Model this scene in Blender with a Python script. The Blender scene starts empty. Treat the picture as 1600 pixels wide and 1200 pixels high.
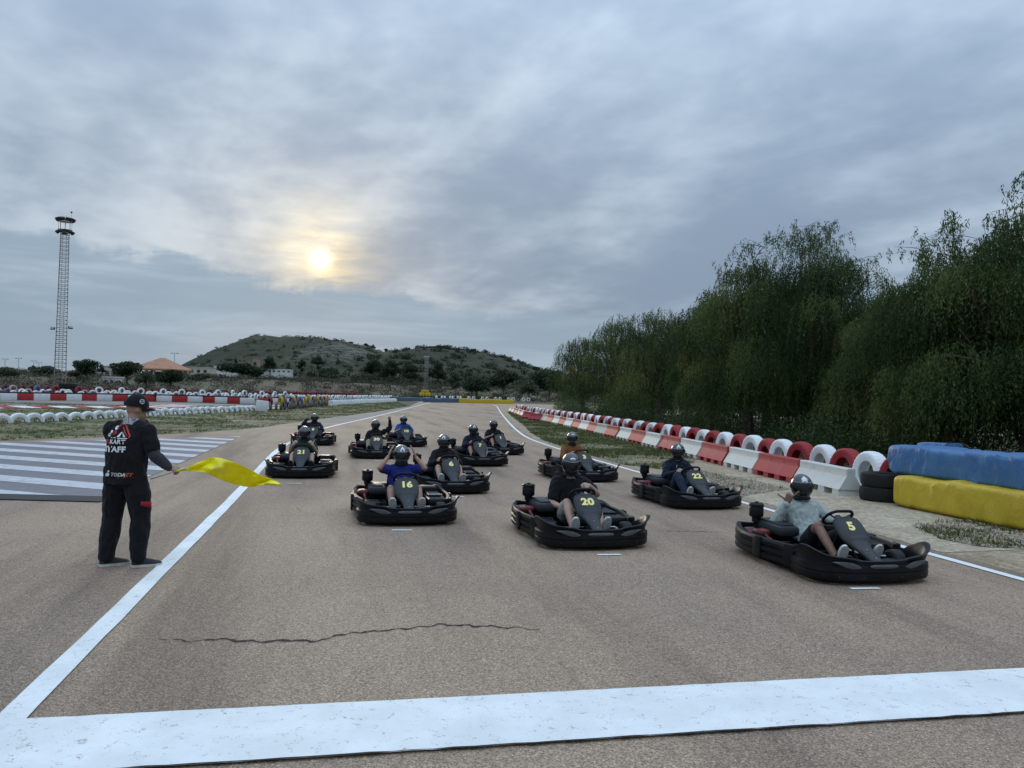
import bpy, math, random
import numpy as np
from mathutils import Vector, Matrix, noise as mnoise

random.seed(7)
RNG = np.random.default_rng(7)
PI = math.pi
rad = math.radians
SC = bpy.context.scene
COL = SC.collection

# ------------------------------------------------------------------ camera
CAM_H = 1.75
FPX = 1200.0                      # focal length in pixels of a 1600 wide picture
ROLL = rad(1.5)
PITCH = math.atan(17.5 / FPX)
cam_data = bpy.data.cameras.new('camera')
cam_data.sensor_width = 36.0
cam_data.lens = 36.0 * FPX / 1600.0
cam_data.clip_start = 0.05
cam_data.clip_end = 20000.0
cam = bpy.data.objects.new('camera', cam_data)
COL.objects.link(cam)
_fwd = Vector((0, math.cos(PITCH), math.sin(PITCH)))
_up = Vector((0, -math.sin(PITCH), math.cos(PITCH)))
_u = Vector((1, 0, 0)) * math.cos(ROLL) + _up * math.sin(ROLL)
_v = Vector((-1, 0, 0)) * math.sin(ROLL) + _up * math.cos(ROLL)
cam.matrix_world = Matrix(((_u.x, _v.x, -_fwd.x, 0), (_u.y, _v.y, -_fwd.y, 0), (_u.z, _v.z, -_fwd.z, CAM_H), (0, 0, 0, 1)))
SC.camera = cam


def ray(px, py):
    a, b = px - 800.0, 600.0 - py
    return (_u * a + _v * b + _fwd * FPX)


def ground(px, py, z=0.0):        # survey helper: where a sight line meets the level ground
    d = ray(px, py)
    t = (z - CAM_H) / d.z
    return Vector((d.x * t, d.y * t, z))


def at_y(px, py, Y):              # survey helper: where a sight line reaches distance Y
    d = ray(px, py)
    t = Y / d.y
    return Vector((d.x * t, Y, CAM_H + d.z * t))


# ------------------------------------------------------------------ sky, sun, exposure
SUN_EL = rad(9.4)
SUN_AZ = math.atan2(ray(500, 408).x, ray(500, 408).y)      # from +Y towards +X
SUN_DIR = Vector((math.sin(SUN_AZ) * math.cos(SUN_EL), math.cos(SUN_AZ) * math.cos(SUN_EL), math.sin(SUN_EL)))
SC.view_settings.view_transform = 'Standard'
SC.view_settings.look = 'None'
SC.view_settings.exposure = 0.14
SC.view_settings.gamma = 1.0
SC.view_settings.use_curve_mapping = False

sun_d = bpy.data.lights.new('sun', 'SUN')
sun_d.energy = 0.6
sun_d.angle = rad(10)
sun_d.color = (1.0, 0.86, 0.66)
sun = bpy.data.objects.new('sun', sun_d)
COL.objects.link(sun)
sun.rotation_euler = (-SUN_DIR).to_track_quat('-Z', 'Y').to_euler()

world = bpy.data.worlds.new('World')
SC.world = world
world.use_nodes = True


class G:
    """tiny node graph helper"""
    def __init__(s, tree):
        s.t = tree
        s.n = tree.nodes
        s.l = tree.links

    def put(s, sock, val):
        if hasattr(val, 'is_output') or isinstance(val, bpy.types.NodeSocket):
            s.l.new(val, sock)
        elif val is not None:
            if isinstance(val, (tuple, list)) and sock.type == 'RGBA' and len(val) == 3:
                val = (*val, 1.0)
            sock.default_value = val

    def m(s, op, a=None, b=None, c=None, clamp=False):
        n = s.n.new('ShaderNodeMath')
        n.operation = op
        n.use_clamp = clamp
        for i, v in enumerate((a, b, c)):
            if v is not None:
                s.put(n.inputs[i], v)
        return n.outputs[0]

    def vm(s, op, a=None, b=None, out=0):
        n = s.n.new('ShaderNodeVectorMath')
        n.operation = op
        if a is not None:
            s.put(n.inputs[0], a)
        if b is not None:
            s.put(n.inputs[1], b)
        return n.outputs[out]

    def xyz(s, v):
        n = s.n.new('ShaderNodeSeparateXYZ')
        s.put(n.inputs[0], v)
        return n.outputs[0], n.outputs[1], n.outputs[2]

    def comb(s, x, y, z):
        n = s.n.new('ShaderNodeCombineXYZ')
        for i, v in enumerate((x, y, z)):
            s.put(n.inputs[i], v)
        return n.outputs[0]

    def noise(s, vec, scale, detail=4, rough=0.55, dist=0.0, col=False, lac=2.0):
        n = s.n.new('ShaderNodeTexNoise')
        s.put(n.inputs['Vector'], vec)
        n.inputs['Scale'].default_value = scale
        n.inputs['Detail'].default_value = detail
        n.inputs['Roughness'].default_value = rough
        n.inputs['Lacunarity'].default_value = lac
        n.inputs['Distortion'].default_value = dist
        return n.outputs['Color'] if col else n.outputs['Fac']

    def vor(s, vec, scale, feat='F1', out='Distance'):
        n = s.n.new('ShaderNodeTexVoronoi')
        n.feature = feat
        s.put(n.inputs['Vector'], vec)
        n.inputs['Scale'].default_value = scale
        return n.outputs[out]

    def ss(s, x, lo, hi):                       # smoothstep
        n = s.n.new('ShaderNodeMapRange')
        n.interpolation_type = 'SMOOTHSTEP'
        s.put(n.inputs[0], x)
        s.put(n.inputs[1], lo)
        s.put(n.inputs[2], hi)
        return n.outputs[0]

    def mix(s, f, a, b, mode='MIX'):
        n = s.n.new('ShaderNodeMix')
        n.data_type = 'RGBA'
        n.blend_type = mode
        s.put(n.inputs[0], f)
        s.put(n.inputs[6], a)
        s.put(n.inputs[7], b)
        return n.outputs[2]

    def ramp(s, f, stops):
        n = s.n.new('ShaderNodeValToRGB')
        s.put(n.inputs[0], f)
        e = n.color_ramp.elements
        while len(e) < len(stops):
            e.new(0.5)
        for i, (p, c) in enumerate(stops):
            e[i].position = p
            e[i].color = (*c, 1.0) if len(c) == 3 else c
        return n.outputs[0]

    def scale(s, col, f):
        return s.vm('SCALE', col, None) if False else s._sc(col, f)

    def _sc(s, col, f):
        n = s.n.new('ShaderNodeVectorMath')
        n.operation = 'SCALE'
        s.put(n.inputs[0], col)
        s.put(n.inputs[3], f)
        return n.outputs[0]


def build_sky():
    g = G(world.node_tree)
    g.n.clear()
    out = g.n.new('ShaderNodeOutputWorld')
    bg = g.n.new('ShaderNodeBackground')
    bg.inputs['Strength'].default_value = 0.1
    g.l.new(bg.outputs[0], out.inputs[0])
    sky = g.n.new('ShaderNodeTexSky')
    sky.sky_type = 'NISHITA'
    sky.sun_disc = False
    sky.sun_elevation = SUN_EL
    sky.sun_rotation = SUN_AZ
    tc = g.n.new('ShaderNodeTexCoord')
    d = g.vm('NORMALIZE', tc.outputs['Generated'])
    x, y, z = g.xyz(d)
    zc = g.m('MAXIMUM', z, 0.0)
    # a flat cloud deck seen in perspective
    k = g.m('DIVIDE', 1.0, g.m('ADD', zc, 0.16))
    p = g.comb(g.m('MULTIPLY', x, k), g.m('MULTIPLY', y, k), 0.0)
    rot = g.n.new('ShaderNodeVectorRotate')
    rot.rotation_type = 'Z_AXIS'
    rot.inputs['Angle'].default_value = rad(62)
    g.put(rot.inputs['Vector'], p)
    ps = g.vm('MULTIPLY', rot.outputs[0], (0.60, 1.0, 1.0))
    n1 = g.noise(g.vm('ADD', ps, SKY_OFF1), 0.85, 5, 0.52, 0.25)
    n2 = g.noise(g.vm('ADD', ps, SKY_OFF2), 2.3, 6, 0.52, 0.35)
    n3 = g.noise(g.vm('ADD', p, (1.3, 8.0, 2.0)), 7.5, 5, 0.5, 0.2)
    dens = g.m('ADD', g.m('MULTIPLY', n1, 0.56), g.m('ADD', g.m('MULTIPLY', n2, 0.32), g.m('MULTIPLY', n3, 0.12)))
    thick = g.ss(dens, 0.33, 0.60)
    # low bank of cloud round the horizon
    az = g.m('ARCTAN2', x, y)
    edge_n = g.noise(g.comb(g.m('MULTIPLY', x, 1.0), g.m('MULTIPLY', y, 1.0), 0.0), 5.0, 6, 0.6, 0.3)
    edge_f = g.noise(g.comb(x, y, g.m('MULTIPLY', z, 2.5)), 16.0, 5, 0.6, 0.4)
    slope = g.m('SINE', g.m('ADD', az, 0.38))
    edge = g.m('SUBTRACT', 0.142, g.m('MULTIPLY', slope, 0.105))
    edge = g.m('ADD', edge, g.m('MULTIPLY', g.m('SUBTRACT', edge_n, 0.5), 0.085))
    edge = g.m('ADD', edge, g.m('MULTIPLY', g.m('SUBTRACT', edge_f, 0.5), 0.05))
    bank = g.m('SUBTRACT', 1.0, g.ss(g.m('SUBTRACT', z, edge), -0.005, 0.014))
    # glow of the sun through the cloud
    cs = g.vm('DOT_PRODUCT', d, tuple(SUN_DIR), out=1)
    ang = g.m('ARCCOSINE', g.m('MINIMUM', cs, 1.0))
    wide = g.m('EXPONENT', g.m('MULTIPLY', ang, -5.5))
    mid = g.m('EXPONENT', g.m('MULTIPLY', g.m('POWER', g.m('DIVIDE', ang, 0.040), 1.2), -1.0))
    core = g.m('EXPONENT', g.m('MULTIPLY', g.m('POWER', g.m('DIVIDE', ang, 0.0098), 2.2), -1.0))
    thin = g.m('SUBTRACT', 1.0, g.m('MULTIPLY', thick, 0.72))
    lift = g.m('ADD', 1.0, g.m('MULTIPLY', g.m('MULTIPLY', zc, zc), SKY_ZEN))     # overcast: brighter overhead
    base = g.mix(thick, SKY_LIGHT, SKY_DARK)
    stk = g.ss(g.noise(g.comb(g.m('MULTIPLY', x, 1.6), g.m('MULTIPLY', y, 1.6), g.m('MULTIPLY', z, 13.0)), 2.3, 6, 0.6, 0.5), 0.42, 0.72)
    bankc = g.mix(g.m('MULTIPLY', stk, 0.55), SKY_BANK, SKY_LIGHT)
    base = g.mix(g.m('MULTIPLY', bank, 0.95), base, bankc)
    base = g.scale(base, lift)
    nb = g.m('SUBTRACT', 1.0, g.m('MULTIPLY', bank, 0.96))
    gl = g.m('MULTIPLY', g.m('MULTIPLY', wide, thin), nb)
    warm = g.scale(g.mix(0.0, (0.36, 0.27, 0.13), (0, 0, 0)), gl)
    c = g.vm('ADD', base, warm)
    streak = g.ss(g.noise(g.vm('ADD', g.vm('MULTIPLY', d, (3.0, 3.0, 22.0)), (2.0, 0.4, 0.7)), 2.2, 5, 0.6, 0.5), 0.35, 0.7)
    md = g.m('MULTIPLY', g.m('MULTIPLY', mid, nb), g.m('ADD', 0.35, g.m('MULTIPLY', streak, 0.65)))
    c = g.vm('ADD', c, g.scale(g.mix(0.0, (1.05, 0.66, 0.05), (0, 0, 0)), md))
    cr = g.m('MULTIPLY', core, g.m('ADD', 0.45, g.m('MULTIPLY', nb, 0.55)))
    c = g.vm('ADD', c, g.scale(g.mix(0.0, (3.2, 2.6, 1.1), (0, 0, 0)), cr))
    c = g.scale(c, 10.0)
    fin = g.mix(0.988, sky.outputs[0], c)
    g.put(bg.inputs['Color'], fin)


SKY_OFF1 = (3.1, 1.7, 0.0)
SKY_OFF2 = (0.4, 5.2, 3.0)
SKY_ZEN = 3.0
SKY_LIGHT = (0.40, 0.49, 0.59)
SKY_DARK = (0.205, 0.275, 0.375)
SKY_BANK = (0.245, 0.335, 0.425)
build_sky()

# ------------------------------------------------------------------ helpers
def tag(o, label=None, cat=None, group=None, kind=None):
    if label:
        o['label'] = label
    if cat:
        o['category'] = cat
    if group:
        o['group'] = group
    if kind:
        o['kind'] = kind
    return o


def empty(name, loc=(0, 0, 0), rz=0.0):
    o = bpy.data.objects.new(name, None)
    o.empty_display_size = 0.1
    COL.objects.link(o)
    o.location = loc
    o.rotation_euler = (0, 0, rz)
    return o


def obj(name, me, parent=None, loc=None, rot=None, scale=None):
    o = bpy.data.objects.new(name, me)
    COL.objects.link(o)
    if parent is not None:
        o.parent = parent
    if loc is not None:
        o.location = loc
    if rot is not None:
        o.rotation_euler = rot
    if scale is not None:
        o.scale = scale
    return o


def copy_tree(o, parent=None):
    c = o.copy()
    COL.objects.link(c)
    c.parent = parent
    for ch in list(o.children):
        copy_tree(ch, c)
    return c


def frame_of(t, up=Vector((0, 0, 1))):
    t = Vector(t).normalized()
    if abs(t.dot(up)) > 0.98:
        up = Vector((1, 0, 0))
    a = t.cross(up).normalized()
    b = a.cross(t).normalized()
    return a, b


class MB:
    def __init__(s):
        s.v, s.f, s.m = [], [], []

    def add(s, verts, faces, mat=0):
        o = len(s.v)
        s.v.extend([tuple(p) for p in verts])
        s.f.extend([tuple(i + o for i in fc) for fc in faces])
        s.m.extend([mat] * len(faces))
        return s

    def box(s, c, size, rot=None, mat=0, taper=(1, 1)):
        hx, hy, hz = size[0] / 2, size[1] / 2, size[2] / 2
        vs = []
        for zz in (-1, 1):
            kx, ky = taper if zz > 0 else (1, 1)
            for sx, sy in ((-1, -1), (1, -1), (1, 1), (-1, 1)):
                p = Vector((sx * hx * kx, sy * hy * ky, zz * hz))
                if rot is not None:
                    p = rot @ p
                vs.append(p + Vector(c))
        return s.add(vs, [(3, 2, 1, 0), (4, 5, 6, 7), (0, 1, 5, 4), (1, 2, 6, 5), (2, 3, 7, 6), (3, 0, 4, 7)], mat)

    def rbox(s, c, size, r=0.02, mat=0, rot=None, n=3):
        """box with rounded upright edges and a chamfered top and bottom"""
        hx, hy, hz = size[0] / 2, size[1] / 2, size[2] / 2
        rings = []
        prof = [(-hz, r), (-hz + r * 0.3, r * 0.3), (-hz + r, 0), (hz - r, 0), (hz - r * 0.3, r * 0.3), (hz, r)]
        for z, ins in prof:
            ring = []
            for qx, qy, a0 in ((1, 1, 0), (-1, 1, 90), (-1, -1, 180), (1, -1, 270)):
                cx, cy = qx * (hx - r), qy * (hy - r)
                for i in range(n + 1):
                    a = rad(a0 + 90 * i / n)
                    rr = max(r - ins, 0.0005)
                    p = Vector((cx + rr * math.cos(a), cy + rr * math.sin(a), z))
                    if rot is not None:
                        p = rot @ p
                    ring.append(p + Vector(c))
            rings.append(ring)
        return s.loft(rings, mat=mat)

    def loft(s, rings, closed=True, caps=True, mat=0, wrap=False):
        n = len(rings[0])
        vs = [p for r in rings for p in r]
        fs = []
        R = len(rings)
        for i in range(R if wrap else R - 1):
            i2 = (i + 1) % R
            for j in range(n if closed else n - 1):
                k = (j + 1) % n
                fs.append((i * n + j, i * n + k, i2 * n + k, i2 * n + j))
        if caps and closed and not wrap:
            fs.append(tuple(range(n - 1, -1, -1)))
            fs.append(tuple((R - 1) * n + j for j in range(n)))
        return s.add(vs, fs, mat)

    def tube(s, pts, r, n=8, mat=0, closed=False, flat=1.0):
        pts = [Vector(p) for p in pts]
        N = len(pts)
        rings = []
        prev = None
        for i, p in enumerate(pts):
            if closed:
                t = pts[(i + 1) % N] - pts[i - 1]
            else:
                t = pts[min(i + 1, N - 1)] - pts[max(i - 1, 0)]
            t.normalize()
            if prev is None:
                a, b = frame_of(t)
            else:
                a = (prev - t * prev.dot(t)).normalized()
                b = t.cross(a)
            prev = a
            rr = r[i] if isinstance(r, (list, tuple)) else r
            rings.append([p + (a * math.cos(2 * PI * j / n) + b * flat * math.sin(2 * PI * j / n)) * rr for j in range(n)])
        return s.loft(rings, mat=mat, wrap=closed)

    def cap(s, a, b, ra, rb, n=12, hem=3):
        """tapered capsule"""
        a, b = Vector(a), Vector(b)
        t = b - a
        if t.length < 1e-6:
            t = Vector((0, 0, 1e-4))
        t.normalize()
        e1, e2 = frame_of(t)
        rings = []
        for i in range(hem):
            th = PI / 2 * (1 - (i + 0.15) / hem)
            rings.append((a - t * ra * math.sin(th), ra * math.cos(th)))
        rings.append((a, ra))
        rings.append((b, rb))
        for i in range(hem - 1, -1, -1):
            th = PI / 2 * (1 - (i + 0.15) / hem)
            rings.append((b + t * rb * math.sin(th), rb * math.cos(th)))
        return s.loft([[c + (e1 * math.cos(2 * PI * j / n) + e2 * math.sin(2 * PI * j / n)) * r for j in range(n)] for c, r in rings])

    def lathe(s, prof, n=24, c=(0, 0, 0), ax='z', mat=0, closed_prof=False, arc=None):
        """prof: (radius, height) pairs"""
        rings = []
        for i in range(n):
            a = 2 * PI * i / n
            ca, sa = math.cos(a), math.sin(a)
            ring = []
            for r, h in prof:
                p = {'z': (r * ca, r * sa, h), 'x': (h, r * ca, r * sa), 'y': (r * ca, h, r * sa)}[ax]
                ring.append(Vector(p) + Vector(c))
            rings.append(ring)
        return s.loft(rings, closed=closed_prof, caps=False, wrap=True, mat=mat)

    def sphere(s, c, r, nu=14, nv=9, mat=0):
        rx, ry, rz = (r, r, r) if not isinstance(r, (tuple, list)) else r
        rings = []
        for i in range(nv):
            th = PI * (i + 0.25) / (nv - 0.5)
            rings.append([Vector(c) + Vector((rx * math.sin(th) * math.cos(2 * PI * j / nu), ry * math.sin(th) * math.sin(2 * PI * j / nu), -rz * math.cos(th))) for j in range(nu)])
        return s.loft(rings, mat=mat)

    def prism(s, poly, z0, z1, mat=0):
        n = len(poly)
        vs = [(p[0], p[1], z0) for p in poly] + [(p[0], p[1], z1) for p in poly]
        fs = [tuple(range(n - 1, -1, -1)), tuple(range(n, 2 * n))] + [(i, (i + 1) % n, n + (i + 1) % n, n + i) for i in range(n)]
        return s.add(vs, fs, mat)

    def mesh(s, name, mats, sharp=35):
        me = bpy.data.meshes.new(name)
        me.from_pydata(s.v, [], s.f)
        for mt in (mats if isinstance(mats, (list, tuple)) else [mats]):
            me.materials.append(mt)
        if any(s.m):
            me.polygons.foreach_set('material_index', s.m)
        import bmesh
        bm = bmesh.new()
        bm.from_mesh(me)
        bmesh.ops.recalc_face_normals(bm, faces=bm.faces)
        bm.to_mesh(me)
        bm.free()
        me.polygons.foreach_set('use_smooth', [True] * len(me.polygons))
        if sharp is not None:
            me.set_sharp_from_angle(angle=rad(sharp))
        me.update()
        return me

    def build(s, name, mats, parent=None, sharp=35, **kw):
        return obj(name, s.mesh(name, mats, sharp), parent, **kw)


def np_mesh(name, verts, faces_n, mat, attr=None, smooth=False):
    """verts (N,3), faces as an (M,k) index array; attr = (M,) face tint"""
    me = bpy.data.meshes.new(name)
    k = faces_n.shape[1]
    me.vertices.add(len(verts))
    me.vertices.foreach_set('co', np.asarray(verts, np.float32).ravel())
    me.loops.add(faces_n.size)
    me.loops.foreach_set('vertex_index', faces_n.astype(np.int32).ravel())
    me.polygons.add(len(faces_n))
    me.polygons.foreach_set('loop_start', np.arange(0, faces_n.size, k, dtype=np.int32))
    if attr is not None:
        a = me.attributes.new('tint', 'FLOAT', 'FACE')
        a.data.foreach_set('value', np.asarray(attr, np.float32))
    me.materials.append(mat)
    me.update(calc_edges=True)
    if smooth:
        me.polygons.foreach_set('use_smooth', [True] * len(me.polygons))
    return me


def sheet(name, pts, z, mat, parent=None, kind='structure'):
    me = bpy.data.meshes.new(name)
    me.from_pydata([(p[0], p[1], z) for p in pts], [], [tuple(range(len(pts)))])
    me.materials.append(mat)
    o = obj(name, me, parent)
    me.update()
    if me.polygons[0].normal.z < 0:
        me.flip_normals()
    if parent is None and kind:
        o['kind'] = kind
    return o


ORD = ['first', 'second', 'third', 'fourth', 'fifth', 'sixth', 'seventh', 'eighth', 'ninth', 'tenth', 'eleventh', 'twelfth', 'thirteenth', 'fourteenth', 'fifteenth', 'sixteenth', 'seventeenth', 'eighteenth', 'nineteenth']
TENS = {2: 'twent', 3: 'thirt', 4: 'fort', 5: 'fift', 6: 'sixt', 7: 'sevent', 8: 'eight', 9: 'ninet'}


def ordinal(i):                   # 1-based
    if i > 100:
        return 'hundred-and-' + ordinal(i - 100)
    if i == 100:
        return 'hundredth'
    if i < 20:
        return ORD[i - 1]
    t, u = divmod(i, 10)
    return TENS[t] + 'ieth' if u == 0 else TENS[t] + 'y-' + ORD[u - 1]


# ------------------------------------------------------------------ materials
def new_mat(name):
    m = bpy.data.materials.new(name)
    m.use_nodes = True
    g = G(m.node_tree)
    b = g.n['Principled BSDF']
    return m, g, b


def coords(g, kind='Object'):
    return g.n.new('ShaderNodeTexCoord').outputs[kind]


def wpos(g):
    return g.n.new('ShaderNodeNewGeometry').outputs['Position']


def bump(g, b, h, strength=0.3, dist=0.01):
    n = g.n.new('ShaderNodeBump')
    n.inputs['Strength'].default_value = strength
    n.inputs['Distance'].default_value = dist
    g.put(n.inputs['Height'], h)
    g.l.new(n.outputs[0], b.inputs['Normal'])


def simple(name, col, rough=0.6, metal=0.0, var=0.25, vscale=6.0, bmp=0.0, bscale=40.0, spec=0.5, dirt=None, dirt_amt=0.0, coat=0.0):
    m, g, b = new_mat(name)
    c = coords(g)
    n = g.noise(c, vscale, 5, 0.6)
    lo = tuple(max(0.0, x * (1 - var)) for x in col)
    hi = tuple(min(1.0, x * (1 + var)) for x in col)
    cc = g.mix(g.ss(n, 0.3, 0.7), lo, hi)
    if dirt is not None:
        dn = g.ss(g.noise(c, vscale * 2.3, 6, 0.7, 0.4), 0.52, 0.72)
        cc = g.mix(g.m('MULTIPLY', dn, dirt_amt), cc, dirt)
    g.put(b.inputs['Base Color'], cc)
    rn = g.m('ADD', rough - 0.1, g.m('MULTIPLY', g.noise(c, vscale * 3, 4, 0.6), 0.2))
    g.put(b.inputs['Roughness'], rn)
    b.inputs['Metallic'].default_value = metal
    b.inputs['Specular IOR Level'].default_value = spec
    b.inputs['Coat Weight'].default_value = coat
    if bmp:
        bump(g, b, g.noise(c, bscale, 5, 0.6), bmp, 0.01)
    return m


M = {}


def asphalt_mat(name, base, warm, streak=0.35, dark=0.55, stain=False):
    m, g, b = new_mat(name)
    p = wpos(g)
    x, y, z = g.xyz(p)
    # along / across the straight
    ca, sa = math.cos(rad(12.0)), math.sin(rad(12.0))
    al = g.m('SUBTRACT', g.m('MULTIPLY', y, ca), g.m('MULTIPLY', x, sa))
    ac = g.m('ADD', g.m('MULTIPLY', x, ca), g.m('MULTIPLY', y, sa))
    q = g.comb(g.m('MULTIPLY', ac, 1.0), g.m('MULTIPLY', al, 0.10), 0.0)
    big = g.noise(p, 0.33, 5, 0.6, 0.4)
    c = g.mix(g.ss(big, 0.3, 0.7), base, warm)
    rub = g.ss(g.noise(q, 0.75, 5, 0.6, 0.25), 0.44, 0.72)
    c = g.mix(g.m('MULTIPLY', rub, streak), c, tuple(v * dark for v in base))
    fine = g.ss(g.noise(q, 5.0, 4, 0.6, 0.1), 0.55, 0.8)
    c = g.mix(g.m('MULTIPLY', fine, streak * 0.45), c, tuple(v * dark * 0.8 for v in base))
    blot = g.ss(g.noise(p, 1.7, 5, 0.65, 0.6), 0.60, 0.78)
    c = g.mix(g.m('MULTIPLY', blot, 0.22), c, tuple(v * 0.5 for v in base))
    if stain:                    # remains of old green and blue paint by the pit area
        side = g.m('SUBTRACT', 1.0, g.ss(x, -9.0, -5.9))
        sm = g.m('MULTIPLY', side, g.m('MULTIPLY', g.ss(y, 7.6, 8.6), g.m('SUBTRACT', 1.0, g.ss(y, 10.9, 11.3))))
        hz = g.noise(g.comb(g.m('MULTIPLY', x, 0.12), g.m('MULTIPLY', y, 1.0), 0.0), 2.2, 5, 0.65, 0.3)
        sm = g.m('MULTIPLY', sm, g.ss(hz, 0.38, 0.66))
        c = g.mix(g.m('MULTIPLY', sm, 0.75), c, g.mix(g.ss(g.noise(p, 0.7, 3), 0.45, 0.6), (0.235, 0.245, 0.175), (0.225, 0.235, 0.255)))
    # aggregate
    cell = g.vor(p, 140.0, 'F1', 'Color')
    cr, cg, cb = g.xyz(cell)
    st = g.ramp(cr, [(0.0, (0.38, 0.36, 0.34)), (0.35, (0.78, 0.75, 0.73)), (0.62, (1.0, 0.97, 0.94)), (0.9, (1.3, 1.26, 1.22)), (1.0, (1.9, 1.85, 1.8))])
    c = g.mix(0.85, c, st, 'MULTIPLY')
    cell2 = g.vor(p, 70.0, 'F1', 'Color')
    c2r, _, _ = g.xyz(cell2)
    c = g.mix(0.6, c, g.ramp(c2r, [(0.0, (0.62, 0.60, 0.59)), (0.4, (0.96, 0.95, 0.94)), (1.0, (1.2, 1.18, 1.15))]), 'MULTIPLY')
    g.put(b.inputs['Base Color'], c)
    b.inputs['Roughness'].default_value = 0.82
    b.inputs['Specular IOR Level'].default_value = 0.25
    h = g.m('ADD', g.m('MULTIPLY', g.vor(p, 140.0), 0.7), g.m('MULTIPLY', g.noise(p, 30.0, 3), 0.5))
    bump(g, b, h, 0.55, 0.006)
    return m


def paint_mat(name, col, under, wear=0.5, scale=9.0, rough=0.6):
    """road paint, worn through to the asphalt in specks"""
    m, g, b = new_mat(name)
    p = wpos(g)
    n = g.noise(p, scale, 7, 0.72, 0.3)
    f = g.noise(p, 70.0, 4, 0.7)
    w = g.ss(g.m('ADD', g.m('MULTIPLY', n, 0.62), g.m('MULTIPLY', f, 0.38)), 0.60 - 0.12 * wear, 0.70 - 0.10 * wear)
    tone = g.mix(g.ss(g.noise(p, 2.2, 5, 0.6), 0.3, 0.72), tuple(v * 0.86 for v in col), col)
    c = g.mix(g.m('MULTIPLY', w, min(1.0, 0.35 + wear)), tone, under)
    g.put(b.inputs['Base Color'], c)
    b.inputs['Roughness'].default_value = rough + 0.15
    b.inputs['Specular IOR Level'].default_value = 0.12
    bump(g, b, g.vor(p, 140.0), 0.35, 0.005)
    return m


ASPH = (0.30, 0.247, 0.205)
M['asphalt'] = asphalt_mat('asphalt_tan', (0.305, 0.236, 0.178), (0.38, 0.286, 0.211), 0.8, 0.52, True)
M['asphalt_grey'] = asphalt_mat('asphalt_grey', (0.20, 0.195, 0.19), (0.25, 0.235, 0.22), 0.2)
M['asphalt_pale'] = asphalt_mat('asphalt_pale', (0.33, 0.30, 0.27), (0.38, 0.34, 0.30), 0.2)
M['white_paint'] = paint_mat('white_line_paint', (0.80, 0.82, 0.81), (0.30, 0.26, 0.225), 0.5, 14.0)
M['old_white'] = paint_mat('faded_white_paint', (0.56, 0.56, 0.58), (0.27, 0.24, 0.23), 0.75, 5.0)
M['old_purple'] = paint_mat('faded_purple_paint', (0.20, 0.194, 0.21), (0.25, 0.215, 0.195), 0.7, 4.0)
M['dark_band'] = paint_mat('dark_grey_paint', (0.05, 0.054, 0.058), (0.12, 0.115, 0.11), 0.35)
M['old_green'] = paint_mat('faded_green_paint', (0.255, 0.250, 0.185), (0.30, 0.24, 0.19), 1.0, 3.0)
M['old_blue'] = paint_mat('faded_blue_paint', (0.23, 0.235, 0.24), (0.30, 0.24, 0.19), 1.0, 3.0)
M['kerb_red'] = paint_mat('kerb_red_paint', (0.42, 0.045, 0.045), (0.2, 0.15, 0.14), 0.4)
M['kerb_white'] = paint_mat('kerb_white_paint', (0.72, 0.72, 0.72), (0.25, 0.22, 0.2), 0.4)
M['crack'] = simple('crack_black', (0.02, 0.018, 0.016), 0.95, var=0.3, vscale=20)


def earth_mat(name, stops, scale=0.6, fine=14.0, bmp=0.8, grass=None, gth=(0.5, 0.62), gscale=0.5):
    m, g, b = new_mat(name)
    p = wpos(g)
    n = g.noise(p, scale, 8, 0.65, 0.5)
    c = g.ramp(n, stops)
    f = g.noise(p, fine, 6, 0.7)
    c = g.mix(0.8, c, g.ramp(f, [(0.25, (0.5, 0.48, 0.45)), (0.5, (1, 1, 1)), (0.75, (1.45, 1.42, 1.38))]), 'MULTIPLY')
    st = g.vor(p, 26.0, 'F1', 'Color')
    sr, _, _ = g.xyz(st)
    c = g.mix(0.5, c, g.ramp(sr, [(0.0, (0.6, 0.58, 0.55)), (0.6, (1, 1, 1)), (1.0, (1.5, 1.48, 1.42))]), 'MULTIPLY')
    if grass:
        gm = g.ss(g.m('ADD', g.m('MULTIPLY', g.noise(p, gscale, 5, 0.6, 0.4), 0.7), g.m('MULTIPLY', g.noise(p, gscale * 7, 4, 0.6), 0.3)), *gth)
        gc = g.mix(g.noise(p, 3.0, 5, 0.6), grass[0], grass[1])
        c = g.mix(gm, c, gc)
    g.put(b.inputs['Base Color'], c)
    b.inputs['Roughness'].default_value = 0.95
    b.inputs['Specular IOR Level'].default_value = 0.2
    bump(g, b, g.m('ADD', f, g.m('MULTIPLY', g.vor(p, 26.0), 0.8)), bmp, 0.02)
    return m


M['ground'] = earth_mat('dry_scrubland', [(0.3, (0.065, 0.06, 0.04)), (0.5, (0.11, 0.095, 0.062)), (0.7, (0.17, 0.142, 0.10))], 0.15, 6.0,
                        grass=((0.055, 0.07, 0.03), (0.10, 0.11, 0.05)), gscale=0.2)
M['dirt'] = earth_mat('pale_dirt', [(0.3, (0.23, 0.178, 0.118)), (0.5, (0.345, 0.275, 0.19)), (0.7, (0.43, 0.36, 0.265))], 0.8, 11.0)
M['concrete_dirt'] = earth_mat('hard_pale_dirt', [(0.3, (0.28, 0.225, 0.155)), (0.5, (0.38, 0.318, 0.232)), (0.7, (0.46, 0.40, 0.31))], 1.1, 9.0, 0.5)
M['grass_soil'] = earth_mat('grassy_soil', [(0.3, (0.13, 0.115, 0.065)), (0.5, (0.22, 0.185, 0.115)), (0.72, (0.34, 0.29, 0.2))], 0.7, 9.0,
                            grass=((0.045, 0.065, 0.022), (0.10, 0.115, 0.045)), gth=(0.42, 0.58), gscale=0.35)
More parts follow.
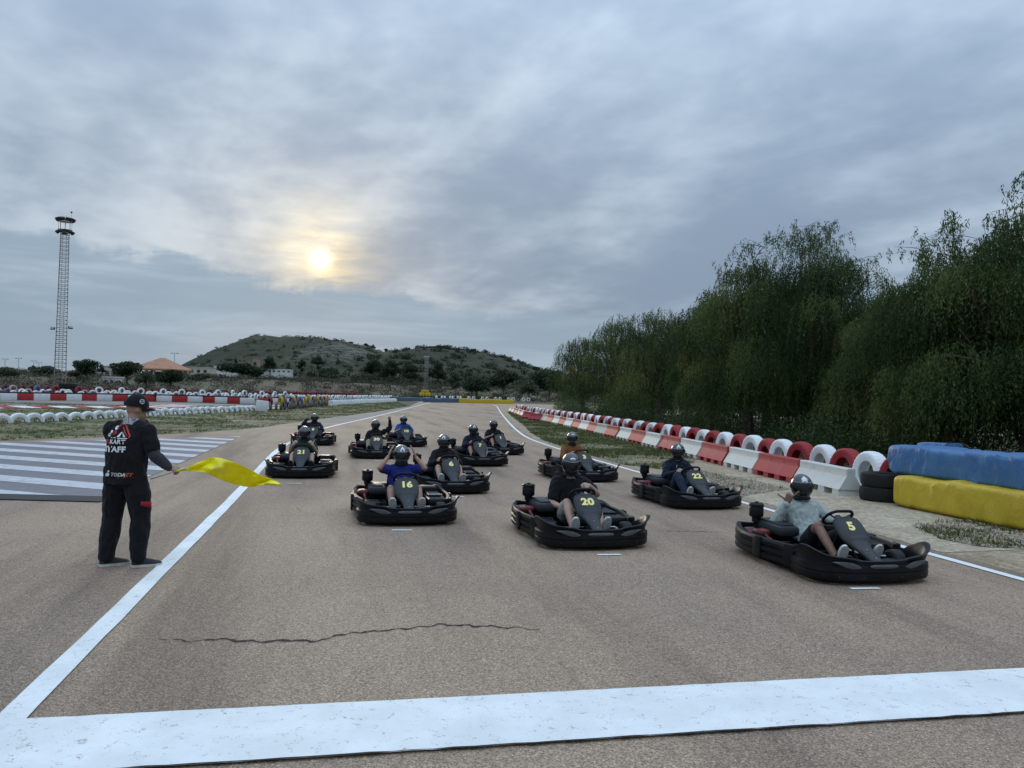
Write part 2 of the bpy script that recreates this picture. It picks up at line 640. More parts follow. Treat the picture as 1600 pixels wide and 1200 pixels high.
M['gravel'] = earth_mat('gravel_litter', [(0.3, (0.16, 0.125, 0.088)), (0.5, (0.27, 0.215, 0.155)), (0.7, (0.38, 0.32, 0.245))], 3.0, 30.0, 1.0)


def leaf_mat(name, stops, rough=0.6, trans=0.25):
    m, g, b = new_mat(name)
    a = g.n.new('ShaderNodeAttribute')
    a.attribute_name = 'tint'
    c = g.ramp(a.outputs['Fac'], stops)
    g.put(b.inputs['Base Color'], c)
    b.inputs['Roughness'].default_value = rough
    b.inputs['Specular IOR Level'].default_value = 0.08
    if trans:
        t = g.n.new('ShaderNodeBsdfTranslucent')
        g.put(t.inputs[0], c)
        mx = g.n.new('ShaderNodeMixShader')
        mx.inputs[0].default_value = trans
        g.l.new(b.outputs[0], mx.inputs[1])
        g.l.new(t.outputs[0], mx.inputs[2])
        g.l.new(mx.outputs[0], g.n['Material Output'].inputs[0])
    return m


M['pepper_leaf'] = leaf_mat('pepper_tree_leaf', [(0.0, (0.026, 0.048, 0.018)), (0.45, (0.064, 0.100, 0.034)), (0.8, (0.115, 0.152, 0.050)), (1.0, (0.20, 0.19, 0.065))], 0.7, 0.3)
M['pine_leaf'] = leaf_mat('pine_needles', [(0.0, (0.022, 0.036, 0.020)), (0.6, (0.036, 0.055, 0.028)), (1.0, (0.065, 0.08, 0.04))])
M['olive_leaf'] = leaf_mat('olive_leaf', [(0.0, (0.05, 0.062, 0.042)), (0.6, (0.085, 0.098, 0.065)), (1.0, (0.14, 0.145, 0.10))])
M['scrub_leaf'] = leaf_mat('scrub_leaf', [(0.0, (0.040, 0.044, 0.028)), (0.5, (0.072, 0.072, 0.048)), (0.8, (0.11, 0.098, 0.07)), (1.0, (0.16, 0.135, 0.10))])
M['grass_blade'] = leaf_mat('grass_blade', [(0.0, (0.040, 0.066, 0.020)), (0.5, (0.085, 0.115, 0.036)), (0.8, (0.17, 0.17, 0.07)), (1.0, (0.33, 0.28, 0.16))])
M['bark'] = simple('bark', (0.13, 0.10, 0.075), 0.95, var=0.45, vscale=5, bmp=0.8, bscale=14)
M['black_plastic'] = simple('black_kart_plastic', (0.0055, 0.0060, 0.0075), 0.42, var=0.35, vscale=5, bmp=0.06, bscale=30, spec=0.28, dirt=(0.030, 0.028, 0.026), dirt_amt=0.3)


def kart_plastic():
    m, g, b = new_mat('scuffed_black_kart_plastic')
    c = coords(g)
    oi = g.n.new('ShaderNodeObjectInfo')
    cc = g.vm('ADD', c, g.scale(g.comb(oi.outputs['Random'], 0.3, 0.7), 9.0))
    base = g.mix(g.ss(g.noise(cc, 5.0, 5, 0.6), 0.3, 0.7), (0.0042, 0.0047, 0.006), (0.0085, 0.0092, 0.0115))
    sc = g.ss(g.noise(g.vm('MULTIPLY', cc, (3.0, 3.0, 26.0)), 2.4, 6, 0.72, 0.2), 0.56, 0.70)
    patch = g.ss(g.noise(cc, 2.6, 4, 0.6, 0.3), 0.44, 0.62)
    k = g.mix(g.m('MULTIPLY', g.m('MULTIPLY', sc, patch), 0.55), base, (0.055, 0.054, 0.053))
    dust = g.ss(g.noise(cc, 11.0, 6, 0.7), 0.55, 0.75)
    k = g.mix(g.m('MULTIPLY', dust, 0.22), k, (0.05, 0.044, 0.037))
    g.put(b.inputs['Base Color'], k)
    g.put(b.inputs['Roughness'], g.m('ADD', 0.44, g.m('MULTIPLY', g.m('MAXIMUM', sc, dust), 0.3)))
    b.inputs['Specular IOR Level'].default_value = 0.2
    bump(g, b, g.m('ADD', g.noise(cc, 40, 4), g.m('MULTIPLY', sc, 0.4)), 0.12, 0.006)
    return m


M['black_plastic'] = kart_plastic()
M['grey_plastic'] = simple('charcoal_panel_plastic', (0.026, 0.029, 0.032), 0.5, var=0.2, vscale=5, bmp=0.05, bscale=40, spec=0.3, dirt=(0.08, 0.075, 0.07), dirt_amt=0.2)
M['badge_grey'] = simple('worn_grey_decal', (0.055, 0.058, 0.064), 0.4, var=0.3, vscale=18)
M['rubber'] = simple('tyre_rubber', (0.018, 0.018, 0.018), 0.85, var=0.3, vscale=12, dirt=(0.08, 0.07, 0.06), dirt_amt=0.4)
M['metal'] = simple('dull_steel', (0.42, 0.42, 0.42), 0.38, 0.9, var=0.15)
M['dark_metal'] = simple('dark_steel', (0.06, 0.06, 0.06), 0.5, 0.7, var=0.3)
M['engine_red'] = simple('engine_red', (0.13, 0.014, 0.018), 0.5, var=0.4, vscale=16, dirt=(0.04, 0.03, 0.03), dirt_amt=0.7)
M['num_yellow'] = simple('pale_yellow_number', (0.86, 0.72, 0.26), 0.5, var=0.05)
M['sticker'] = simple('white_sticker', (0.5, 0.5, 0.5), 0.5, var=0.2)
M['helmet_black'] = simple('helmet_black', (0.014, 0.0155, 0.017), 0.22, var=0.2, vscale=12, coat=0.5)
M['helmet_grey'] = simple('helmet_grey', (0.075, 0.08, 0.078), 0.28, var=0.15, vscale=12, coat=0.4)
M['helmet_olive'] = simple('helmet_olive', (0.105, 0.115, 0.095), 0.3, var=0.15, vscale=12, coat=0.4)
M['emblem'] = simple('white_emblem', (0.72, 0.74, 0.74), 0.45, var=0.05)
M['trim_grey'] = simple('visor_trim_grey', (0.16, 0.165, 0.17), 0.35, var=0.1)
M['lining'] = simple('helmet_lining', (0.012, 0.012, 0.012), 0.95)


def visor_mat():
    m, g, b = new_mat('smoked_visor')
    b.inputs['Base Color'].default_value = (0.012, 0.013, 0.014, 1)
    b.inputs['Roughness'].default_value = 0.06
    b.inputs['Coat Weight'].default_value = 0.6
    t = g.n.new('ShaderNodeBsdfTransparent')
    t.inputs[0].default_value = (0.55, 0.55, 0.55, 1)
    mx = g.n.new('ShaderNodeMixShader')
    mx.inputs[0].default_value = 0.5
    g.l.new(b.outputs[0], mx.inputs[1])
    g.l.new(t.outputs[0], mx.inputs[2])
    g.l.new(mx.outputs[0], g.n['Material Output'].inputs[0])
    return m


M['visor'] = visor_mat()


def cloth(name, col, var=0.10):
    m, g, b = new_mat(name)
    c = coords(g)
    n = g.noise(c, 9.0, 5, 0.6)
    g.put(b.inputs['Base Color'], g.mix(g.ss(n, 0.3, 0.7), tuple(v * (1 - var) for v in col), tuple(min(1, v * (1 + var)) for v in col)))
    b.inputs['Roughness'].default_value = 0.92
    b.inputs['Specular IOR Level'].default_value = 0.15
    b.inputs['Sheen Weight'].default_value = 0.08
    h = g.m('ADD', g.m('MULTIPLY', g.noise(c, 13.0, 3, 0.5, 0.6), 1.0), g.m('MULTIPLY', g.noise(c, 160.0, 2), 0.08))
    bump(g, b, h, 0.55, 0.03)
    return m


def skin(name, col):
    m, g, b = new_mat(name)
    c = coords(g)
    g.put(b.inputs['Base Color'], g.mix(g.ss(g.noise(c, 14.0, 4, 0.6), 0.3, 0.7), tuple(v * 0.85 for v in col), col))
    b.inputs['Roughness'].default_value = 0.55
    b.inputs['Subsurface Weight'].default_value = 0.08
    b.inputs['Subsurface Radius'].default_value = (0.02, 0.008, 0.004)
    return m


M['skin_a'] = skin('skin_tanned', (0.36, 0.20, 0.135))
M['skin_b'] = skin('skin_pale', (0.47, 0.29, 0.21))
M['skin_c'] = skin('skin_brown', (0.24, 0.13, 0.085))
for nm, c in (('black', (0.011, 0.011, 0.013)), ('charcoal', (0.03, 0.031, 0.036)), ('navy', (0.012, 0.017, 0.034)), ('sage', (0.37, 0.41, 0.385)), ('blue', (0.018, 0.075, 0.27)),
              ('royal', (0.018, 0.026, 0.17)), ('green', (0.012, 0.04, 0.026)), ('brown', (0.19, 0.078, 0.024)), ('beige', (0.30, 0.25, 0.19)), ('slate', (0.022, 0.032, 0.055)),
              ('grey', (0.36, 0.35, 0.33)), ('red', (0.30, 0.02, 0.035)), ('darkgrey', (0.048, 0.046, 0.058))):
    M['cloth_' + nm] = cloth('cloth_' + nm, c)
M['shoe_white'] = simple('shoe_off_white', (0.50, 0.49, 0.45), 0.75, var=0.2, vscale=20)
M['shoe_black'] = simple('shoe_black', (0.018, 0.018, 0.02), 0.75, var=0.3, vscale=20)
M['flag'] = None
# ------------------------------------------------------------------ terrain
def sstep(a, b, x):
    t = np.clip((x - a) / (b - a), 0, 1)
    return t * t * (3 - 2 * t)


def terr(x, y):
    """level round the circuit, rising gently beyond it"""
    x, y = np.asarray(x, float), np.asarray(y, float)
    start = 112 + 85 * sstep(-75, -25, x)
    return 4.6 * sstep(0, 130, y - start) + 2.0 * sstep(150, 500, y - start)


def tz(x, y):
    return float(terr(x, y))


def build_ground():
    ys = np.concatenate([np.linspace(-60, 100, 9), np.linspace(108, 460, 60), np.linspace(480, 900, 12), np.array([1200, 2000, 4000, 9000.0])])
    xs = np.concatenate([np.array([-6000, -2500, -1200.0]), np.linspace(-700, -150, 16), np.linspace(-140, 60, 41), np.linspace(75, 700, 20), np.array([1200, 2500, 6000.0])])
    X, Y = np.meshgrid(xs, ys)
    Z = terr(X, Y)
    v = np.stack([X.ravel(), Y.ravel(), Z.ravel()], 1)
    nx = len(xs)
    fs = [(j * nx + i, j * nx + i + 1, (j + 1) * nx + i + 1, (j + 1) * nx + i) for j in range(len(ys) - 1) for i in range(nx - 1)]
    me = np_mesh('ground', v, np.array(fs), M['ground'], smooth=True)
    tag(obj('ground', me), kind='structure')


build_ground()

# hill: ridge line surveyed at 700 m
RIDGE = [(150, 606), (250, 605), (278, 596), (300, 575), (318, 562), (345, 547), (372, 536), (400, 526), (420, 526), (440, 529), (462, 527), (500, 528), (540, 533), (570, 541), (600, 551),
         (620, 550), (650, 546), (690, 543), (720, 546), (750, 549), (780, 556), (800, 562), (820, 570), (845, 579), (880, 586), (930, 592), (1050, 600), (1250, 612)]
_rx = np.array([at_y(px, py, 700.0).x for px, py in RIDGE])
_rz = np.array([at_y(px, py, 700.0).z for px, py in RIDGE])


def fbm(x, y, s, oct=5):
    return mnoise.fractal(Vector((x * s, y * s, 3.3)), 1.0, 2.0, oct, noise_basis='PERLIN_ORIGINAL')


def hill_z(x, y):
    rz = float(np.interp(x * (700.0 / min(y, 700.0)) ** 0.85, _rx, _rz))
    base = 4.5
    t = (y - 300.0) / 400.0
    if t <= 0:
        return base - 3.0
    if t <= 1:
        s = 0.35 * t + 0.65 * (t * t * (3 - 2 * t))
        # the lower right shoulder comes forward
        z = base - 3.0 + (rz - base + 3.0) * s
        z += (fbm(x, y, 0.012) * 4.5 + fbm(x, y, 0.05) * 1.1) * math.sin(PI * min(t, 1) * 0.93 + 0.05) 
        return z
    t2 = (y - 700.0) / 350.0
    return (rz) * max(0.0, 1 - t2 * t2) - 3 * t2


def hill_mat():
    m, g, b = new_mat('hillside')
    p = wpos(g)
    x, y, z = g.xyz(p)
    n = g.noise(p, 0.02, 8, 0.68, 0.4)
    c = g.ramp(n, [(0.3, (0.034, 0.040, 0.025)), (0.5, (0.056, 0.058, 0.038)), (0.7, (0.086, 0.082, 0.056))])
    sh = g.ss(g.vor(p, 0.22), 0.15, 0.55)
    c = g.mix(g.m('MULTIPLY', g.m('SUBTRACT', 1.0, sh), 0.6), c, (0.035, 0.042, 0.026))
    # limestone outcrop on the flank
    q = at_y(545, 570, 560.0)
    dd = g.vm('LENGTH', g.vm('MULTIPLY', g.vm('SUBTRACT', p, tuple(q)), (1.0, 0.32, 1.6)), out=1)
    rock = g.m('MULTIPLY', g.m('SUBTRACT', 1.0, g.ss(dd, 12.0, 42.0)), g.ss(g.noise(p, 0.16, 7, 0.75), 0.47, 0.56))
    r2 = g.ss(g.noise(p, 0.06, 9, 0.75), 0.60, 0.68)
    c = g.mix(g.m('MAXIMUM', g.m('MULTIPLY', rock, 0.6), g.m('MULTIPLY', r2, 0.15)), c, (0.28, 0.255, 0.22))
    g.put(b.inputs['Base Color'], c)
    b.inputs['Roughness'].default_value = 0.95
    b.inputs['Specular IOR Level'].default_value = 0.1
    bump(g, b, g.noise(p, 0.3, 8, 0.7), 0.8, 2.0)
    return m


M['hill'] = hill_mat()


def build_hill():
    xs = np.linspace(at_y(140, 600, 700).x, at_y(1260, 600, 700).x, 190)
    ys = np.concatenate([np.linspace(300, 700, 90), np.linspace(710, 1000, 16)])
    v = [(x, y, hill_z(x, y)) for y in ys for x in xs]
    nx = len(xs)
    fs = [(j * nx + i, j * nx + i + 1, (j + 1) * nx + i + 1, (j + 1) * nx + i) for j in range(len(ys) - 1) for i in range(nx - 1)]
    tag(obj('hill', np_mesh('hill', np.array(v), np.array(fs), M['hill'], smooth=True)), kind='structure')


build_hill()


def land(x, y):
    return max(tz(x, y), hill_z(x, y) if y > 300 and _rx[0] < x < _rx[-1] else -9)


# ------------------------------------------------------------------ circuit surfaces
def gp(px, py):
    p = ground(px, py)
    return (p.x, p.y)


RIGHT_LINE = [(8.95, -8.0), (5.25, 7.88), (3.99, 13.3), (3.32, 17.0), (2.31, 21.6), (1.52, 26.0), (0.72, 31.0), (0.35, 37.0), (0.0, 45.0), (-0.7, 65.0), (-1.5, 91.0), (-2.2, 118.0), (-3.4, 138.0)]
LEFT_LINE = [(-2.54 - 0.0, 3.94)] + [(-4.6, 13.3), (-5.75, 18.0), (-6.84, 22.8), (-7.75, 28.5), (-8.67, 35.5), (-9.36, 51.5), (-11.2, 82.0), (-14.8, 140.0)]
GRASS_EDGE = [gp(640, 635), gp(587, 643.5), gp(550, 648.7), gp(514, 653), gp(470, 659), gp(400, 669), gp(300, 677), gp(120, 685), gp(0, 689.5)]
track_poly = [(-60, -12)] + [(x + 0.28, y) for x, y in [(9.9, -12)] + RIGHT_LINE[1:]] + [(-2.0, 160), (-5, 171), (-28, 171), (-18, 150)] + GRASS_EDGE + [(-60, 33)]
sheet('track', track_poly, 0.004, M['asphalt'])
shoulder = [(x, y) for x, y in [(-9.36, 51.5), (-11.2, 82.0), (-14.8, 140.0)]] + [gp(640, 635.3), gp(587, 644), gp(550, 649.2), gp(514, 653.5), gp(478, 658.5)] + [(-9.2, 41.0)]
sheet('asphalt_shoulder', shoulder, 0.008, M['asphalt_grey'])


def strip(pts, w, jit=0.0, step=0.35):
    """outline of a painted strip along a polyline"""
    P = [Vector((p[0], p[1])) for p in pts]
    dense = []
    for a, b in zip(P[:-1], P[1:]):
        n = max(1, min(60, int((b - a).length / step)))
        for i in range(n):
            dense.append(a.lerp(b, i / n))
    dense.append(P[-1])
    L, R = [], []
    for i, p in enumerate(dense):
        t = (dense[min(i + 1, len(dense) - 1)] - dense[max(i - 1, 0)]).normalized()
        nrm = Vector((-t.y, t.x))
        L.append(p + nrm * (w / 2 + random.uniform(-jit, jit)))
        R.append(p - nrm * (w / 2 + random.uniform(-jit, jit)))
    v = [(q.x, q.y, 0) for q in L] + [(q.x, q.y, 0) for q in R]
    n = len(L)
    return v, [(i, n + i, n + i + 1, i + 1) for i in range(n - 1)]


def strip_obj(name, pts, w, z, mat, jit=0.0, step=0.35):
    v, f = strip(pts, w, jit, step)
    me = bpy.data.meshes.new(name)
    me.from_pydata([(a, b, z) for a, b, _ in v], [], f)
    me.materials.append(mat)
    me.update()
    if me.polygons[0].normal.z < 0:
        me.flip_normals()
    return tag(obj(name, me), kind='structure')


def smooth_line(pts, it=3):
    P = [Vector(p) for p in pts]
    for _ in range(it):
        Q = [P[0]]
        for a, b in zip(P[:-1], P[1:]):
            Q += [a * 0.75 + b * 0.25, a * 0.25 + b * 0.75]
        Q.append(P[-1])
        P = Q
    return P


strip_obj('left_edge_line', smooth_line([(-2.30, 3.0)] + LEFT_LINE), 0.155, 0.012, M['white_paint'], 0.006)
strip_obj('right_edge_line', smooth_line(RIGHT_LINE), 0.125, 0.012, M['white_paint'], 0.005)
# start line
def edge_line(a, b, x0, x1, n, jit):
    A, B = ground(*a), ground(*b)
    out = []
    for i in range(n + 1):
        x = x0 + (x1 - x0) * i / n
        y = A.y + (B.y - A.y) * (x - A.x) / (B.x - A.x)
        out.append((x, y + random.uniform(-jit, jit)))
    return out


top = edge_line((50, 1127), (1600, 1047), -2.62, 9.3, 120, 0.004)
bot = edge_line((300, 1200), (1600, 1117), -2.62, 9.3, 120, 0.003)
sheet('start_line', bot + top[::-1], 0.016, M['white_paint'])
# thin dark line along the near edge of the start line
strip_obj('start_line_dark_edge', bot, 0.012, 0.020, M['crack'], 0.004, 0.1)
for (px, py, w) in ((628, 829.5, 0.25), (952, 868, 0.27), (460, 756, 0.26), (1352, 921, 0.30), (972, 801, 0.12), (716, 777, 0.2), (590, 720.5, 0.2), (934, 757, 0.2)):
    c = ground(px, py)
    a = rad(-3.6 + 12)
    dx, dy = math.cos(a) * w / 2, math.sin(a) * w / 2
    strip_obj('grid_mark', [(c.x - dx, c.y - dy), (c.x + dx, c.y + dy)], 0.06, 0.012, M['white_paint'], 0.004, 0.05)

# cracks in the asphalt
def crack(name, pix, w):
    P = [ground(*p) for p in pix]
    dense = []
    for a, b in zip(P[:-1], P[1:]):
        n = max(2, int((b - a).length / 0.03))
        for i in range(n):
            q = a.lerp(b, i / n)
            dense.append((q.x + random.uniform(-.006, .006), q.y + random.uniform(-0.010, 0.010) + 0.02 * math.sin(i * 0.9 + a.x * 9)))
    n = len(dense)
    L, R = [], []
    for i, (x, y) in enumerate(dense):
        k = w * min(1, 0.25 + 4 * min(i, n - 1 - i) / n) * random.uniform(0.25, 1.25)
        L.append((x, y + k))
        R.append((x, y - k))
    v = [(x, y, 0.0085) for x, y in L + R]
    me = bpy.data.meshes.new(name)
    me.from_pydata(v, [], [(i, n + i, n + i + 1, i + 1) for i in range(n - 1)])
    me.materials.append(M['crack'])
    me.update()
    tag(obj(name, me), kind='structure')


crack('asphalt_crack', [(250, 999), (300, 1004), (345, 1000), (400, 1004), (455, 1002), (492, 1005), (520, 996), (548, 990), (590, 987), (640, 984), (685, 977), (740, 979), (800, 982), (850, 985)], 0.017)
crack('asphalt_crack', [(985, 921), (1002, 910), (998, 900), (1003, 893)], 0.006)
crack('asphalt_crack', [(1012, 830), (1080, 831), (1150, 833)], 0.009)
crack('asphalt_crack', [(465, 806), (470, 799), (462, 793)], 0.007)

# painted pit area on the left
def clip_front(poly, ymin):
    out = []
    for i, a in enumerate(poly):
        b = poly[(i + 1) % len(poly)]
        ina, inb = a[1] >= ymin, b[1] >= ymin
        if ina:
            out.append(a)
        if ina != inb:
            t = (ymin - a[1]) / (b[1] - a[1])
            out.append((a[0] + (b[0] - a[0]) * t, ymin))
    return out


PD = Vector((-0.943, 0.333))
PSTEP = Vector((-0.345, 1.60))
P0 = Vector((-7.55, 17.75))
lo = P0 - PSTEP * 3.9
hi = P0 + PSTEP * 5.55
pit = [tuple(lo), tuple(hi), tuple(hi + PD * 9), tuple(hi + PD * 26 - PSTEP * 3), tuple(lo + PD * 30)]
pit = [(max(x, -32), y) for x, y in pit]


def clip_line(poly, a, b):
    """keep what lies on the camera side of the line a-b"""
    f = lambda p: (b[0] - a[0]) * (p[1] - a[1]) - (b[1] - a[1]) * (p[0] - a[0])
    s0 = f((0, 0))
    out = []
    for i, p in enumerate(poly):
        q = poly[(i + 1) % len(poly)]
        fp, fq = f(p) * s0, f(q) * s0
        if fp >= 0:
            out.append(p)
        if (fp >= 0) != (fq >= 0):
            t = fp / (fp - fq)
            out.append((p[0] + (q[0] - p[0]) * t, p[1] + (q[1] - p[1]) * t))
    return out


GA, GB = gp(380, 682.5), gp(0, 692.5)
sheet('pit_paint', clip_line(clip_front(pit, 11.9), GA, GB), 0.012, M['old_purple'])
for i in range(-4, 7):
    a = P0 + PSTEP * (i - 0.21)
    b = P0 + PSTEP * (i + 0.23)
    ln = 24 if i < 2 else 24 - (i - 1) * 2.6
    poly = clip_front([tuple(a), tuple(b), tuple(b + PD * ln), tuple(a + PD * ln)], 11.9)
    poly = clip_line(poly, GA, GB)
    if len(poly) >= 3:
        sheet('pit_stripe', poly, 0.016, M['old_white'])
sheet('pit_band', [(-6.05, 11.38), (-6.1, 11.93), (-30, 11.80), (-30, 11.2)], 0.020, M['dark_band'])

# ------------------------------------------------------------------ verges
right_edge = [(x + 0.24, y) for x, y in [(9.9, -12)] + RIGHT_LINE[1:]]
BAR_ROW = [(6.98, 12.2), (6.45, 14.55), (6.0, 18.5), (5.05, 30.1), (3.38, 44.6), (2.0, 54.8), (0.93, 65.6), (-0.07, 82.0), (-0.5, 92)]
sheet('dirt_verge', right_edge + [(-2.0, 160), (20, 160), (40, 60), (40, -12)], 0.0025, M['dirt'])
sheet('hard_dirt_verge', [(4.35, 13.6), (5.2, 9.2), (6.6, 9.6), (9.5, 10.0), (8.6, 13.5), (7.2, 15.2), (6.2, 17.6), (5.0, 18.5), (4.2, 17.2), (3.75, 16.2)], 0.007, M['concrete_dirt'])
grass_r = [(2.95, 20.2), (2.05, 25.0), (1.35, 30.0), (0.95, 36.5), (0.75, 45.0), (0.2, 60.0), (-0.35, 78), (-0.1, 82), (0.93, 65.6), (2.0, 54.8), (3.38, 44.6), (5.05, 30.1), (5.6, 22.8), (4.6, 20.2), (3.7, 19.2)]
sheet('grass_verge', grass_r, 0.007, M['grass_soil'])
gravel_patch = [gp(1425, 822), gp(1480, 815), gp(1600, 812), gp(1700, 815), gp(1750, 850), gp(1600, 858), gp(1530, 855), gp(1480, 845)]
sheet('gravel_patch', gravel_patch, 0.011, M['gravel'])
gravel_b = [gp(1085, 770), gp(1110, 752), gp(1090, 735), gp(1180, 752), gp(1235, 765), gp(1180, 772), gp(1120, 785)]
sheet('gravel_patch', gravel_b, 0.011, M['gravel'])
grass_l = [gp(640, 634.5)] + GRASS_EDGE[1:] + [(-60, 33), (-60, 66), (-30, 66), (-27, 75), gp(410, 641), gp(510, 634), gp(620, 627.5)]
sheet('grass_verge', grass_l, 0.007, M['grass_soil'])
# inner loop of the circuit
sheet('inner_track', [(-90, 55.0), (-33, 55.5), (-26.5, 61), (-22.0, 66), (-21.5, 73), (-26, 79), (-34, 83), (-90, 69)], 0.011, M['asphalt_grey'])
sheet('inner_grass_island', [(-90, 61), (-40, 61.5), (-34.5, 63.5), (-35, 66), (-42, 67.3), (-90, 67)], 0.015, M['grass_soil'])
sheet('inner_concrete_edge', [(-21.2, 62), (-20.7, 70), (-19.5, 80), (-27, 86), (-27.5, 83), (-22.3, 76), (-22.2, 68)], 0.015, M['asphalt_pale'])


def tufts(name, poly, n, hmin, hmax, seed, label, dens=0.35, dry=0.25):
    """low weeds: blades gathered in tufts inside a polygon"""
    rng = np.random.default_rng(seed)
    P = np.array([(p[0], p[1]) for p in poly])
    lo, hi = P.min(0), P.max(0)
    pts = np.empty((0, 2))
    while len(pts) < n:
        c = rng.uniform(lo, hi, (n * 3, 2))
        inside = np.zeros(len(c), bool)
        j = len(P) - 1
        for i in range(len(P)):
            xi, yi, xj, yj = *P[i], *P[j]
            cond = ((yi > c[:, 1]) != (yj > c[:, 1])) & (c[:, 0] < (xj - xi) * (c[:, 1] - yi) / (yj - yi + 1e-12) + xi)
            inside ^= cond
            j = i
        c = c[inside]
        nz = np.array([0.5 + 0.5 * mnoise.fractal(Vector((x * dens, y * dens, seed)), 1.0, 2.0, 4) for x, y in c])
        keep = rng.random(len(c)) < np.clip((nz - 0.32) * 2.6, 0.03, 1)
        # near ones matter more
        pts = np.concatenate([pts, c[keep]])
    pts = pts[:n]
    B = 6
    base = np.repeat(pts, B, 0) + rng.normal(0, 0.05, (n * B, 2))
    h = rng.uniform(hmin, hmax, n * B) * np.repeat(rng.uniform(0.5, 1.3, n), B)
    ang = rng.uniform(0, 2 * PI, n * B)
    lean = rng.uniform(0.2, 1.1, n * B) * h
    la = rng.uniform(0, 2 * PI, n * B)
    w = rng.uniform(0.007, 0.017, n * B)
    z0 = 0.005
    a = np.stack([base[:, 0] - np.cos(ang) * w, base[:, 1] - np.sin(ang) * w, np.full(n * B, z0)], 1)
    b = np.stack([base[:, 0] + np.cos(ang) * w, base[:, 1] + np.sin(ang) * w, np.full(n * B, z0)], 1)
    t = np.stack([base[:, 0] + np.cos(la) * lean, base[:, 1] + np.sin(la) * lean, z0 + h], 1)
    v = np.stack([a, b, t], 1).reshape(-1, 3)
    f = np.arange(len(v)).reshape(-1, 3)
    tint = np.clip(np.repeat(rng.beta(1.6, 2.4, n), B) + rng.normal(0, 0.12, n * B) + (np.repeat(rng.random(n), B) < dry) * 0.4, 0, 1)
    o = obj(name, np_mesh(name, v, f, M['grass_blade'], tint))
    tag(o, label, 'grass', kind='stuff')


tufts('grass', grass_l, 22000, 0.03, 0.10, 3, 'low green and straw coloured grass on the verge left of the track')
tufts('grass', grass_r, 9000, 0.025, 0.09, 4, 'patchy weeds between the right edge line and the plastic barriers')
tufts('grass', gravel_patch, 650, 0.02, 0.07, 5, 'sparse weeds in the gravel below the yellow cover', dens=1.0)
tufts('grass', gravel_b, 90, 0.02, 0.06, 6, 'few weeds in the gravel in front of the white barriers', dens=1.0)


def stones(name, poly, n, seed, label, smin, smax):
    rng = np.random.default_rng(seed)
    P = np.array([(p[0], p[1]) for p in poly])
    c0 = P.mean(0)
    v, f, tint = [], [], []
    oct_v = np.array([(1, 0, 0), (0, 1, 0), (-1, 0, 0), (0, -1, 0), (0, 0, .7), (0, 0, -.4)])
    oct_f = [(0, 1, 4), (1, 2, 4), (2, 3, 4), (3, 0, 4)]
    for i in range(n):
        k = rng.integers(len(P))
        w = rng.dirichlet((1, 1, 1))
        p = w[0] * P[k] + w[1] * P[(k + 1) % len(P)] + w[2] * c0
        s = rng.uniform(smin, smax)
        a = rng.uniform(0, PI)
        q = oct_v * rng.uniform(0.6, 1.2, (6, 1)) * s
        r = np.stack([q[:, 0] * math.cos(a) - q[:, 1] * math.sin(a), q[:, 0] * math.sin(a) + q[:, 1] * math.cos(a), q[:, 2]], 1)
        r += (p[0], p[1], 0.013)
        o = len(v)
        v.extend(r)
        f.extend([(o + x, o + y, o + z) for x, y, z in oct_f])
        tint.extend([rng.uniform(0, 1)] * 4)
    o = obj(name, np_mesh(name, np.array(v), np.array(f), M['stone'], tint))
    tag(o, label, 'gravel', kind='stuff')


M['stone'] = leaf_mat('loose_stone', [(0, (0.14, 0.11, 0.08)), (0.5, (0.27, 0.22, 0.16)), (1.0, (0.42, 0.36, 0.28))], 0.9, 0.0)
stones('gravel', gravel_patch, 2200, 8, 'loose pale stones and litter below the yellow cover', 0.012, 0.035)
stones('gravel', gravel_b, 1600, 9, 'loose brown gravel in front of the white and red barriers', 0.012, 0.035)
stones('gravel', grass_r, 1500, 10, 'scattered small stones in the right verge', 0.012, 0.04)
# ------------------------------------------------------------------ tyres and barriers
def painted(name, col, rough=0.5, wear=0.25):
    m, g, b = new_mat(name)
    c = coords(g)
    oi = g.n.new('ShaderNodeObjectInfo')
    cc = g.vm('ADD', c, g.scale(g.comb(oi.outputs['Random'], 1.0, 2.0), 37.0))
    n = g.ss(g.noise(cc, 5.0, 6, 0.68, 0.3), 0.52, 0.72)
    tone = g.mix(g.m('MULTIPLY', oi.outputs['Random'], 0.5), col, tuple(v * 0.78 for v in col))
    k = g.mix(g.m('MULTIPLY', n, wear), tone, tuple(v * 0.35 + 0.04 for v in col))
    g.put(b.inputs['Base Color'], k)
    b.inputs['Roughness'].default_value = rough + 0.12
    b.inputs['Specular IOR Level'].default_value = 0.3
    bump(g, b, g.noise(cc, 30, 4), 0.15, 0.01)
    return m


M['t_white'] = painted('tyre_white_paint', (0.80, 0.81, 0.81))
M['t_red'] = painted('tyre_red_paint', (0.32, 0.025, 0.03))
M['t_dark_red'] = painted('tyre_dull_red_paint', (0.19, 0.02, 0.028))
M['t_blue'] = painted('tyre_blue_paint', (0.10, 0.17, 0.36))
M['t_pink'] = painted('tyre_pale_red_paint', (0.50, 0.36, 0.36))
M['t_yellow'] = painted('tyre_yellow_paint', (0.48, 0.30, 0.02))
M['t_orange'] = painted('tyre_orange_paint', (0.55, 0.20, 0.05))
M['t_grey'] = painted('tyre_worn_grey', (0.15, 0.14, 0.12))
M['t_black'] = painted('tyre_black', (0.022, 0.022, 0.022), 0.85)
M['p_red'] = painted('barrier_red_plastic', (0.38, 0.035, 0.042), 0.5, 0.35)
M['p_white'] = painted('barrier_white_plastic', (0.60, 0.60, 0.56), 0.5, 0.4)
M['p_dirty'] = painted('barrier_dirty_white_plastic', (0.43, 0.42, 0.36), 0.55, 0.5)


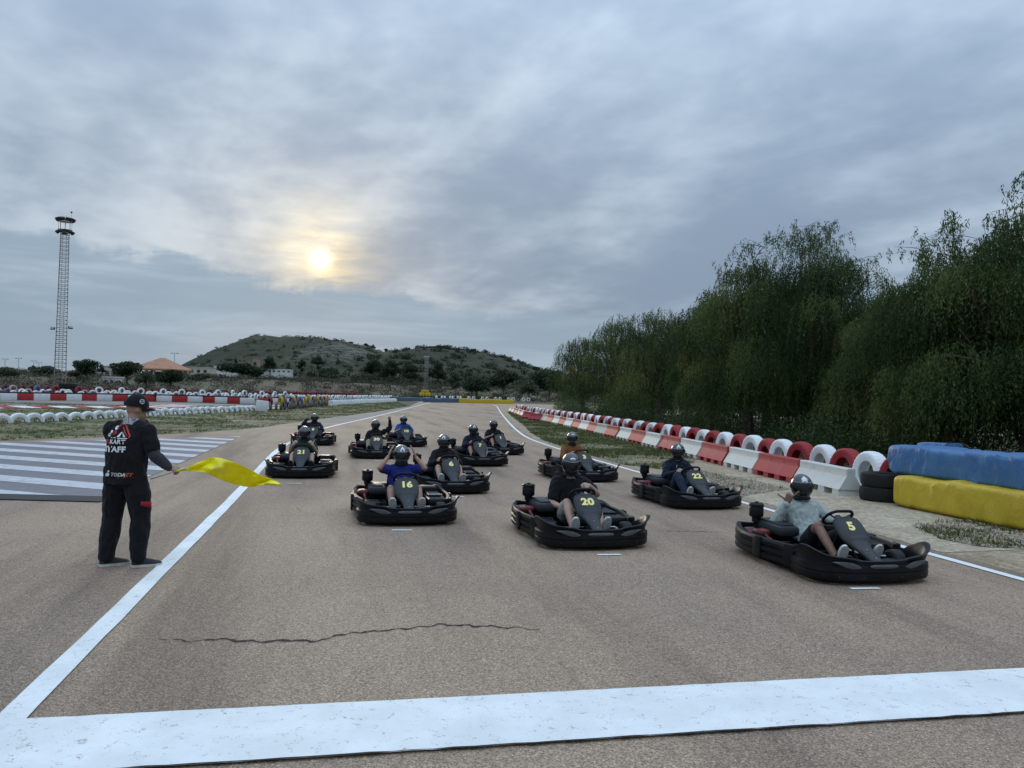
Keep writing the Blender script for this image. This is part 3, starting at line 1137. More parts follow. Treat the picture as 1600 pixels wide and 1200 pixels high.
def tyre_mesh(name, R, W, n, mat, tread=True):
    """axis along x"""
    mb = MB()
    h = W / 2
    Ri = R * 0.56
    prof = [(Ri, -h * 0.62), (Ri * 1.03, -h * 0.80), (R * 0.78, -h * 1.0), (R * 0.90, -h * 0.98), (R * 0.965, -h * 0.84), (R * 0.992, -h * 0.55), (R, -h * 0.12), (R, h * 0.12),
            (R * 0.992, h * 0.55), (R * 0.965, h * 0.84), (R * 0.90, h * 0.98), (R * 0.78, h * 1.0), (Ri * 1.03, h * 0.80), (Ri, h * 0.62), (R * 0.74, h * 0.7), (R * 0.88, h * 0.3),
            (R * 0.88, -h * 0.3), (R * 0.74, -h * 0.7)]
    rings = []
    for i in range(n):
        a = 2 * PI * i / n
        ring = []
        for j, (r, x) in enumerate(prof):
            rr = r
            if tread and 3 <= j <= 10 and i % 2 == 0:
                rr -= R * (0.016 if j in (6, 7) else 0.024)
            ring.append(Vector((x, rr * math.cos(a), rr * math.sin(a))))
        rings.append(ring)
    mb.loft(rings, closed=True, wrap=True)
    return mb.mesh(name, mat, 28 if tread else 40)


_tm = {}


def tyre(R, W, mkey, loc, yaw, tilt=0.0, n=48, label='', group='', name='tyre', roll=None):
    k = (R, W, mkey, n)
    if k not in _tm:
        _tm[k] = tyre_mesh('tyre', R, W, n, M[mkey], n >= 40)
    o = obj(name, _tm[k], loc=loc)
    o.rotation_mode = 'ZYX' if False else 'XYZ'
    o.rotation_euler = (random.uniform(0, 6.28) if roll is None else roll, tilt, yaw)
    tag(o, label, 'tyre', group)
    return o


def along(pts, dists):
    """points and headings at distances along a polyline"""
    P = [Vector(p) for p in pts]
    seg = [(b - a).length for a, b in zip(P[:-1], P[1:])]
    out = []
    for d in dists:
        i = 0
        while i < len(seg) - 1 and d > seg[i]:
            d -= seg[i]
            i += 1
        t = (P[i + 1] - P[i]).normalized()
        out.append((P[i] + t * d, t))
    return out


def plen(pts):
    return sum((Vector(b) - Vector(a)).length for a, b in zip(pts[:-1], pts[1:]))


# --- right: plastic barriers
def barrier_mesh(name, mat, L=1.98):
    """water filled road barrier, length along y, foot cut-outs below"""
    mb = MB()
    prof = [(-0.245, 0.0), (-0.245, 0.10), (-0.235, 0.125), (-0.105, 0.40), (-0.085, 0.43), (-0.085, 0.575), (-0.07, 0.60)]
    full = prof + [(-x, z) for x, z in prof[::-1]]
    ys = [-L / 2, -L / 2 + 0.012, L / 2 - 0.012, L / 2]
    # body above the feet
    body = [(-0.245, 0.135)] + [(-0.236, 0.15)] + prof[3:] + [(-x, z) for x, z in prof[:2:-1]] + [(0.236, 0.15), (0.245, 0.135)]
    n = 24
    rings = []
    for i in range(n + 1):
        t = i / n
        y = -L / 2 + L * t
        e = 0.985 if i in (0, n) else 1.0
        # moulded panels: shallow recesses on the slope
        ph = (t * 3) % 1.0
        rec = 0.007 if 0.10 < ph < 0.90 and 0 < i < n else 0.0
        ring = []
        for k, (x, z) in enumerate(body):
            r = rec if 0.14 < z < 0.42 else 0.0
            ring.append(Vector((x * e - math.copysign(r, x), y, z)))
        rings.append(ring)
    mb.loft(rings)
    # feet
    for k in range(4):
        y0 = -L / 2 + 0.006 + k * (L - 0.012 - 0.26) / 3
        x0, x1 = 0.245, 0.245
        mb.box((0, y0 + 0.13, 0.07), (0.488, 0.26, 0.14), taper=(0.985, 0.86))
    # coupling lug
    mb.rbox((0, L / 2 + 0.02, 0.44), (0.09, 0.06, 0.22), 0.015)
    return mb.mesh(name, mat, 25)


BM = {k: barrier_mesh('barrier', M[k]) for k in ('p_red', 'p_white', 'p_dirty')}
row = [(6.53, 14.6), (6.12, 18.6), (5.42, 26.0), (5.0, 30.1), (3.38, 44.6), (2.0, 54.8), (0.93, 65.6), (-0.07, 82.0)]
tot = plen(row)
nb = int(tot / 2.04)
GAPS = {17: 'gap'}
cnt = {'red': 0, 'white': 0}
for i, (p, t) in enumerate(along(row, [1.0 + 2.04 * k for k in range(nb)])):
    red = i % 2 == 1
    key = 'p_red' if red else ('p_white' if i < 8 else random.choice(['p_white', 'p_dirty']))
    yaw = math.atan2(-t.x, t.y) + random.uniform(-0.025, 0.025)
    off = random.uniform(-0.03, 0.03)
    if i in (19, 21):                       # two stand askew further down
        yaw += 0.35
        off -= 0.25
    o = obj('plastic_barrier', BM[key], loc=(p.x + off, p.y, 0.004), rot=(0, 0, yaw), scale=(1, 1, 0.86))
    c = 'red' if red else 'white'
    cnt[c] += 1
    lab = f'{c} plastic road barrier, {ordinal(cnt[c])} {c} one from the near end of the row'
    tag(o, lab, 'barrier', 'plastic barriers along the right verge')

# --- right: tyres standing behind the barriers
trow = [(7.24, 14.0), (6.80, 18.6), (6.10, 26.0), (5.68, 30.1), (4.06, 44.6), (2.68, 54.8), (1.62, 65.6), (0.62, 82.0)]
cnt = {'red': 0, 'white': 0}
nt = int(plen(trow) / 0.955)
for i, (p, t) in enumerate(along(trow, [0.22 + 0.955 * k for k in range(nt)])):
    red = i % 2 == 0
    c = 'red' if red else 'white'
    cnt[c] += 1
    yaw = math.atan2(t.y, t.x) + PI / 2 + random.uniform(-0.12, 0.12) + 0.12
    tyre(0.46, 0.29, 't_' + c, (p.x + random.uniform(-.04, .04), p.y, 0.365 + random.uniform(-0.02, 0.02)), yaw, random.uniform(-0.05, 0.05), 64 if i < 26 else 32,
         f'{c} painted tyre behind the plastic barriers, {ordinal(cnt[c])} {c} one from the near end', 'upright tyres behind the plastic barriers')

# --- left: white tyres sunk into the verge
r0, r1 = (-21.3, 29.0), (-20.4, 60.5)
n = 32
for i in range(n):
    a = Vector(r0).lerp(Vector(r1), i / (n - 1))
    tyre(0.45, 0.24, 't_white', (a.x + random.uniform(-.06, .06), a.y, -0.03 + random.uniform(-0.03, 0.04)), random.uniform(-0.15, 0.15) - 0.60, random.uniform(-.06, .06), 40,
         f'white half buried tyre on the left verge, {ordinal(i + 1)} from the near end of its line', 'white tyres sunk in the left verge')

# --- left: painted wall in the background with tyres behind
wall_pts = [gp(-60, 625.2), gp(60, 625.8), gp(150, 626.4), gp(240, 627.3), gp(320, 629.0), gp(398, 631.5)]
wall_pts = [Vector(p) for p in wall_pts]
bl = 1.62


def block_mesh(mat):
    mb = MB()
    mb.rbox((0, 0, 0.34), (bl - 0.02, 0.42, 0.68), 0.03)
    return mb.mesh('block', mat, 30)


BLK = {'r': block_mesh(M['kerb_red']), 'w': block_mesh(M['kerb_white'])}


def block_wall(pts, label, start=0):
    root = empty('painted_wall', (pts[0].x, pts[0].y, 0))
    tag(root, label, 'wall')
    L = plen(pts)
    cap = MB()
    path = []
    for i, (p, t) in enumerate(along(pts, [bl * (k + 0.5) for k in range(int(L / bl))])):
        o = obj('block', BLK['r' if (i + start) % 2 else 'w'], root, loc=(p.x - pts[0].x, p.y - pts[0].y, 0), rot=(0, 0, math.atan2(t.y, t.x)))
        path.append((p.x - pts[0].x, p.y - pts[0].y, 0.74))
    cap.tube(path, 0.09, 6)
    cap.build('rubber_capping', M['t_black'], root)
    return root


block_wall(wall_pts, 'long red and white block wall across the far left of the circuit')
wall2 = [Vector(gp(405, 631.2)), Vector(gp(450, 631.0)), Vector(gp(490, 630.4))]
block_wall(wall2, 'short red and white block wall behind the coloured tyres', 1)

# tyre rows behind the wall
back_pts = [gp(-60, 621.2), gp(100, 622.2), gp(240, 624.0), gp(330, 625.4), gp(420, 625.8), gp(520, 624.6), gp(612, 623.6)]
L = plen(back_pts)
cols = {0: 't_white', 2: 't_white', 3: 't_blue', 5: 't_blue', 6: 't_pink', 7: 't_white', 8: 't_pink', 9: 't_blue', 12: 't_red', 13: 't_white', 15: 't_red', 16: 't_pink'}
ncol = {}
CNAME = {'t_white': 'white', 't_blue': 'blue', 't_pink': 'pale red', 't_red': 'red', 't_yellow': 'yellow', 't_dark_red': 'dull red', 't_orange': 'orange', 't_grey': 'grey', 't_black': 'black'}
k = 0
d = 0.5
while d < L - 0.4:
    (p, t), = along(back_pts, [d])
    front = k % 2 == 0
    key = cols.get(k, 't_white')
    R = random.uniform(0.42, 0.5)
    zc = 0.78 + 0.22 if k % 3 == 0 else 0.62
    if p.y > 125:
        zc = 0.45
    ncol[key] = ncol.get(key, 0) + 1
    tyre(R, 0.24, key, (p.x + random.uniform(-.1, .1), p.y + (0.0 if front else 0.35), zc), math.atan2(t.y, t.x) + PI / 2 + random.uniform(-.35, .35), random.uniform(-.15, .15), 24,
         f'{CNAME[key]} tyre jumbled behind the far wall, {ordinal(ncol[key])} {CNAME[key]} one from left', 'tyre bank behind the far wall')
    k += 1
    d += 0.85 if p.y < 110 else 1.3
FAR = MB()
_ft = tyre_mesh('tmp', 0.46, 0.25, 16, M['t_dark_red'], False)
_fv = [v.co.copy() for v in _ft.vertices]
_ff = [tuple(p.vertices) for p in _ft.polygons]


def far_tyre(loc, yaw, mat):
    R_ = Matrix.Rotation(yaw, 3, 'Z')
    FAR.add([R_ @ v + Vector(loc) for v in _fv], _ff, mat)


# lower tyres carry the upper ones
d = 0.4
k = 0
while d < L * 0.62:
    (p, t), = along(back_pts, [d])
    k += 1
    far_tyre((p.x, p.y - 0.30, 0.42), math.atan2(t.y, t.x) + PI / 2 + random.uniform(-.2, .2), 1 if k % 4 else 2)
    d += 1.35
red_pts = [gp(-60, 619.2), gp(120, 619.8), gp(260, 621.5), gp(400, 623.5), gp(560, 622.6)]
L = plen(red_pts)
d = 0.5
k = 0
while d < L - 0.3:
    (p, t), = along(red_pts, [d])
    k += 1
    yw = math.atan2(t.y, t.x) + PI / 2 + random.uniform(-.2, .2)
    far_tyre((p.x, p.y, 0.95), yw, 0)
    far_tyre((p.x + t.x * 0.5, p.y + t.y * .5, 0.42), yw, 0)
    d += 1.35
# black bales by the mast
for (px, w, h, lab) in ((85, 3.0, 0.85, 'low black tyre bale left of the lattice mast foot'), (97, 2.2, 1.75, 'tall black tyre bale in front of the lattice mast foot')):
    c = gp(px, 621.5)
    mb = MB()
    for j in range(3):
        z0 = h * j / 3
        mb.rbox((0, 0, z0 + h / 6), (w * (1 - 0.05 * j), 0.8, h / 3 - 0.01), 0.09)
    o = mb.build('tyre_bale', M['t_black'], loc=(c[0], c[1] + 1.2, 0))
    tag(o, lab, 'tyre bale')

# coloured tyres and white post row along the left verge
crow = [gp(420, 641), gp(450, 639.6), gp(480, 637.0), gp(512, 633.6)]
mb = MB()
mb.rbox((0, 0, 0.42), (0.9, 0.5, 0.84), 0.05)
c = gp(408, 643)
o = mb.build('marker_block', M['kerb_white'], loc=(c[0], c[1], 0), rot=(0, 0.12, 0.3))
tag(o, 'tilted white block at the start of the coloured tyre row', 'block')
L = plen(crow)
seq = ['t_dark_red', 't_grey', 't_yellow', 't_grey', 't_grey', 't_grey', 't_yellow', 't_orange', 't_grey', 't_blue', 't_grey', 't_yellow', 't_grey', 't_grey', 't_yellow', 't_grey']
ncol = {}
nn = 26
for k in range(nn):
    (p, t), = along(crow, [L * (k + 0.5) / nn])
    for lv in range(2):
        key = seq[k % len(seq)] if lv else 't_grey'
        if lv and k % 3 == 1:
            continue
        ncol[(key, lv)] = ncol.get((key, lv), 0) + 1
        tyre(0.36, 0.2, key, (p.x + random.uniform(-.08, .08), p.y, 0.34 + lv * 0.42), math.atan2(t.y, t.x) + PI / 2 + random.uniform(-.3, .3) + 0.5, random.uniform(-.1, .1), 20,
             f'{CNAME[key]} {"upper" if lv else "lower"} tyre of the coloured row, {ordinal(ncol[(key, lv)])} {CNAME[key]} one from the block', 'coloured tyre row left of the far straight')
prow = [gp(516, 633.4), gp(560, 630.8), gp(618, 627.8)]
L = plen(prow)
nn = 46
for k in range(nn):
    (p, t), = along(prow, [L * (k + 0.5) / nn])
    tyre(0.36, 0.2, 't_white', (p.x, p.y, 0.26), math.atan2(t.y, t.x) + PI + random.uniform(-.1, .1), 0, 20,
         f'small white tyre edging the far left of the straight, {ordinal(k + 1)} from the coloured row', 'white tyre edging of the far straight')

# flat red and white kerb of the inner loop
kp = [Vector(p) for p in (gp(-40, 637.6), gp(60, 637.4), gp(140, 637.6), gp(210, 637.8), gp(258, 636.6), gp(290, 634.2))]
kroot = empty('kerb', (kp[0].x, kp[0].y, 0))
tag(kroot, 'low red and white kerb along the inner loop on the left', 'kerb')
KM = {}
for key in ('kerb_red', 'kerb_white'):
    mb = MB()
    mb.add([(-0.62, -1.1, 0), (0.62, -1.1, 0), (0.62, 1.1, 0), (-0.62, 1.1, 0), (-0.62, -1.1, 0.02), (0.62, -1.1, 0.02), (0.62, 1.1, 0.11), (-0.62, 1.1, 0.11)],
           [(3, 2, 1, 0), (4, 5, 6, 7), (0, 1, 5, 4), (1, 2, 6, 5), (2, 3, 7, 6), (3, 0, 4, 7)])
    KM[key] = mb.mesh('kerb_stone', M[key])
L = plen(kp)
for k, (p, t) in enumerate(along(kp, [1.26 * (j + 0.5) for j in range(int(L / 1.26))])):
    obj('kerb_stone', KM['kerb_red' if k % 2 else 'kerb_white'], kroot, loc=(p.x - kp[0].x, p.y - kp[0].y, 0.016), rot=(0, 0, math.atan2(t.y, t.x)))

# end of the straight: blue and yellow covered walls, white topped tyres
def cover_wall(name, a, b, h, mat, label, w=0.9):
    A, B = Vector(gp(*a)), Vector(gp(*b))
    Ln = (B - A).length
    mb = MB()
    n = max(6, int(Ln / 1.2))
    rings = []
    for i in range(n + 1):
        x = Ln * i / n
        hh = h * (1 + 0.10 * math.sin(i * 1.7) + random.uniform(-.05, .05))
        rings.append([Vector((x, yy, zz)) for yy, zz in ((-w / 2, 0), (-w * .52, hh * .5), (-w * .45, hh * .93), (-w * .2, hh), (w * .2, hh), (w * .45, hh * .93), (w / 2, 0))])
    mb.loft(rings)
    o = mb.build(name, mat, loc=(A.x, A.y, 0), rot=(0, 0, math.atan2((B - A).y, (B - A).x)))
    tag(o, label, 'barrier')
    return A, B


M['cover_blue_far'] = painted('blue_cover_far', (0.075, 0.115, 0.16), 0.6, 0.5)
M['cover_yellow_far'] = painted('yellow_cover_far', (0.52, 0.36, 0.02), 0.6, 0.35)
cover_wall('covered_tyre_wall', (612, 626.5), (668, 627.2), 0.8, M['cover_blue_far'], 'dull blue covered wall beside the end of the left verge')
cover_wall('covered_tyre_wall', (664, 628.6), (716, 629.2), 0.85, M['cover_blue_far'], 'blue covered wall at the end of the straight left of the yellow one')
cover_wall('covered_tyre_wall', (717, 629.4), (801, 631.4), 0.85, M['cover_yellow_far'], 'long yellow covered wall closing the end of the straight')
erow = [gp(640, 626.4), gp(720, 627.0), gp(800, 628.6), gp(838, 629.6)]
L = plen(erow)
nn = 34
for k in range(nn):
    (p, t), = along(erow, [L * (k + 0.5) / nn])
    far_tyre((p.x, p.y + 2.0, 0.75), math.atan2(t.y, t.x) + PI / 2 + 0.2, 3 if k % 3 == 0 or k < 8 else 1)
o = FAR.build('far_tyres', [M['t_dark_red'], M['t_white'], M['t_grey'], M['t_black']])
tag(o, 'small far tyres massed behind the walls at the back of the circuit', 'tyres', kind='stuff')
# ------------------------------------------------------------------ covered tyre bundles at the right
def tarp_mat(name, col, pale, dark, wear):
    m, g, b = new_mat(name)
    p = coords(g)
    n = g.noise(p, 1.6, 6, 0.65, 0.5)
    c = g.mix(g.ss(n, 0.3, 0.7), col, pale)
    st = g.ss(g.noise(g.vm('MULTIPLY', p, (2.5, 1.0, 0.6)), 2.0, 6, 0.7, 0.6), 0.52, 0.75)
    c = g.mix(g.m('MULTIPLY', st, wear), c, dark)
    g.put(b.inputs['Base Color'], c)
    b.inputs['Roughness'].default_value = 0.52
    h = g.m('ADD', g.noise(g.vm('MULTIPLY', p, (1.6, 1.0, 0.8)), 3.5, 5, 0.6, 1.2), g.m('MULTIPLY', g.noise(p, 120, 2), 0.03))
    bump(g, b, h, 0.45, 0.06)
    return m


M['tarp_blue'] = tarp_mat('blue_tarpaulin', (0.035, 0.125, 0.30), (0.07, 0.185, 0.36), (0.11, 0.155, 0.20), 0.6)
M['tarp_yellow'] = tarp_mat('yellow_tarpaulin', (0.50, 0.335, 0.012), (0.58, 0.41, 0.02), (0.30, 0.20, 0.02), 0.4)


def bundle(name, origin, heading, L, W, z0, h, mat, label, seed, folds, tipr):
    """a long soft bundle, x along its length; ends drawn in"""
    rng = random.Random(seed)
    n, k = 130, 44
    rings = []
    fl = [(rng.uniform(0.2, L), rng.uniform(-1.0, 1.0), rng.uniform(0.02, 0.06), rng.uniform(0.004, 0.020)) for _ in range(folds)]
    for i in range(n + 1):
        x = L * (i / n) ** 1.25
        e = min(1.0, (x + 0.02) / tipr)
        e = math.sqrt(max(0.0, 1 - (1 - e) ** 2)) * 0.55 + 0.45 * min(1, (x + 0.05) / (tipr * 0.45)) if x < tipr else 1.0
        e = min(e, 1.0)
        ring = []
        for j in range(k):
            a = 2 * PI * j / k
            ca, sa = math.cos(a), math.sin(a)
            sx = math.copysign(abs(ca) ** 0.26, ca) * W / 2
            sz = math.copysign(abs(sa) ** 0.26, sa) * h / 2
            sag = 0.012 * math.sin(x * 2.1 + seed) + 0.006 * math.sin(x * 5.3 + seed * 2)
            d = 0.0
            for fx, sl, wd, amp in fl:
                q = (x - fx - sl * (sz / h + 0.5)) / wd
                if abs(q) < 3:
                    d += amp * 1.25 * math.exp(-abs(q) * 1.3)
            d += 0.012 * mnoise.fractal(Vector((x * 2.3, sx * 3, sz * 3 + seed)), 1.0, 2.0, 4)
            d += 0.010 * mnoise.noise(Vector((x * 0.9, sx * 1.5, sz * 1.5 + seed * 3)))
            r = 1.0 + d / (0.5 * h)
            lo = 0.97 if sa < -0.5 else 1.0
            ring.append(Vector((x, sx * r * e * lo, z0 + h / 2 + sz * (r if sa > -0.6 else 1.0) * (e * 0.75 + 0.25) + sag * (sa > 0))))
        rings.append(ring)
    mb = MB()
    mb.loft(rings)
    o = mb.build(name, mat, loc=origin, rot=(0, 0, heading), sharp=60)
    tag(o, label, 'tarpaulin')
    return o


hd = math.atan2(-2.42, 0.62)
nrm = Vector((-math.sin(hd), math.cos(hd)))       # to the outside, away from the track
o0 = Vector((6.60, 13.55)) + nrm * 0.40
bundle('covered_bundle', (o0.x, o0.y, 0), hd, 7.5, 0.80, 0.006, 0.55, M['tarp_yellow'], 'long yellow tarpaulin bundle lying on the dirt under the blue one', 3, 34, 0.5)
o1 = Vector((6.58, 13.95)) + nrm * 0.62
bundle('covered_bundle', (o1.x, o1.y, 0), hd, 8.0, 0.84, 0.525, 0.52, M['tarp_blue'], 'long blue tarpaulin bundle resting on top of the yellow one', 8, 26, 0.30)
bundle('covered_bundle', (o1.x + nrm.x * 0.55 - 0.02, o1.y + nrm.y * 0.55 + 0.15, 0), hd, 0.75, 0.40, 0.66, 0.44, M['tarp_blue'], 'short bulging end of blue tarpaulin behind the long blue bundle', 5, 8, 0.3)
sp = Vector((6.50, 13.98)) + nrm * 0.34
for j in range(2):
    o = tyre(0.40, 0.25, 't_black', (sp.x + 0.02 * j, sp.y, 0.135 + 0.25 * j), 0, PI / 2, 48,
             ('lower' if j == 0 else 'upper') + ' black tyre of the flat pair at the end of the yellow bundle', 'black tyres lying by the yellow bundle')

# ------------------------------------------------------------------ pepper trees
def weeping_tree(base, H, Wr, nstr, seed, label, group, lobes_n=24, wisps=3, low=0.6, leaf=(0.145, 0.040), squash=0.95):
    rng = np.random.default_rng(seed)
    pr = random.Random(seed)
    root = empty('pepper_tree', base, pr.uniform(0, 6))
    tag(root, label, 'tree', group)
    # lobes of the crown: umbrellas of foliage spread over a dome
    lobes = []
    for i in range(lobes_n):
        a = 2.39996 * i + pr.uniform(-.3, .3)
        fr = math.sqrt((i + 0.5) / lobes_n)
        R = Wr * pr.uniform(0.20, 0.34)
        rr = (Wr - R * 0.75) * fr * pr.uniform(0.9, 1.08)
        dome = H * (0.34 + 0.66 * math.sqrt(max(0.0, 1 - (rr / (1.08 * Wr)) ** 2)))
        zz = dome * pr.uniform(0.80, 1.0) - R
        lobes.append((rr * math.cos(a), rr * math.sin(a) * squash, max(zz, 0.9), R))
    for i in range(lobes_n // 2):                    # lower outer umbrellas
        a = 2.39996 * i * 1.7 + pr.uniform(-.3, .3)
        R = Wr * pr.uniform(0.20, 0.32)
        rr = (Wr - R * 0.6) * pr.uniform(0.75, 1.02)
        lobes.append((rr * math.cos(a), rr * math.sin(a) * squash, H * pr.uniform(0.24, 0.50), R))
    for i in range(6):                               # heart of the crown
        a = pr.uniform(0, 2 * PI)
        lobes.append((Wr * 0.3 * math.cos(a), Wr * 0.3 * math.sin(a), H * pr.uniform(0.3, 0.65), Wr * 0.36))
    lobes.append((0, 0, H - Wr * 0.30, Wr * 0.30))
    # trunk and limbs
    mb = MB()
    fork = Vector((pr.uniform(-.2, .2), pr.uniform(-.2, .2), H * 0.24))
    mb.tube([(0, 0, -0.15), (0.03, 0.02, 0.25), (fork.x * .5, fork.y * .6, H * 0.13), fork], [0.34, 0.25, 0.21, 0.19], 9)
    for (lx, ly, lz, R) in lobes[:lobes_n + 2]:
        e = Vector((lx, ly, lz + R * 0.3))
        m1 = fork.lerp(e, 0.35) + Vector((pr.uniform(-.3, .3), pr.uniform(-.3, .3), 0.35))
        m2 = fork.lerp(e, 0.7) + Vector((pr.uniform(-.3, .3), pr.uniform(-.3, .3), 0.3))
        mb.tube([fork - Vector((0, 0, 0.15)), m1, m2, e], [0.13, 0.085, 0.05, 0.018], 6)
        for q in range(3):
            d = Vector((pr.uniform(-1, 1), pr.uniform(-1, 1), pr.uniform(0.1, 1))).normalized()
            mb.tube([m2, m2.lerp(m2 + d * R, 0.5) + Vector((0, 0, .08)), m2 + d * R * 1.05], [0.035, 0.022, 0.008], 5)
    # wispy leaders over the crown
    wis = []
    for q in range(wisps):
        lx, ly, lz, R = lobes[pr.randrange(max(3, lobes_n // 3))] if q else lobes[-1]
        s = Vector((lx, ly, lz + R * 0.6))
        d = Vector((pr.uniform(-.6, .6), pr.uniform(-.6, .6), 1)).normalized()
        pts = [s, s + d * 0.4, s + d * 0.75 + Vector((pr.uniform(-.15, .15), 0, 0)), s + d * 1.0 + Vector((pr.uniform(-.3, .3), pr.uniform(-.3, .3), 0))]
        mb.tube(pts, [0.028, 0.02, 0.012, 0.005], 5)
        for w in range(9):
            a = pts[1 + w % 3]
            e = a + Vector((pr.uniform(-1.0, 1.0), pr.uniform(-1.0, 1.0), pr.uniform(-0.1, .45)))
            mb.tube([a, a.lerp(e, .5) + Vector((0, 0, .06)), e], [0.012, 0.008, 0.004], 4)
            wis.append(e)
            wis.append(a.lerp(e, 0.6))
    mb.build('trunk', M['bark'], root)
    # hanging strands
    L = np.array(lobes)
    w = L[:, 3] ** 2
    pick = rng.choice(len(L), nstr, p=w / w.sum())
    d = rng.normal(0, 1, (nstr, 3))
    d[:, 2] = np.abs(d[:, 2]) * 1.0 - 0.12
    d /= np.linalg.norm(d, axis=1)[:, None]
    u = rng.uniform(0.75, 1.06, nstr)
    A = L[pick, :3] + d * (L[pick, 3] * u)[:, None] * np.array([1.0, 1.0, 0.75])
    A += rng.normal(0, 0.06, A.shape)
    out = d[:, :2] / (np.linalg.norm(d[:, :2], axis=1)[:, None] + 1e-6)
    ln = rng.uniform(0.45, 1.0, nstr) * L[pick, 3] * rng.uniform(1.0, 2.6, nstr)
    ln = np.minimum(np.clip(ln, 0.25, 2.6), np.maximum(A[:, 2] - low * 0.5, 0.25))
    lt = rng.normal(0.47, 0.28, len(L))
    tint_s = np.clip(lt[pick] + rng.normal(0, 0.12, nstr), 0, 1)
    if wis:
        W_ = np.array([(p.x, p.y, p.z) for p in wis])
        W_ = np.repeat(W_, 3, 0) + rng.normal(0, 0.12, (len(W_) * 3, 3))
        A = np.concatenate([A, W_])
        o2 = rng.normal(0, 1, (len(W_), 2))
        out = np.concatenate([out, o2 / np.linalg.norm(o2, axis=1)[:, None]])
        ln = np.concatenate([ln, rng.uniform(0.2, 0.55, len(W_))])
        tint_s = np.concatenate([tint_s, rng.uniform(0.3, 0.8, len(W_))])
    K = 16 if leaf[0] < 0.12 else 13
    ns = len(A)
    t = (np.arange(K)[None, :] + rng.uniform(0, 1, (ns, K))) / K
    sway = rng.normal(0, 0.10, (ns, 2))
    pos = np.empty((ns, K, 3))
    flare = 0.22 * np.sqrt(t) * np.minimum(ln, 1.2)[:, None]
    pos[:, :, 0] = A[:, None, 0] + out[:, None, 0] * flare + sway[:, None, 0] * t
    pos[:, :, 1] = A[:, None, 1] + out[:, None, 1] * flare + sway[:, None, 1] * t
    pos[:, :, 2] = A[:, None, 2] - ln[:, None] * t + 0.05 * np.sin(t * 3)
    pos = pos.reshape(-1, 3) + rng.normal(0, 0.025, (ns * K, 3))
    pos[:, 2] = np.maximum(pos[:, 2], 0.15)
    N = len(pos)
    dr = rng.normal(0, 0.40, (N, 3))
    dr[:, 2] = -np.abs(rng.normal(0.8, 0.35, N))
    dr /= np.linalg.norm(dr, axis=1)[:, None]
    sd = np.cross(dr, rng.normal(0, 1, (N, 3)))
    sd /= np.linalg.norm(sd, axis=1)[:, None] + 1e-9
    l = rng.uniform(0.6, 1.3, N) * leaf[0]
    ww = rng.uniform(0.6, 1.2, N) * leaf[1] * 0.5
    p0 = pos
    p1 = pos + dr * (l * 0.45)[:, None] + sd * ww[:, None]
    p2 = pos + dr * l[:, None]
    p3 = pos + dr * (l * 0.45)[:, None] - sd * ww[:, None]
    V = np.stack([p0, p1, p2, p3], 1).reshape(-1, 3)
    F_ = np.arange(len(V)).reshape(-1, 4)
    tint = np.clip(np.repeat(tint_s, K) + rng.normal(0, 0.10, N), 0, 1)
    obj('crown', np_mesh('crown', V, F_, M['pepper_leaf'], tint), root)
    return root


PG = 'pepper trees behind the right barriers'


def tree_at(px, d):
    return (px - 800) / FPX * d


TR = [  # px, distance, height, half width, strands, wisps, label
    (912, 66.0, 7.3, 3.1, 2800, 0, 'farthest small weeping tree at the left end of the row'),
    (965, 57.0, 8.3, 2.9, 2800, 0, 'slender weeping tree, second from the far end of the row'),
    (1030, 48.0, 7.8, 3.3, 3800, 0, 'rounded weeping tree just left of the tallest crowns'),
    (1112, 38.0, 7.6, 2.3, 3400, 1, 'dark weeping tree half hidden beside the broad central crown'),
    (1172, 33.0, 8.1, 3.1, 5000, 5, 'tall weeping tree with a bare wispy top behind the tyre row'),
    (1285, 29.5, 8.1, 3.3, 6000, 6, 'broad central weeping tree with airy leaders on top'),
    (1400, 27.0, 5.7, 2.6, 4200, 0, 'lower weeping tree filling the dip between the two largest crowns'),
    (1482, 21.5, 6.4, 2.8, 5600, 4, 'large weeping tree behind the blue bundle'),
    (1605, 19.5, 6.9, 2.9, 5600, 5, 'tallest weeping tree cut by the right edge of the picture'),
    (1770, 17.5, 7.2, 2.7, 2600, 2, 'weeping tree just beyond the right edge of the picture'),
]
for i, (px, d, H, Wr, ns, ws, lab) in enumerate(TR):
    x = tree_at(px, d)
    near = d < 31
    weeping_tree((x, d, 0), H, Wr, int(ns * (1.35 if near else 1)), 40 + i, lab, PG, wisps=ws, low=0.5, leaf=(0.115, 0.031) if near else (0.145, 0.040))

for i, (off, d, H, Wr) in enumerate(((7.5, 22, 6.0, 3.0), (7.5, 28, 6.0, 3.2), (7.5, 35, 6.4, 3.4), (7.5, 43, 6.2, 3.4), (7.5, 53, 6.4, 3.4), (7.5, 64, 6.2, 3.4))):
    rx = float(np.interp(d, [p[1] for p in trow], [p[0] for p in trow]))
    weeping_tree((rx + off + 2.5, d, 0), H, Wr, 2600, 70 + i, 'weeping tree standing in the second row, ' + ordinal(i + 1) + ' of that row from the near end', 'second row of pepper trees', wisps=0, low=0.4, leaf=(0.22, 0.07))

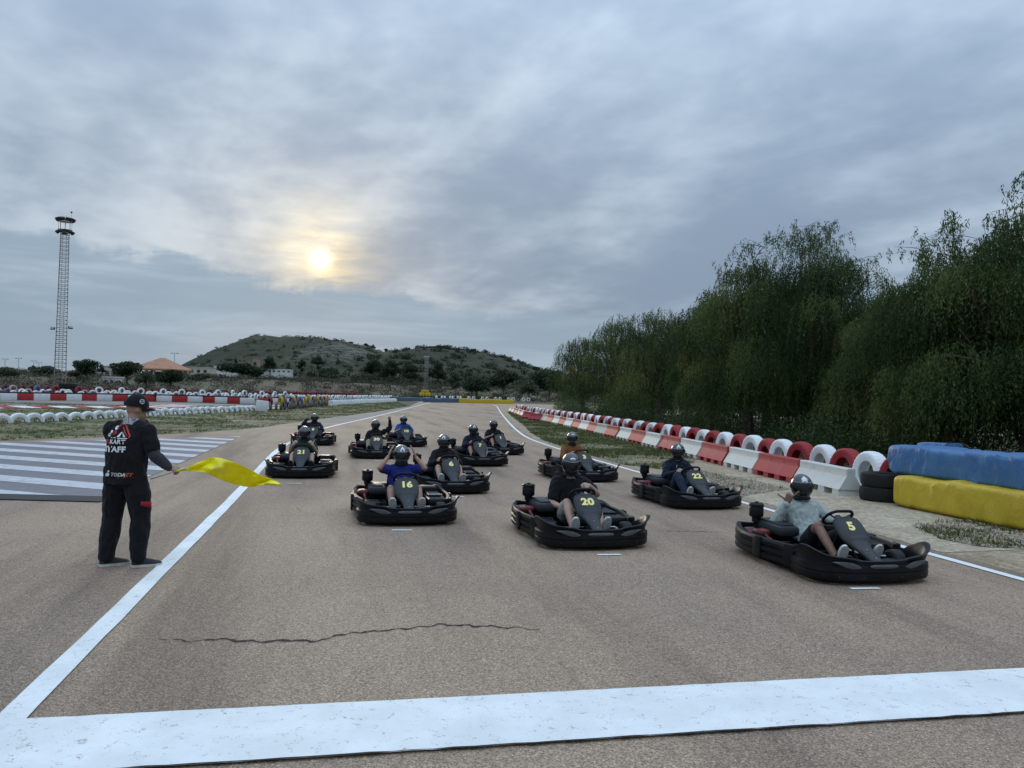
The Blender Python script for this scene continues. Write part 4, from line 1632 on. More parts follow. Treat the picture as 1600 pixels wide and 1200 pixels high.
# shaded undergrowth behind the tyres
def leaf_cloud(lobes, n, size, rng, flat=0.6, surf=0.35):
    L = np.array(lobes, float)
    w = (L[:, 3] * L[:, 4] * L[:, 5]) ** (2 / 3)
    pick = rng.choice(len(L), n, p=w / w.sum())
    d = rng.normal(0, 1, (n, 3))
    d /= np.linalg.norm(d, axis=1)[:, None]
    u = rng.random(n) ** surf
    P = L[pick, :3] + d * L[pick, 3:6] * u[:, None]
    nr = d + rng.normal(0, flat, (n, 3))
    nr /= np.linalg.norm(nr, axis=1)[:, None]
    a = np.cross(nr, rng.normal(0, 1, (n, 3)))
    a /= np.linalg.norm(a, axis=1)[:, None] + 1e-9
    b = np.cross(nr, a)
    s = (size * rng.uniform(0.5, 1.4, n))[:, None] if np.isscalar(size) else (size[pick] * rng.uniform(0.5, 1.4, n))[:, None]
    k1, k2 = rng.uniform(0.5, 1, (n, 1)), rng.uniform(0.3, 0.8, (n, 1))
    V = np.stack([P + a * s * k1, P + b * s * k2, P - a * s, P - b * s * k2], 1).reshape(-1, 3)
    F_ = np.arange(len(V)).reshape(-1, 4)
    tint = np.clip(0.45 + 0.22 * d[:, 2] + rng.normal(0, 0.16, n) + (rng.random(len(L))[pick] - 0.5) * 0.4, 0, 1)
    return V, F_, tint


rng = np.random.default_rng(77)
lob = []
for i in range(230):
    y = rng.uniform(12, 85)
    rx = np.interp(y, [p[1] for p in trow], [p[0] for p in trow])
    s = rng.uniform(0.5, 1.15)
    lob.append((rx + rng.uniform(3.0, 10.5), y, s * 0.45, s, s, s * rng.uniform(0.7, 1.3)))
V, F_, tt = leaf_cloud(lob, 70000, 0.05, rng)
tt = tt * 0.45  # tint lowered: paints in the shade beneath the crowns
V[:, 2] = np.maximum(V[:, 2], 0.0)
tag(obj('undergrowth', np_mesh('undergrowth', V, F_, M['pepper_leaf'], tt)), 'tangled undergrowth toned dark for the shade beneath the weeping trees', 'undergrowth', kind='stuff')
sheet('shade_toned_ground', [(9.0, 10), (6.6, 20), (6.5, 30), (4.9, 44.6), (3.4, 56), (2.4, 66), (1.5, 84), (30, 84), (30, 5), (10, 5)], 0.006, earth_mat('earth_painted_shade', [(0.3, (0.05, 0.042, 0.03)), (0.6, (0.09, 0.075, 0.05))], 1.0, 14))  # dark earth sheet, tree shade painted into its colour
# ------------------------------------------------------------------ background trees, scrub, houses, masts
def bg_tree(px, py_top, py_base, wpx, d, kind, label, seed, group='trees of the plain and hillside'):
    rng = np.random.default_rng(seed)
    x = at_y(px, py_base, d).x
    zb = min(at_y(px, py_base, d).z, land(x, d) + 1.0)
    zb = land(x, d) - 0.2
    zt = at_y(px, py_top, d).z
    H = max(2.0, zt - zb)
    W = wpx / FPX * d / 2
    root = empty('pine_tree' if kind == 'pine' else 'leafy_tree', (x, d, zb))
    tag(root, label, 'tree', group)
    lobes = []
    nl = 10 if W > 2 else 6
    stem = 0.30 if kind == 'pine' else 0.12
    for i in range(nl):
        a = 2 * PI * i * 0.618
        r = W * 0.62 * math.sqrt((i + 0.3) / nl)
        h = (stem + (1 - stem) * rng.uniform(0.30, 0.78)) * H * (1 - 0.25 * (r / W) ** 2)
        rr = W * rng.uniform(0.30, 0.46)
        rz = min(rr * rng.uniform(0.6, 0.9), H * 0.3)
        lobes.append((r * math.cos(a), r * math.sin(a), min(h, H - rz), rr, rr, rz))
    lobes.append((0, 0, H * 0.80, W * .42, W * .42, H * 0.2))
    n = 2600
    V, F_, tt = leaf_cloud(lobes, n, max(0.10, W * 0.075), rng, 0.7, 0.4)
    mb = MB()
    mb.tube([(0, 0, -0.3), (0.1, 0, H * .3), (0, 0.1, H * .7)], [max(.12, W * .08), max(.1, W * .06), .05], 6)
    for i in range(min(5, nl)):
        l = lobes[i]
        mb.tube([(0.1, 0, H * .3), (l[0] * .5, l[1] * .5, l[2] * .8), (l[0], l[1], l[2])], [max(.06, W * .04), .05, .03], 5)
    mb.build('trunk', M['bark'], root)
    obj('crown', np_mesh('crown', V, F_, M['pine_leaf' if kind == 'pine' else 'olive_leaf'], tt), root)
    return root


BGT = [
    (10, 573, 594, 46, 190, 'olive', 'low bushy tree at the far left edge beyond the circuit'),
    (72, 572, 594, 52, 205, 'olive', 'bushy tree just left of the lattice mast'),
    (120, 577, 596, 30, 180, 'olive', 'small tree between the lattice mast and the round pine'),
    (135, 560, 596, 50, 170, 'pine', 'large round dark pine right of the lattice mast'),
    (158, 569, 592, 16, 200, 'pine', 'thin tree touching the right side of the round pine'),
    (198, 564, 597, 56, 165, 'pine', 'broad dark tree in front of the orange roofed pavilion'),
    (228, 577, 600, 34, 150, 'olive', 'greyish bush below the left of the pavilion'),
    (266, 577, 599, 52, 160, 'pine', 'dark tree below the right end of the orange roof'),
    (312, 586, 602, 40, 200, 'olive', 'low olive shrub tree between pavilion and hill'),
    (368, 558, 574, 12, 380, 'pine', 'slender cypress beside the ochre house on the hill foot'),
    (378, 568, 602, 74, 240, 'pine', 'wide spreading dark tree at the left foot of the hill'),
    (422, 554, 578, 28, 330, 'pine', 'round dark tree at mid slope left of the white wall'),
    (450, 565, 580, 14, 340, 'olive', 'small grey tree beside the long white wall'),
    (471, 558, 584, 18, 330, 'pine', 'narrow dark tree above the end of the white wall'),
    (497, 553, 577, 27, 330, 'pine', 'bushy dark tree left of the pale rocks'),
    (583, 560, 588, 36, 360, 'pine', 'dark tree right of the pale rocks'),
    (612, 563, 592, 40, 350, 'pine', 'wide dark tree on the slope left of the thin mast'),
    (640, 570, 598, 36, 300, 'pine', 'rounded dark tree just left of the thin mast'),
    (684, 563, 603, 36, 240, 'pine', 'tall dark tree right of the thin mast'),
    (712, 580, 606, 30, 250, 'olive', 'low grey green tree between two dark ones'),
    (744, 589, 619, 48, 205, 'pine', 'large round dark bush behind the yellow end wall'),
    (786, 577, 612, 58, 230, 'pine', 'broad dark tree above the yellow end wall'),
    (826, 590, 618, 40, 200, 'olive', 'light green bush near the far end of the barriers'),
    (858, 578, 612, 66, 215, 'pine', 'wide dark tree next to the weeping row'),
    (905, 582, 622, 60, 190, 'olive', 'pale bush partly hidden by the first weeping tree'),
    (548, 539, 548, 9, 640, 'pine', 'tiny pine on the ridge left of the others'),
    (571, 536, 548, 9, 650, 'pine', 'first of two small pines on the ridge'),
    (583, 538, 550, 10, 650, 'pine', 'second of two small pines on the ridge'),
    (603, 544, 552, 8, 660, 'pine', 'lone small tree at the saddle of the hill'),
    (676, 542, 552, 14, 660, 'pine', 'flat bush on the right ridge top left of the clump'),
    (692, 542, 553, 20, 660, 'pine', 'dark clump crowning the right ridge'),
    (740, 545, 554, 10, 660, 'pine', 'single bush on the falling right ridge'),
    (838, 573, 582, 14, 560, 'pine', 'bush where the ridge meets the lower trees'),
]
for i, b in enumerate(BGT):
    bg_tree(*b, 200 + i)

# scrub over the plain
rng = np.random.default_rng(11)
lob, siz = [], []
for i in range(3000):
    d = 96 + 230 * rng.random() ** 1.4
    x = rng.uniform(-0.80, 0.17) * d
    if x > -62 and d < 205 + 0.3 * x and x > -0.17 * d - 6 and d < 205:
        continue
    if d < 108 and x > -70:
        continue
    if d < 196 and x > -34:
        continue
    s = rng.uniform(0.5, 1.5) * (0.8 + d / 400)
    lob.append((x, d, land(x, d) + s * 0.25, s * 1.3, s, s * rng.uniform(0.4, 0.75)))
    siz.append(0.09 + d * 0.0006)
V, F_, tt = leaf_cloud(lob, 120000, np.array(siz), rng, 0.7, 0.4)
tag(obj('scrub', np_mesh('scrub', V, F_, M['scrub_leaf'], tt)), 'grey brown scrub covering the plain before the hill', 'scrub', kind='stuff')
lob, siz = [], []
for i in range(1500):
    y = rng.uniform(305, 690)
    x = rng.uniform(_rx[2], _rx[-4]) * y / 700
    cl = mnoise.fractal(Vector((x * 0.012, y * 0.008, 5)), 1, 2, 3)
    px = 800 + FPX * x / y
    if rng.random() > 0.45 + cl + (0.35 if px > 560 else 0) + (0.3 if y < 430 else 0):
        continue
    s = rng.uniform(0.7, 2.0) * (1.6 if (px > 560 and rng.random() < .4) or y < 400 else 1)
    lob.append((x, y, hill_z(x, y) + s * .3, s * 1.3, s * 1.2, s * .8))
    siz.append(0.32 + 0.12 * s)
V, F_, tt = leaf_cloud(lob, 46000, np.array(siz), rng, 0.7, 0.4)
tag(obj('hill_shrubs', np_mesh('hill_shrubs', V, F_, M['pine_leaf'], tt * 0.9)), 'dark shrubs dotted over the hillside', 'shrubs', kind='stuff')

# houses
M['wall_cream'] = simple('cream_render', (0.50, 0.44, 0.35), 0.9, var=0.12, vscale=0.6)
M['wall_white'] = simple('white_render', (0.62, 0.61, 0.58), 0.9, var=0.1, vscale=0.6)
M['wall_ochre'] = simple('ochre_render', (0.34, 0.25, 0.17), 0.9, var=0.15, vscale=0.6)
M['roof_tile'] = simple('terracotta_roof', (0.40, 0.20, 0.12), 0.85, var=0.15, vscale=1.2, bmp=0.4, bscale=3)
M['window_dark'] = simple('window_glass_dark', (0.03, 0.035, 0.045), 0.15)


def house(px, py_eave, wpx, d, wall_h, depth, mat, label, roof='flat', wins=3, roof_h=1.5, name='house', rz=0.0):
    x = at_y(px, py_eave, d).x
    zt = at_y(px, py_eave, d).z
    W = wpx / FPX * d
    zb = zt - wall_h
    root = empty(name, (x, d, zb), rz)
    tag(root, label, 'building', 'buildings in the distance')
    mb = MB()
    g0 = min(-0.5, land(x, d) - zb - 0.5)
    mb.box((0, depth / 2, (wall_h + g0) / 2), (W, depth, wall_h - g0))
    mb.build('wall', mat, root, sharp=30)
    ww, wh = W / (wins * 2.2), wall_h * 0.36
    for i in range(wins):
        cx = -W / 2 + W * (i + 0.5) / wins
        mb = MB()
        mb.box((0, 0, 0), (ww, 0.12, wh))
        mb.build('window', M['window_dark'], root, loc=(cx, -0.02, wall_h * 0.55))
    mb = MB()
    if roof == 'hip':
        e = 0.7
        a, b_ = W / 2 + e, depth + e
        rdg = W * 0.10
        mb.add([(-a, -e, 0), (a, -e, 0), (a, b_, 0), (-a, b_, 0), (-a, -e, .18), (a, -e, .18), (a, b_, .18), (-a, b_, .18), (-rdg, depth / 2, roof_h), (rdg, depth / 2, roof_h)],
               [(3, 2, 1, 0), (0, 1, 5, 4), (1, 2, 6, 5), (2, 3, 7, 6), (3, 0, 4, 7), (4, 5, 9, 8), (6, 7, 8, 9), (5, 6, 9), (7, 4, 8)])
        mb.build('roof', M['roof_tile'], root, loc=(0, 0, wall_h), sharp=20)
    else:
        mb.box((0, depth / 2, 0.12), (W + 0.3, depth + 0.3, 0.26))
        mb.build('roof', mat, root, loc=(0, 0, wall_h), sharp=20)
    return root


def pavilion():
    d = 215
    L_, R_ = at_y(204, 575, d), at_y(273, 575, d)
    W = R_.x - L_.x
    cx = (L_.x + R_.x) / 2
    ze = L_.z - 0.3
    zr = at_y(233, 557.5, d).z
    root = empty('pavilion', (cx, d, land(cx, d)))
    tag(root, 'open sided pavilion with a broad orange hipped roof', 'building', 'buildings in the distance')
    e, rh = ze - land(cx, d), zr - land(cx, d)
    mb = MB()
    a, b_ = W / 2, 12.0
    mb.add([(-a, 0, e), (a, 0, e), (a, b_, e), (-a, b_, e), (-a, 0, e + .35), (a, 0, e + .35), (a, b_, e + .35), (-a, b_, e + .35), (-a * .12, b_ / 2, rh), (a * .12, b_ / 2, rh)],
           [(3, 2, 1, 0), (0, 1, 5, 4), (1, 2, 6, 5), (2, 3, 7, 6), (3, 0, 4, 7), (4, 5, 9, 8), (6, 7, 8, 9), (5, 6, 9), (7, 4, 8)])
    mb.build('roof', M['roof_tile'], root, sharp=20)
    for px_ in (-0.9, -0.3, 0.02, 0.5, 0.92):
        for yy in (0.6, 11.4):
            mb = MB()
            mb.box((0, 0, (e - 1) / 2), (0.45, 0.45, e + 1))
            mb.build('post', M['wall_cream'], root, loc=(px_ * a, yy, 0))
    mb = MB()
    mb.box((0, 9, e * 0.42), (W * 0.85, 4, e * 0.9))
    mb.build('wall', M['wall_ochre'], root)


pavilion()
house(180, 573, 36, 225, 4.6, 8, M['wall_cream'], 'beige building left of the orange roofed pavilion', 'flat', 3)
house(170, 590, 20, 175, 2.2, 4, M['wall_white'], 'small pale shed below the beige building', 'flat', 2)
house(8, 576, 22, 260, 3.0, 6, M['wall_white'], 'pale low house at the far left edge', 'flat', 2)
house(300, 574, 52, 300, 3.2, 8, M['wall_cream'], 'long low cream building right of the pavilion', 'flat', 5)
house(344, 572.5, 20, 345, 2.6, 6, M['wall_white'], 'small white house at the left foot of the hill', 'flat', 2)
house(383, 566, 22, 400, 3.4, 7, M['wall_ochre'], 'ochre house on the lower hill slope', 'flat', 2)
house(399, 561, 8, 402, 5.4, 4, M['wall_ochre'], 'small ochre tower beside the ochre house', 'flat', 1)
house(432, 577.5, 46, 330, 1.7, 3, M['wall_white'], 'long low white wall on the lower slope', 'flat', 6, name='garden_building')
house(362, 571, 10, 350, 2.4, 5, M['wall_white'], 'tiny white house beside the cypress', 'flat', 1)

M['galv'] = simple('weathered_galvanised_steel', (0.36, 0.34, 0.31), 0.6, 0.35, var=0.2, vscale=2)
M['lamp_glass'] = simple('floodlight_glass', (0.30, 0.32, 0.34), 0.2)


def lattice_mast(px, py_base, d, H, wb, wt, label, levels, big=True):
    p = at_y(px, py_base, d)
    root = empty('lattice_mast', (p.x, d, max(0, tz(p.x, d)) - 0.1), 0.5)
    tag(root, label, 'mast', 'floodlight masts')
    for sx, sy in ((-1, -1), (1, -1), (1, 1), (-1, 1)):
        mb = MB()
        mb.tube([(sx * wb / 2, sy * wb / 2, 0), (sx * wt / 2, sy * wt / 2, H)], 0.055 if big else 0.09, 6)
        mb.build('leg', M['galv'], root)
    mbr = MB()
    for a, b in (((-.5, -.5), (.5, -.5)), ((.5, -.5), (.5, .5)), ((.5, .5), (-.5, .5)), ((-.5, .5), (-.5, -.5))):
        mbr.tube([(a[0], a[1], 0), (b[0], b[1], 0)], 0.05, 5)
    brm = mbr.mesh('brace', M['galv'])
    for i in range(levels):
        t = (i + 0.5) / levels
        w = wb + (wt - wb) * t
        obj('brace', brm, root, loc=(0, 0, H * t), scale=(w, w, 0.8))
    # ladder up the middle of one face with its hoops
    mb = MB()
    for s in (-0.22, 0.22):
        mb.tube([(s, -wb / 2 - .05, 0), (s, -wt / 2 - .05, H)], 0.04, 5)
    mb.build('ladder_rail', M['galv'], root)
    rg = MB()
    rg.tube([(-0.24, 0, 0), (0.24, 0, 0)], 0.025, 5)
    if big:
        rg.tube([(-0.24, 0, 0), (-0.42, -0.45, 0), (0, -0.75, 0), (0.42, -0.45, 0), (0.24, 0, 0)], 0.032, 5)
    rgm = rg.mesh('rung', M['galv'])
    nr = levels if big else levels
    for i in range(nr):
        t = (i + 0.9) / nr
        obj('rung', rgm, root, loc=(0, -(wb + (wt - wb) * t) / 2 - .05, H * min(t, .99)))
    if big:
        mb = MB()
        mb.lathe([(0.2, H), (0.92, H + 0.05), (0.96, H + 0.15), (0.96, H + 0.26), (0.9, H + 0.30), (0.2, H + 0.26)], 14, closed_prof=True)
        mb.build('platform', M['dark_metal'], root)
        for k in range(8):
            a = 2 * PI * k / 8
            mb = MB()
            mb.tube([(0.82 * math.cos(a), 0.82 * math.sin(a), H + .3), (0.82 * math.cos(a), 0.82 * math.sin(a), H + 1.5)], 0.04, 5)
            mb.build('post', M['galv'], root)
        mb = MB()
        mb.tube([(0.85 * math.cos(2 * PI * k / 14), 0.85 * math.sin(2 * PI * k / 14), H + 1.5) for k in range(14)], 0.06, 5, closed=True)
        mb.build('lamp_ring', M['galv'], root)
        fl = MB()
        fl.rbox((0, 0, 0), (0.95, 0.42, 0.5), 0.06)
        flm = fl.mesh('floodlight', M['dark_metal'])
        ln = MB()
        ln.box((0, 0, 0), (0.82, 0.03, 0.4))
        lnm = ln.mesh('lamp_lens', M['lamp_glass'])
        for k in range(8):
            a = 2 * PI * (k + .5) / 8
            f = obj('floodlight', flm, root, loc=(1.05 * math.cos(a), 1.05 * math.sin(a), H + 1.72), rot=(-0.5, 0, a + PI / 2 + PI), scale=(.78, .78, .85))
            obj('lamp_lens', lnm, f, loc=(0, -0.225, 0))
        for k in range(5):
            a = 2 * PI * (k + .3) / 5
            f = obj('floodlight', flm, root, loc=(1.0 * math.cos(a), 1.0 * math.sin(a), H - 0.05), rot=(-0.6, 0, a + PI / 2 + PI), scale=(.75, .75, .75))
            obj('lamp_lens', lnm, f, loc=(0, -0.225, 0))
        for s, zz in ((-1, H * 0.41), (1, H * .42)):
            f = obj('floodlight', flm, root, loc=(s * (wb * .5 + .35), -0.3, zz), rot=(-.4, 0, 0.4 * s), scale=(.6, .6, .7))
            obj('lamp_lens', lnm, f, loc=(0, -0.225, 0))
        mb = MB()
        mb.tube([(0.7, 0.3, H + 1.5), (0.7, 0.3, H + 2.9)], 0.03, 5)
        mb.sphere((0.7, 0.3, H + 2.95), 0.13, 8, 6)
        mb.build('aerial', M['dark_metal'], root)
    else:
        mb = MB()
        mb.rbox((0, 0, H + .1), (1.5, .5, .5), 0.05)
        mb.build('floodlight', M['lamp_glass'], root)
    return root


lattice_mast(93, 612, 108, 23.2, 1.45, 1.0, 'tall steel lattice floodlight mast on the left', 42)
lattice_mast(665, 620, 215, 11.6, 0.95, 0.7, 'thin distant lattice mast behind the end of the straight', 26, False)
c = at_y(664, 616, 212)
mb = MB()
for sx in (-1, 1):
    mb.rbox((sx * 0.8, 0, 0.85), (1.55, 1.1, 1.7), 0.25)
mb.rbox((0, 0.1, 2.0), (2.2, .9, .8), 0.2)
o = mb.build('padding_bale', M['cover_yellow_far'], loc=(c.x, 212, tz(c.x, 212)))
tag(o, 'yellow padding bale round the foot of the thin mast', 'bale')


def street_lamp(px, py, d, label):
    t = at_y(px, py, d)
    z0 = land(t.x, d)
    root = empty('street_lamp', (t.x, d, z0))
    tag(root, label, 'street lamp', 'street lamps on the skyline')
    mb = MB()
    mb.tube([(0, 0, 0), (0, 0, t.z - z0)], [0.16, 0.09], 6)
    mb.build('pole', M['galv'], root)
    mb = MB()
    mb.tube([(-1.1, 0, t.z - z0 + .05), (1.1, 0, t.z - z0 + .05)], 0.07, 5)
    for s in (-1, 1):
        mb.rbox((s * 1.1, 0, t.z - z0), (0.9, 0.35, 0.2), 0.05)
    mb.build('lamp_head', M['dark_metal'], root)


street_lamp(8, 561, 330, 'double headed street lamp at the left edge of the skyline')
street_lamp(29, 560, 340, 'street lamp second from the left edge on the skyline')
street_lamp(53, 564, 350, 'street lamp left of the pair by the lattice mast')
street_lamp(61, 567, 380, 'smallest street lamp nearest the lattice mast')
street_lamp(273, 552, 300, 'slim pole lamp right of the orange roof')
# ------------------------------------------------------------------ go-karts (x forward, y to the driver's left)
def catmull(pts, n):
    P = [Vector(p) for p in pts]
    out = []
    for i in range(len(P) - 1):
        a, b, c, d = P[max(i - 1, 0)], P[i], P[i + 1], P[min(i + 2, len(P) - 1)]
        for k in range(n):
            t = k / n
            out.append(0.5 * ((2 * b) + (c - a) * t + (2 * a - 5 * b + 4 * c - d) * t * t + (3 * b - a - 3 * c + d) * t ** 3))
    out.append(P[-1])
    return out


def sweep(path, section):
    """section(i, n) -> list of (outward, z); path in the plan"""
    rings = []
    n = len(path)
    for i, p in enumerate(path):
        t = (path[min(i + 1, n - 1)] - path[max(i - 1, 0)]).normalized()
        nr = Vector((t.y, -t.x))
        rings.append([Vector((p.x + nr.x * o, p.y + nr.y * o, z)) for o, z in section(i, n)])
    return rings


FB = catmull([(0.40, -0.635), (0.60, -0.668), (0.78, -0.64), (0.905, -0.52), (0.96, -0.30), (0.985, 0.0), (0.96, 0.30), (0.905, 0.52), (0.78, 0.64), (0.60, 0.668), (0.40, 0.635)], 7)


def fb_section(i, n):
    p = FB[i]
    ay = abs(p.y)
    horn = math.exp(-((p.x - 0.70) / 0.17) ** 2) if ay > 0.3 else 0.0
    mid = math.exp(-(ay / 0.33) ** 4)
    zt = 0.262 + 0.105 * horn - 0.022 * mid - (0.02 if p.x < 0.5 else 0)
    fl = 0.05 * horn
    return [(-0.06, 0.042), (-0.010, 0.046), (0.0, 0.060), (0.003, 0.112), (-0.006, 0.119), (-0.006, 0.126), (0.004, 0.133), (0.002, 0.188), (-0.022, 0.200), (-0.026, 0.218), (-0.012 + fl * .5, zt - 0.022), (-0.012 + fl, zt - 0.006), (-0.024 + fl, zt),
            (-0.045 + fl, zt - 0.004), (-0.055 + fl * .6, zt - 0.03), (-0.065, 0.19), (-0.075, 0.05)]


SB = catmull([(0.40, 0.615), (0.18, 0.66), (-0.10, 0.70), (-0.42, 0.705), (-0.70, 0.67), (-0.87, 0.55), (-0.935, 0.30), (-0.945, 0.0), (-0.935, -0.30), (-0.87, -0.55), (-0.70, -0.67), (-0.42, -0.705),
              (-0.10, -0.70), (0.18, -0.66), (0.40, -0.615)], 5)
SB = SB[::-1]


def sb_section(i, n):
    p = SB[i]
    # the path runs from the right front round the back; outward is reversed
    horn = math.exp(-((p.x + 0.80) / 0.14) ** 2) * (1 if abs(p.y) > 0.35 else 0.4)
    zt = 0.285 + 0.055 * horn
    pr = [(-0.05, 0.062), (-0.012, 0.066), (0.0, 0.085), (0.0, 0.120), (-0.02, 0.130), (-0.02, 0.142), (0.0, 0.152), (0.002, 0.190), (-0.018, 0.200), (-0.018, 0.212), (0.0, 0.222), (0.0, 0.255),
          (-0.014, zt - 0.008), (-0.03, zt), (-0.062, zt - 0.006), (-0.075, 0.2), (-0.075, 0.065)]
    return [(-o, z) for o, z in pr]


def kart_meshes():
    K = {}
    mb = MB()
    mb.loft(sweep(FB, fb_section))
    K['front_bumper'] = mb.mesh('front_bumper', M['black_plastic'], 40)
    mb = MB()
    mb.loft(sweep(SB, sb_section))
    K['side_bumper'] = mb.mesh('side_bumper', M['black_plastic'], 30)
    # grey tear shaped inlays and the middle slot on the front bumper
    def on_front(y, z, off):
        ys = [q.y for q in FB]
        i = min(range(len(FB)), key=lambda k: abs(FB[k].y - y) + (0 if FB[k].x > 0.7 else 9))
        j = i + 1 if FB[min(i + 1, len(FB) - 1)].x > 0.7 and y > FB[i].y else i - 1
        a, b = FB[i], FB[j]
        t = 0 if abs(b.y - a.y) < 1e-6 else (y - a.y) / (b.y - a.y)
        p = a.lerp(b, max(0, min(1, t)))
        tg = (b - a).normalized()
        nr = Vector((tg.y, -tg.x))
        if nr.x < 0:
            nr = -nr
        return Vector((p.x + nr.x * off, p.y + nr.y * off, z))
    for sgn, nm in ((1, 'inlay_l'), (-1, 'inlay_r')):
        mb = MB()
        rings = []
        for k in range(9):
            t = k / 8
            y = sgn * (0.24 + 0.27 * t)
            zc = 0.178 + 0.050 * t
            hh = 0.001 + 0.028 * math.sin(PI * t ** 0.75)
            rings.append([on_front(y, zc + hh, 0.004), on_front(y, zc, 0.012), on_front(y, zc - hh, 0.010), on_front(y, zc, -0.01)])
        mb.loft(rings)
        K[nm] = mb.mesh('bumper_inlay', M['badge_grey'], 30)
    mb = MB()
    rings = []
    for k in range(7):
        y = -0.15 + 0.05 * k
        e = 0.012 if k not in (0, 6) else 0.003
        rings.append([on_front(y, 0.196 + e, 0.000), on_front(y, 0.190, 0.009), on_front(y, 0.184 - e, 0.006), on_front(y, 0.19, -0.015)])
    mb.loft(rings)
    K['slot'] = mb.mesh('bumper_slot', M['badge_grey'], 30)
    mb = MB()
    mb.sphere((0, 0, 0), 0.008, 8, 5)
    K['bolt'] = mb.mesh('bolt', M['dark_metal'])
    K['bolt_pts'] = [on_front(y, 0.085, 0.001) for y in (-0.45, -0.2, 0.2, 0.45)]
    # side joint plates
    mb = MB()
    mb.rbox((0, 0, 0.175), (0.15, 0.035, 0.235), 0.016)
    K['joint'] = mb.mesh('bumper_joint', M['black_plastic'])
    # floor tray and front deck
    mb = MB()
    tray = [(0.90, -0.30), (0.90, 0.30), (0.72, 0.55), (0.35, 0.58), (-0.75, 0.58), (-0.88, 0.35), (-0.88, -0.35), (-0.75, -0.58), (0.35, -0.58), (0.72, -0.55)]
    mb.prism(tray, 0.045, 0.062)
    K['floor_tray'] = mb.mesh('floor_tray', M['black_plastic'])
    mb = MB()
    for s in (-1, 1):
        mb.rbox((0.70, s * 0.36, 0.135), (0.26, 0.38, 0.10), 0.03)
    mb.rbox((0.86, 0, 0.15), (0.12, 0.70, 0.13), 0.03)
    K['front_deck'] = mb.mesh('front_deck', M['black_plastic'])
    # chassis
    mb = MB()
    for s in (-1, 1):
        mb.tube([(0.88, s * 0.20, 0.085), (0.4, s * 0.24, 0.085), (-0.2, s * 0.30, 0.085), (-0.85, s * 0.30, 0.10)], 0.016, 8)
    for x in (0.45, -0.05, -0.5):
        mb.tube([(x, -0.3, 0.085), (x, 0.3, 0.085)], 0.016, 8)
    mb.tube([(-0.55, -0.55, 0.135), (-0.55, 0.55, 0.135)], 0.02, 10)
    mb.tube([(0.52, -0.5, 0.13), (0.52, 0.5, 0.13)], 0.014, 8)
    K['chassis'] = mb.mesh('chassis', M['dark_metal'])
    # wheels
    for nm, R, W in (('wf', 0.128, 0.125), ('wr', 0.138, 0.18)):
        mb = MB()
        h = W / 2
        mb.lathe([(R * .52, -h * .9), (R * .82, -h), (R * .97, -h * .8), (R, -h * .3), (R, h * .3), (R * .97, h * .8), (R * .82, h), (R * .52, h * .9)], 28, ax='y', closed_prof=True)
        K[nm + '_tyre'] = mb.mesh('tyre', M['rubber'])
        mb = MB()
        mb.lathe([(0.02, -h * .5), (R * .25, -h * .5), (R * .5, -h * .88), (R * .54, -h * .88), (R * .54, h * .88), (R * .5, h * .88), (R * .25, h * .5), (0.02, h * .5)], 20, ax='y', closed_prof=True)
        K[nm + '_rim'] = mb.mesh('rim', M['dark_metal'])
    # number panel
    prof = [(0.0, 0.085), (0.02, 0.120), (0.06, 0.142), (0.15, 0.160), (0.30, 0.166), (0.42, 0.160), (0.50, 0.142), (0.57, 0.112), (0.64, 0.090), (0.75, 0.074), (0.88, 0.066), (1.0, 0.064)]
    line = catmull([(0.335, 0.555), (0.375, 0.545), (0.52, 0.42), (0.62, 0.345), (0.72, 0.285), (0.90, 0.215)], 8)

    def panel_pt(v):
        seg = [(b - a).length for a, b in zip(line[:-1], line[1:])]
        d = v * sum(seg)
        for a, b, s in zip(line[:-1], line[1:], seg):
            if d <= s:
                return a.lerp(b, d / s), (b - a).normalized()
            d -= s
        return line[-1], (line[-1] - line[-2]).normalized()
    mb = MB()
    rings = []
    for v, hw in prof:
        p, t = panel_pt(v)
        nr = Vector((-t.y, t.x))
        if nr.y < 0:
            nr = -nr
        ring = []
        th = 0.045
        for y, o in ((-1, -0.030), (-1.0, -0.012), (-0.94, 0.0), (-0.6, 0.009), (0, 0.013), (0.6, 0.009), (0.94, 0.0), (1.0, -0.012), (1, -0.030), (0.9, -0.036), (-0.9, -0.036)):
            ring.append(Vector((p.x + nr.x * o, hw * y, p.y + nr.y * o)))
        rings.append(ring)
    mb.loft(rings)
    K['number_panel'] = mb.mesh('number_panel', M['grey_plastic'], 50)
    # raised shoulder line below the number
    mb = MB()
    rows = []
    for v, hw in ((0.40, 0.156), (0.45, 0.148), (0.52, 0.132)):
        p, t = panel_pt(v)
        nr = Vector((-t.y, t.x))
        if nr.y < 0:
            nr = -nr
        o = {0.40: 0.0145, 0.45: 0.022, 0.52: 0.006}[v]
        rows.append([Vector((p.x + nr.x * (o if abs(y) < .9 else -0.012), hw * y, p.y + nr.y * (o if abs(y) < .9 else -0.012))) for y in (-1, -.86, -.4, 0, .4, .86, 1)])
    mb.loft(rows, closed=False, caps=False)
    K['panel_ridge'] = mb.mesh('panel_ridge', M['grey_plastic'], 60)
    p, t = panel_pt(0.225)
    nr = Vector((-t.y, t.x))
    if nr.y < 0:
        nr = -nr
    K['num_frame'] = (Vector((p.x + nr.x * 0.0150, 0, p.y + nr.y * 0.0150)), Vector((0, 1, 0)), Vector((-t.x, 0, -t.y)), Vector((nr.x, 0, nr.y)))
    mb = MB()
    for v in (0.70, 0.93):
        q, t2 = panel_pt(v)
        n2 = Vector((-t2.y, t2.x))
        if n2.y < 0:
            n2 = -n2
        mb.sphere((q.x + n2.x * 0.012, 0, q.y + n2.y * 0.012), 0.007, 8, 5)
    K['panel_bolt'] = mb.mesh('panel_bolt', M['metal'])
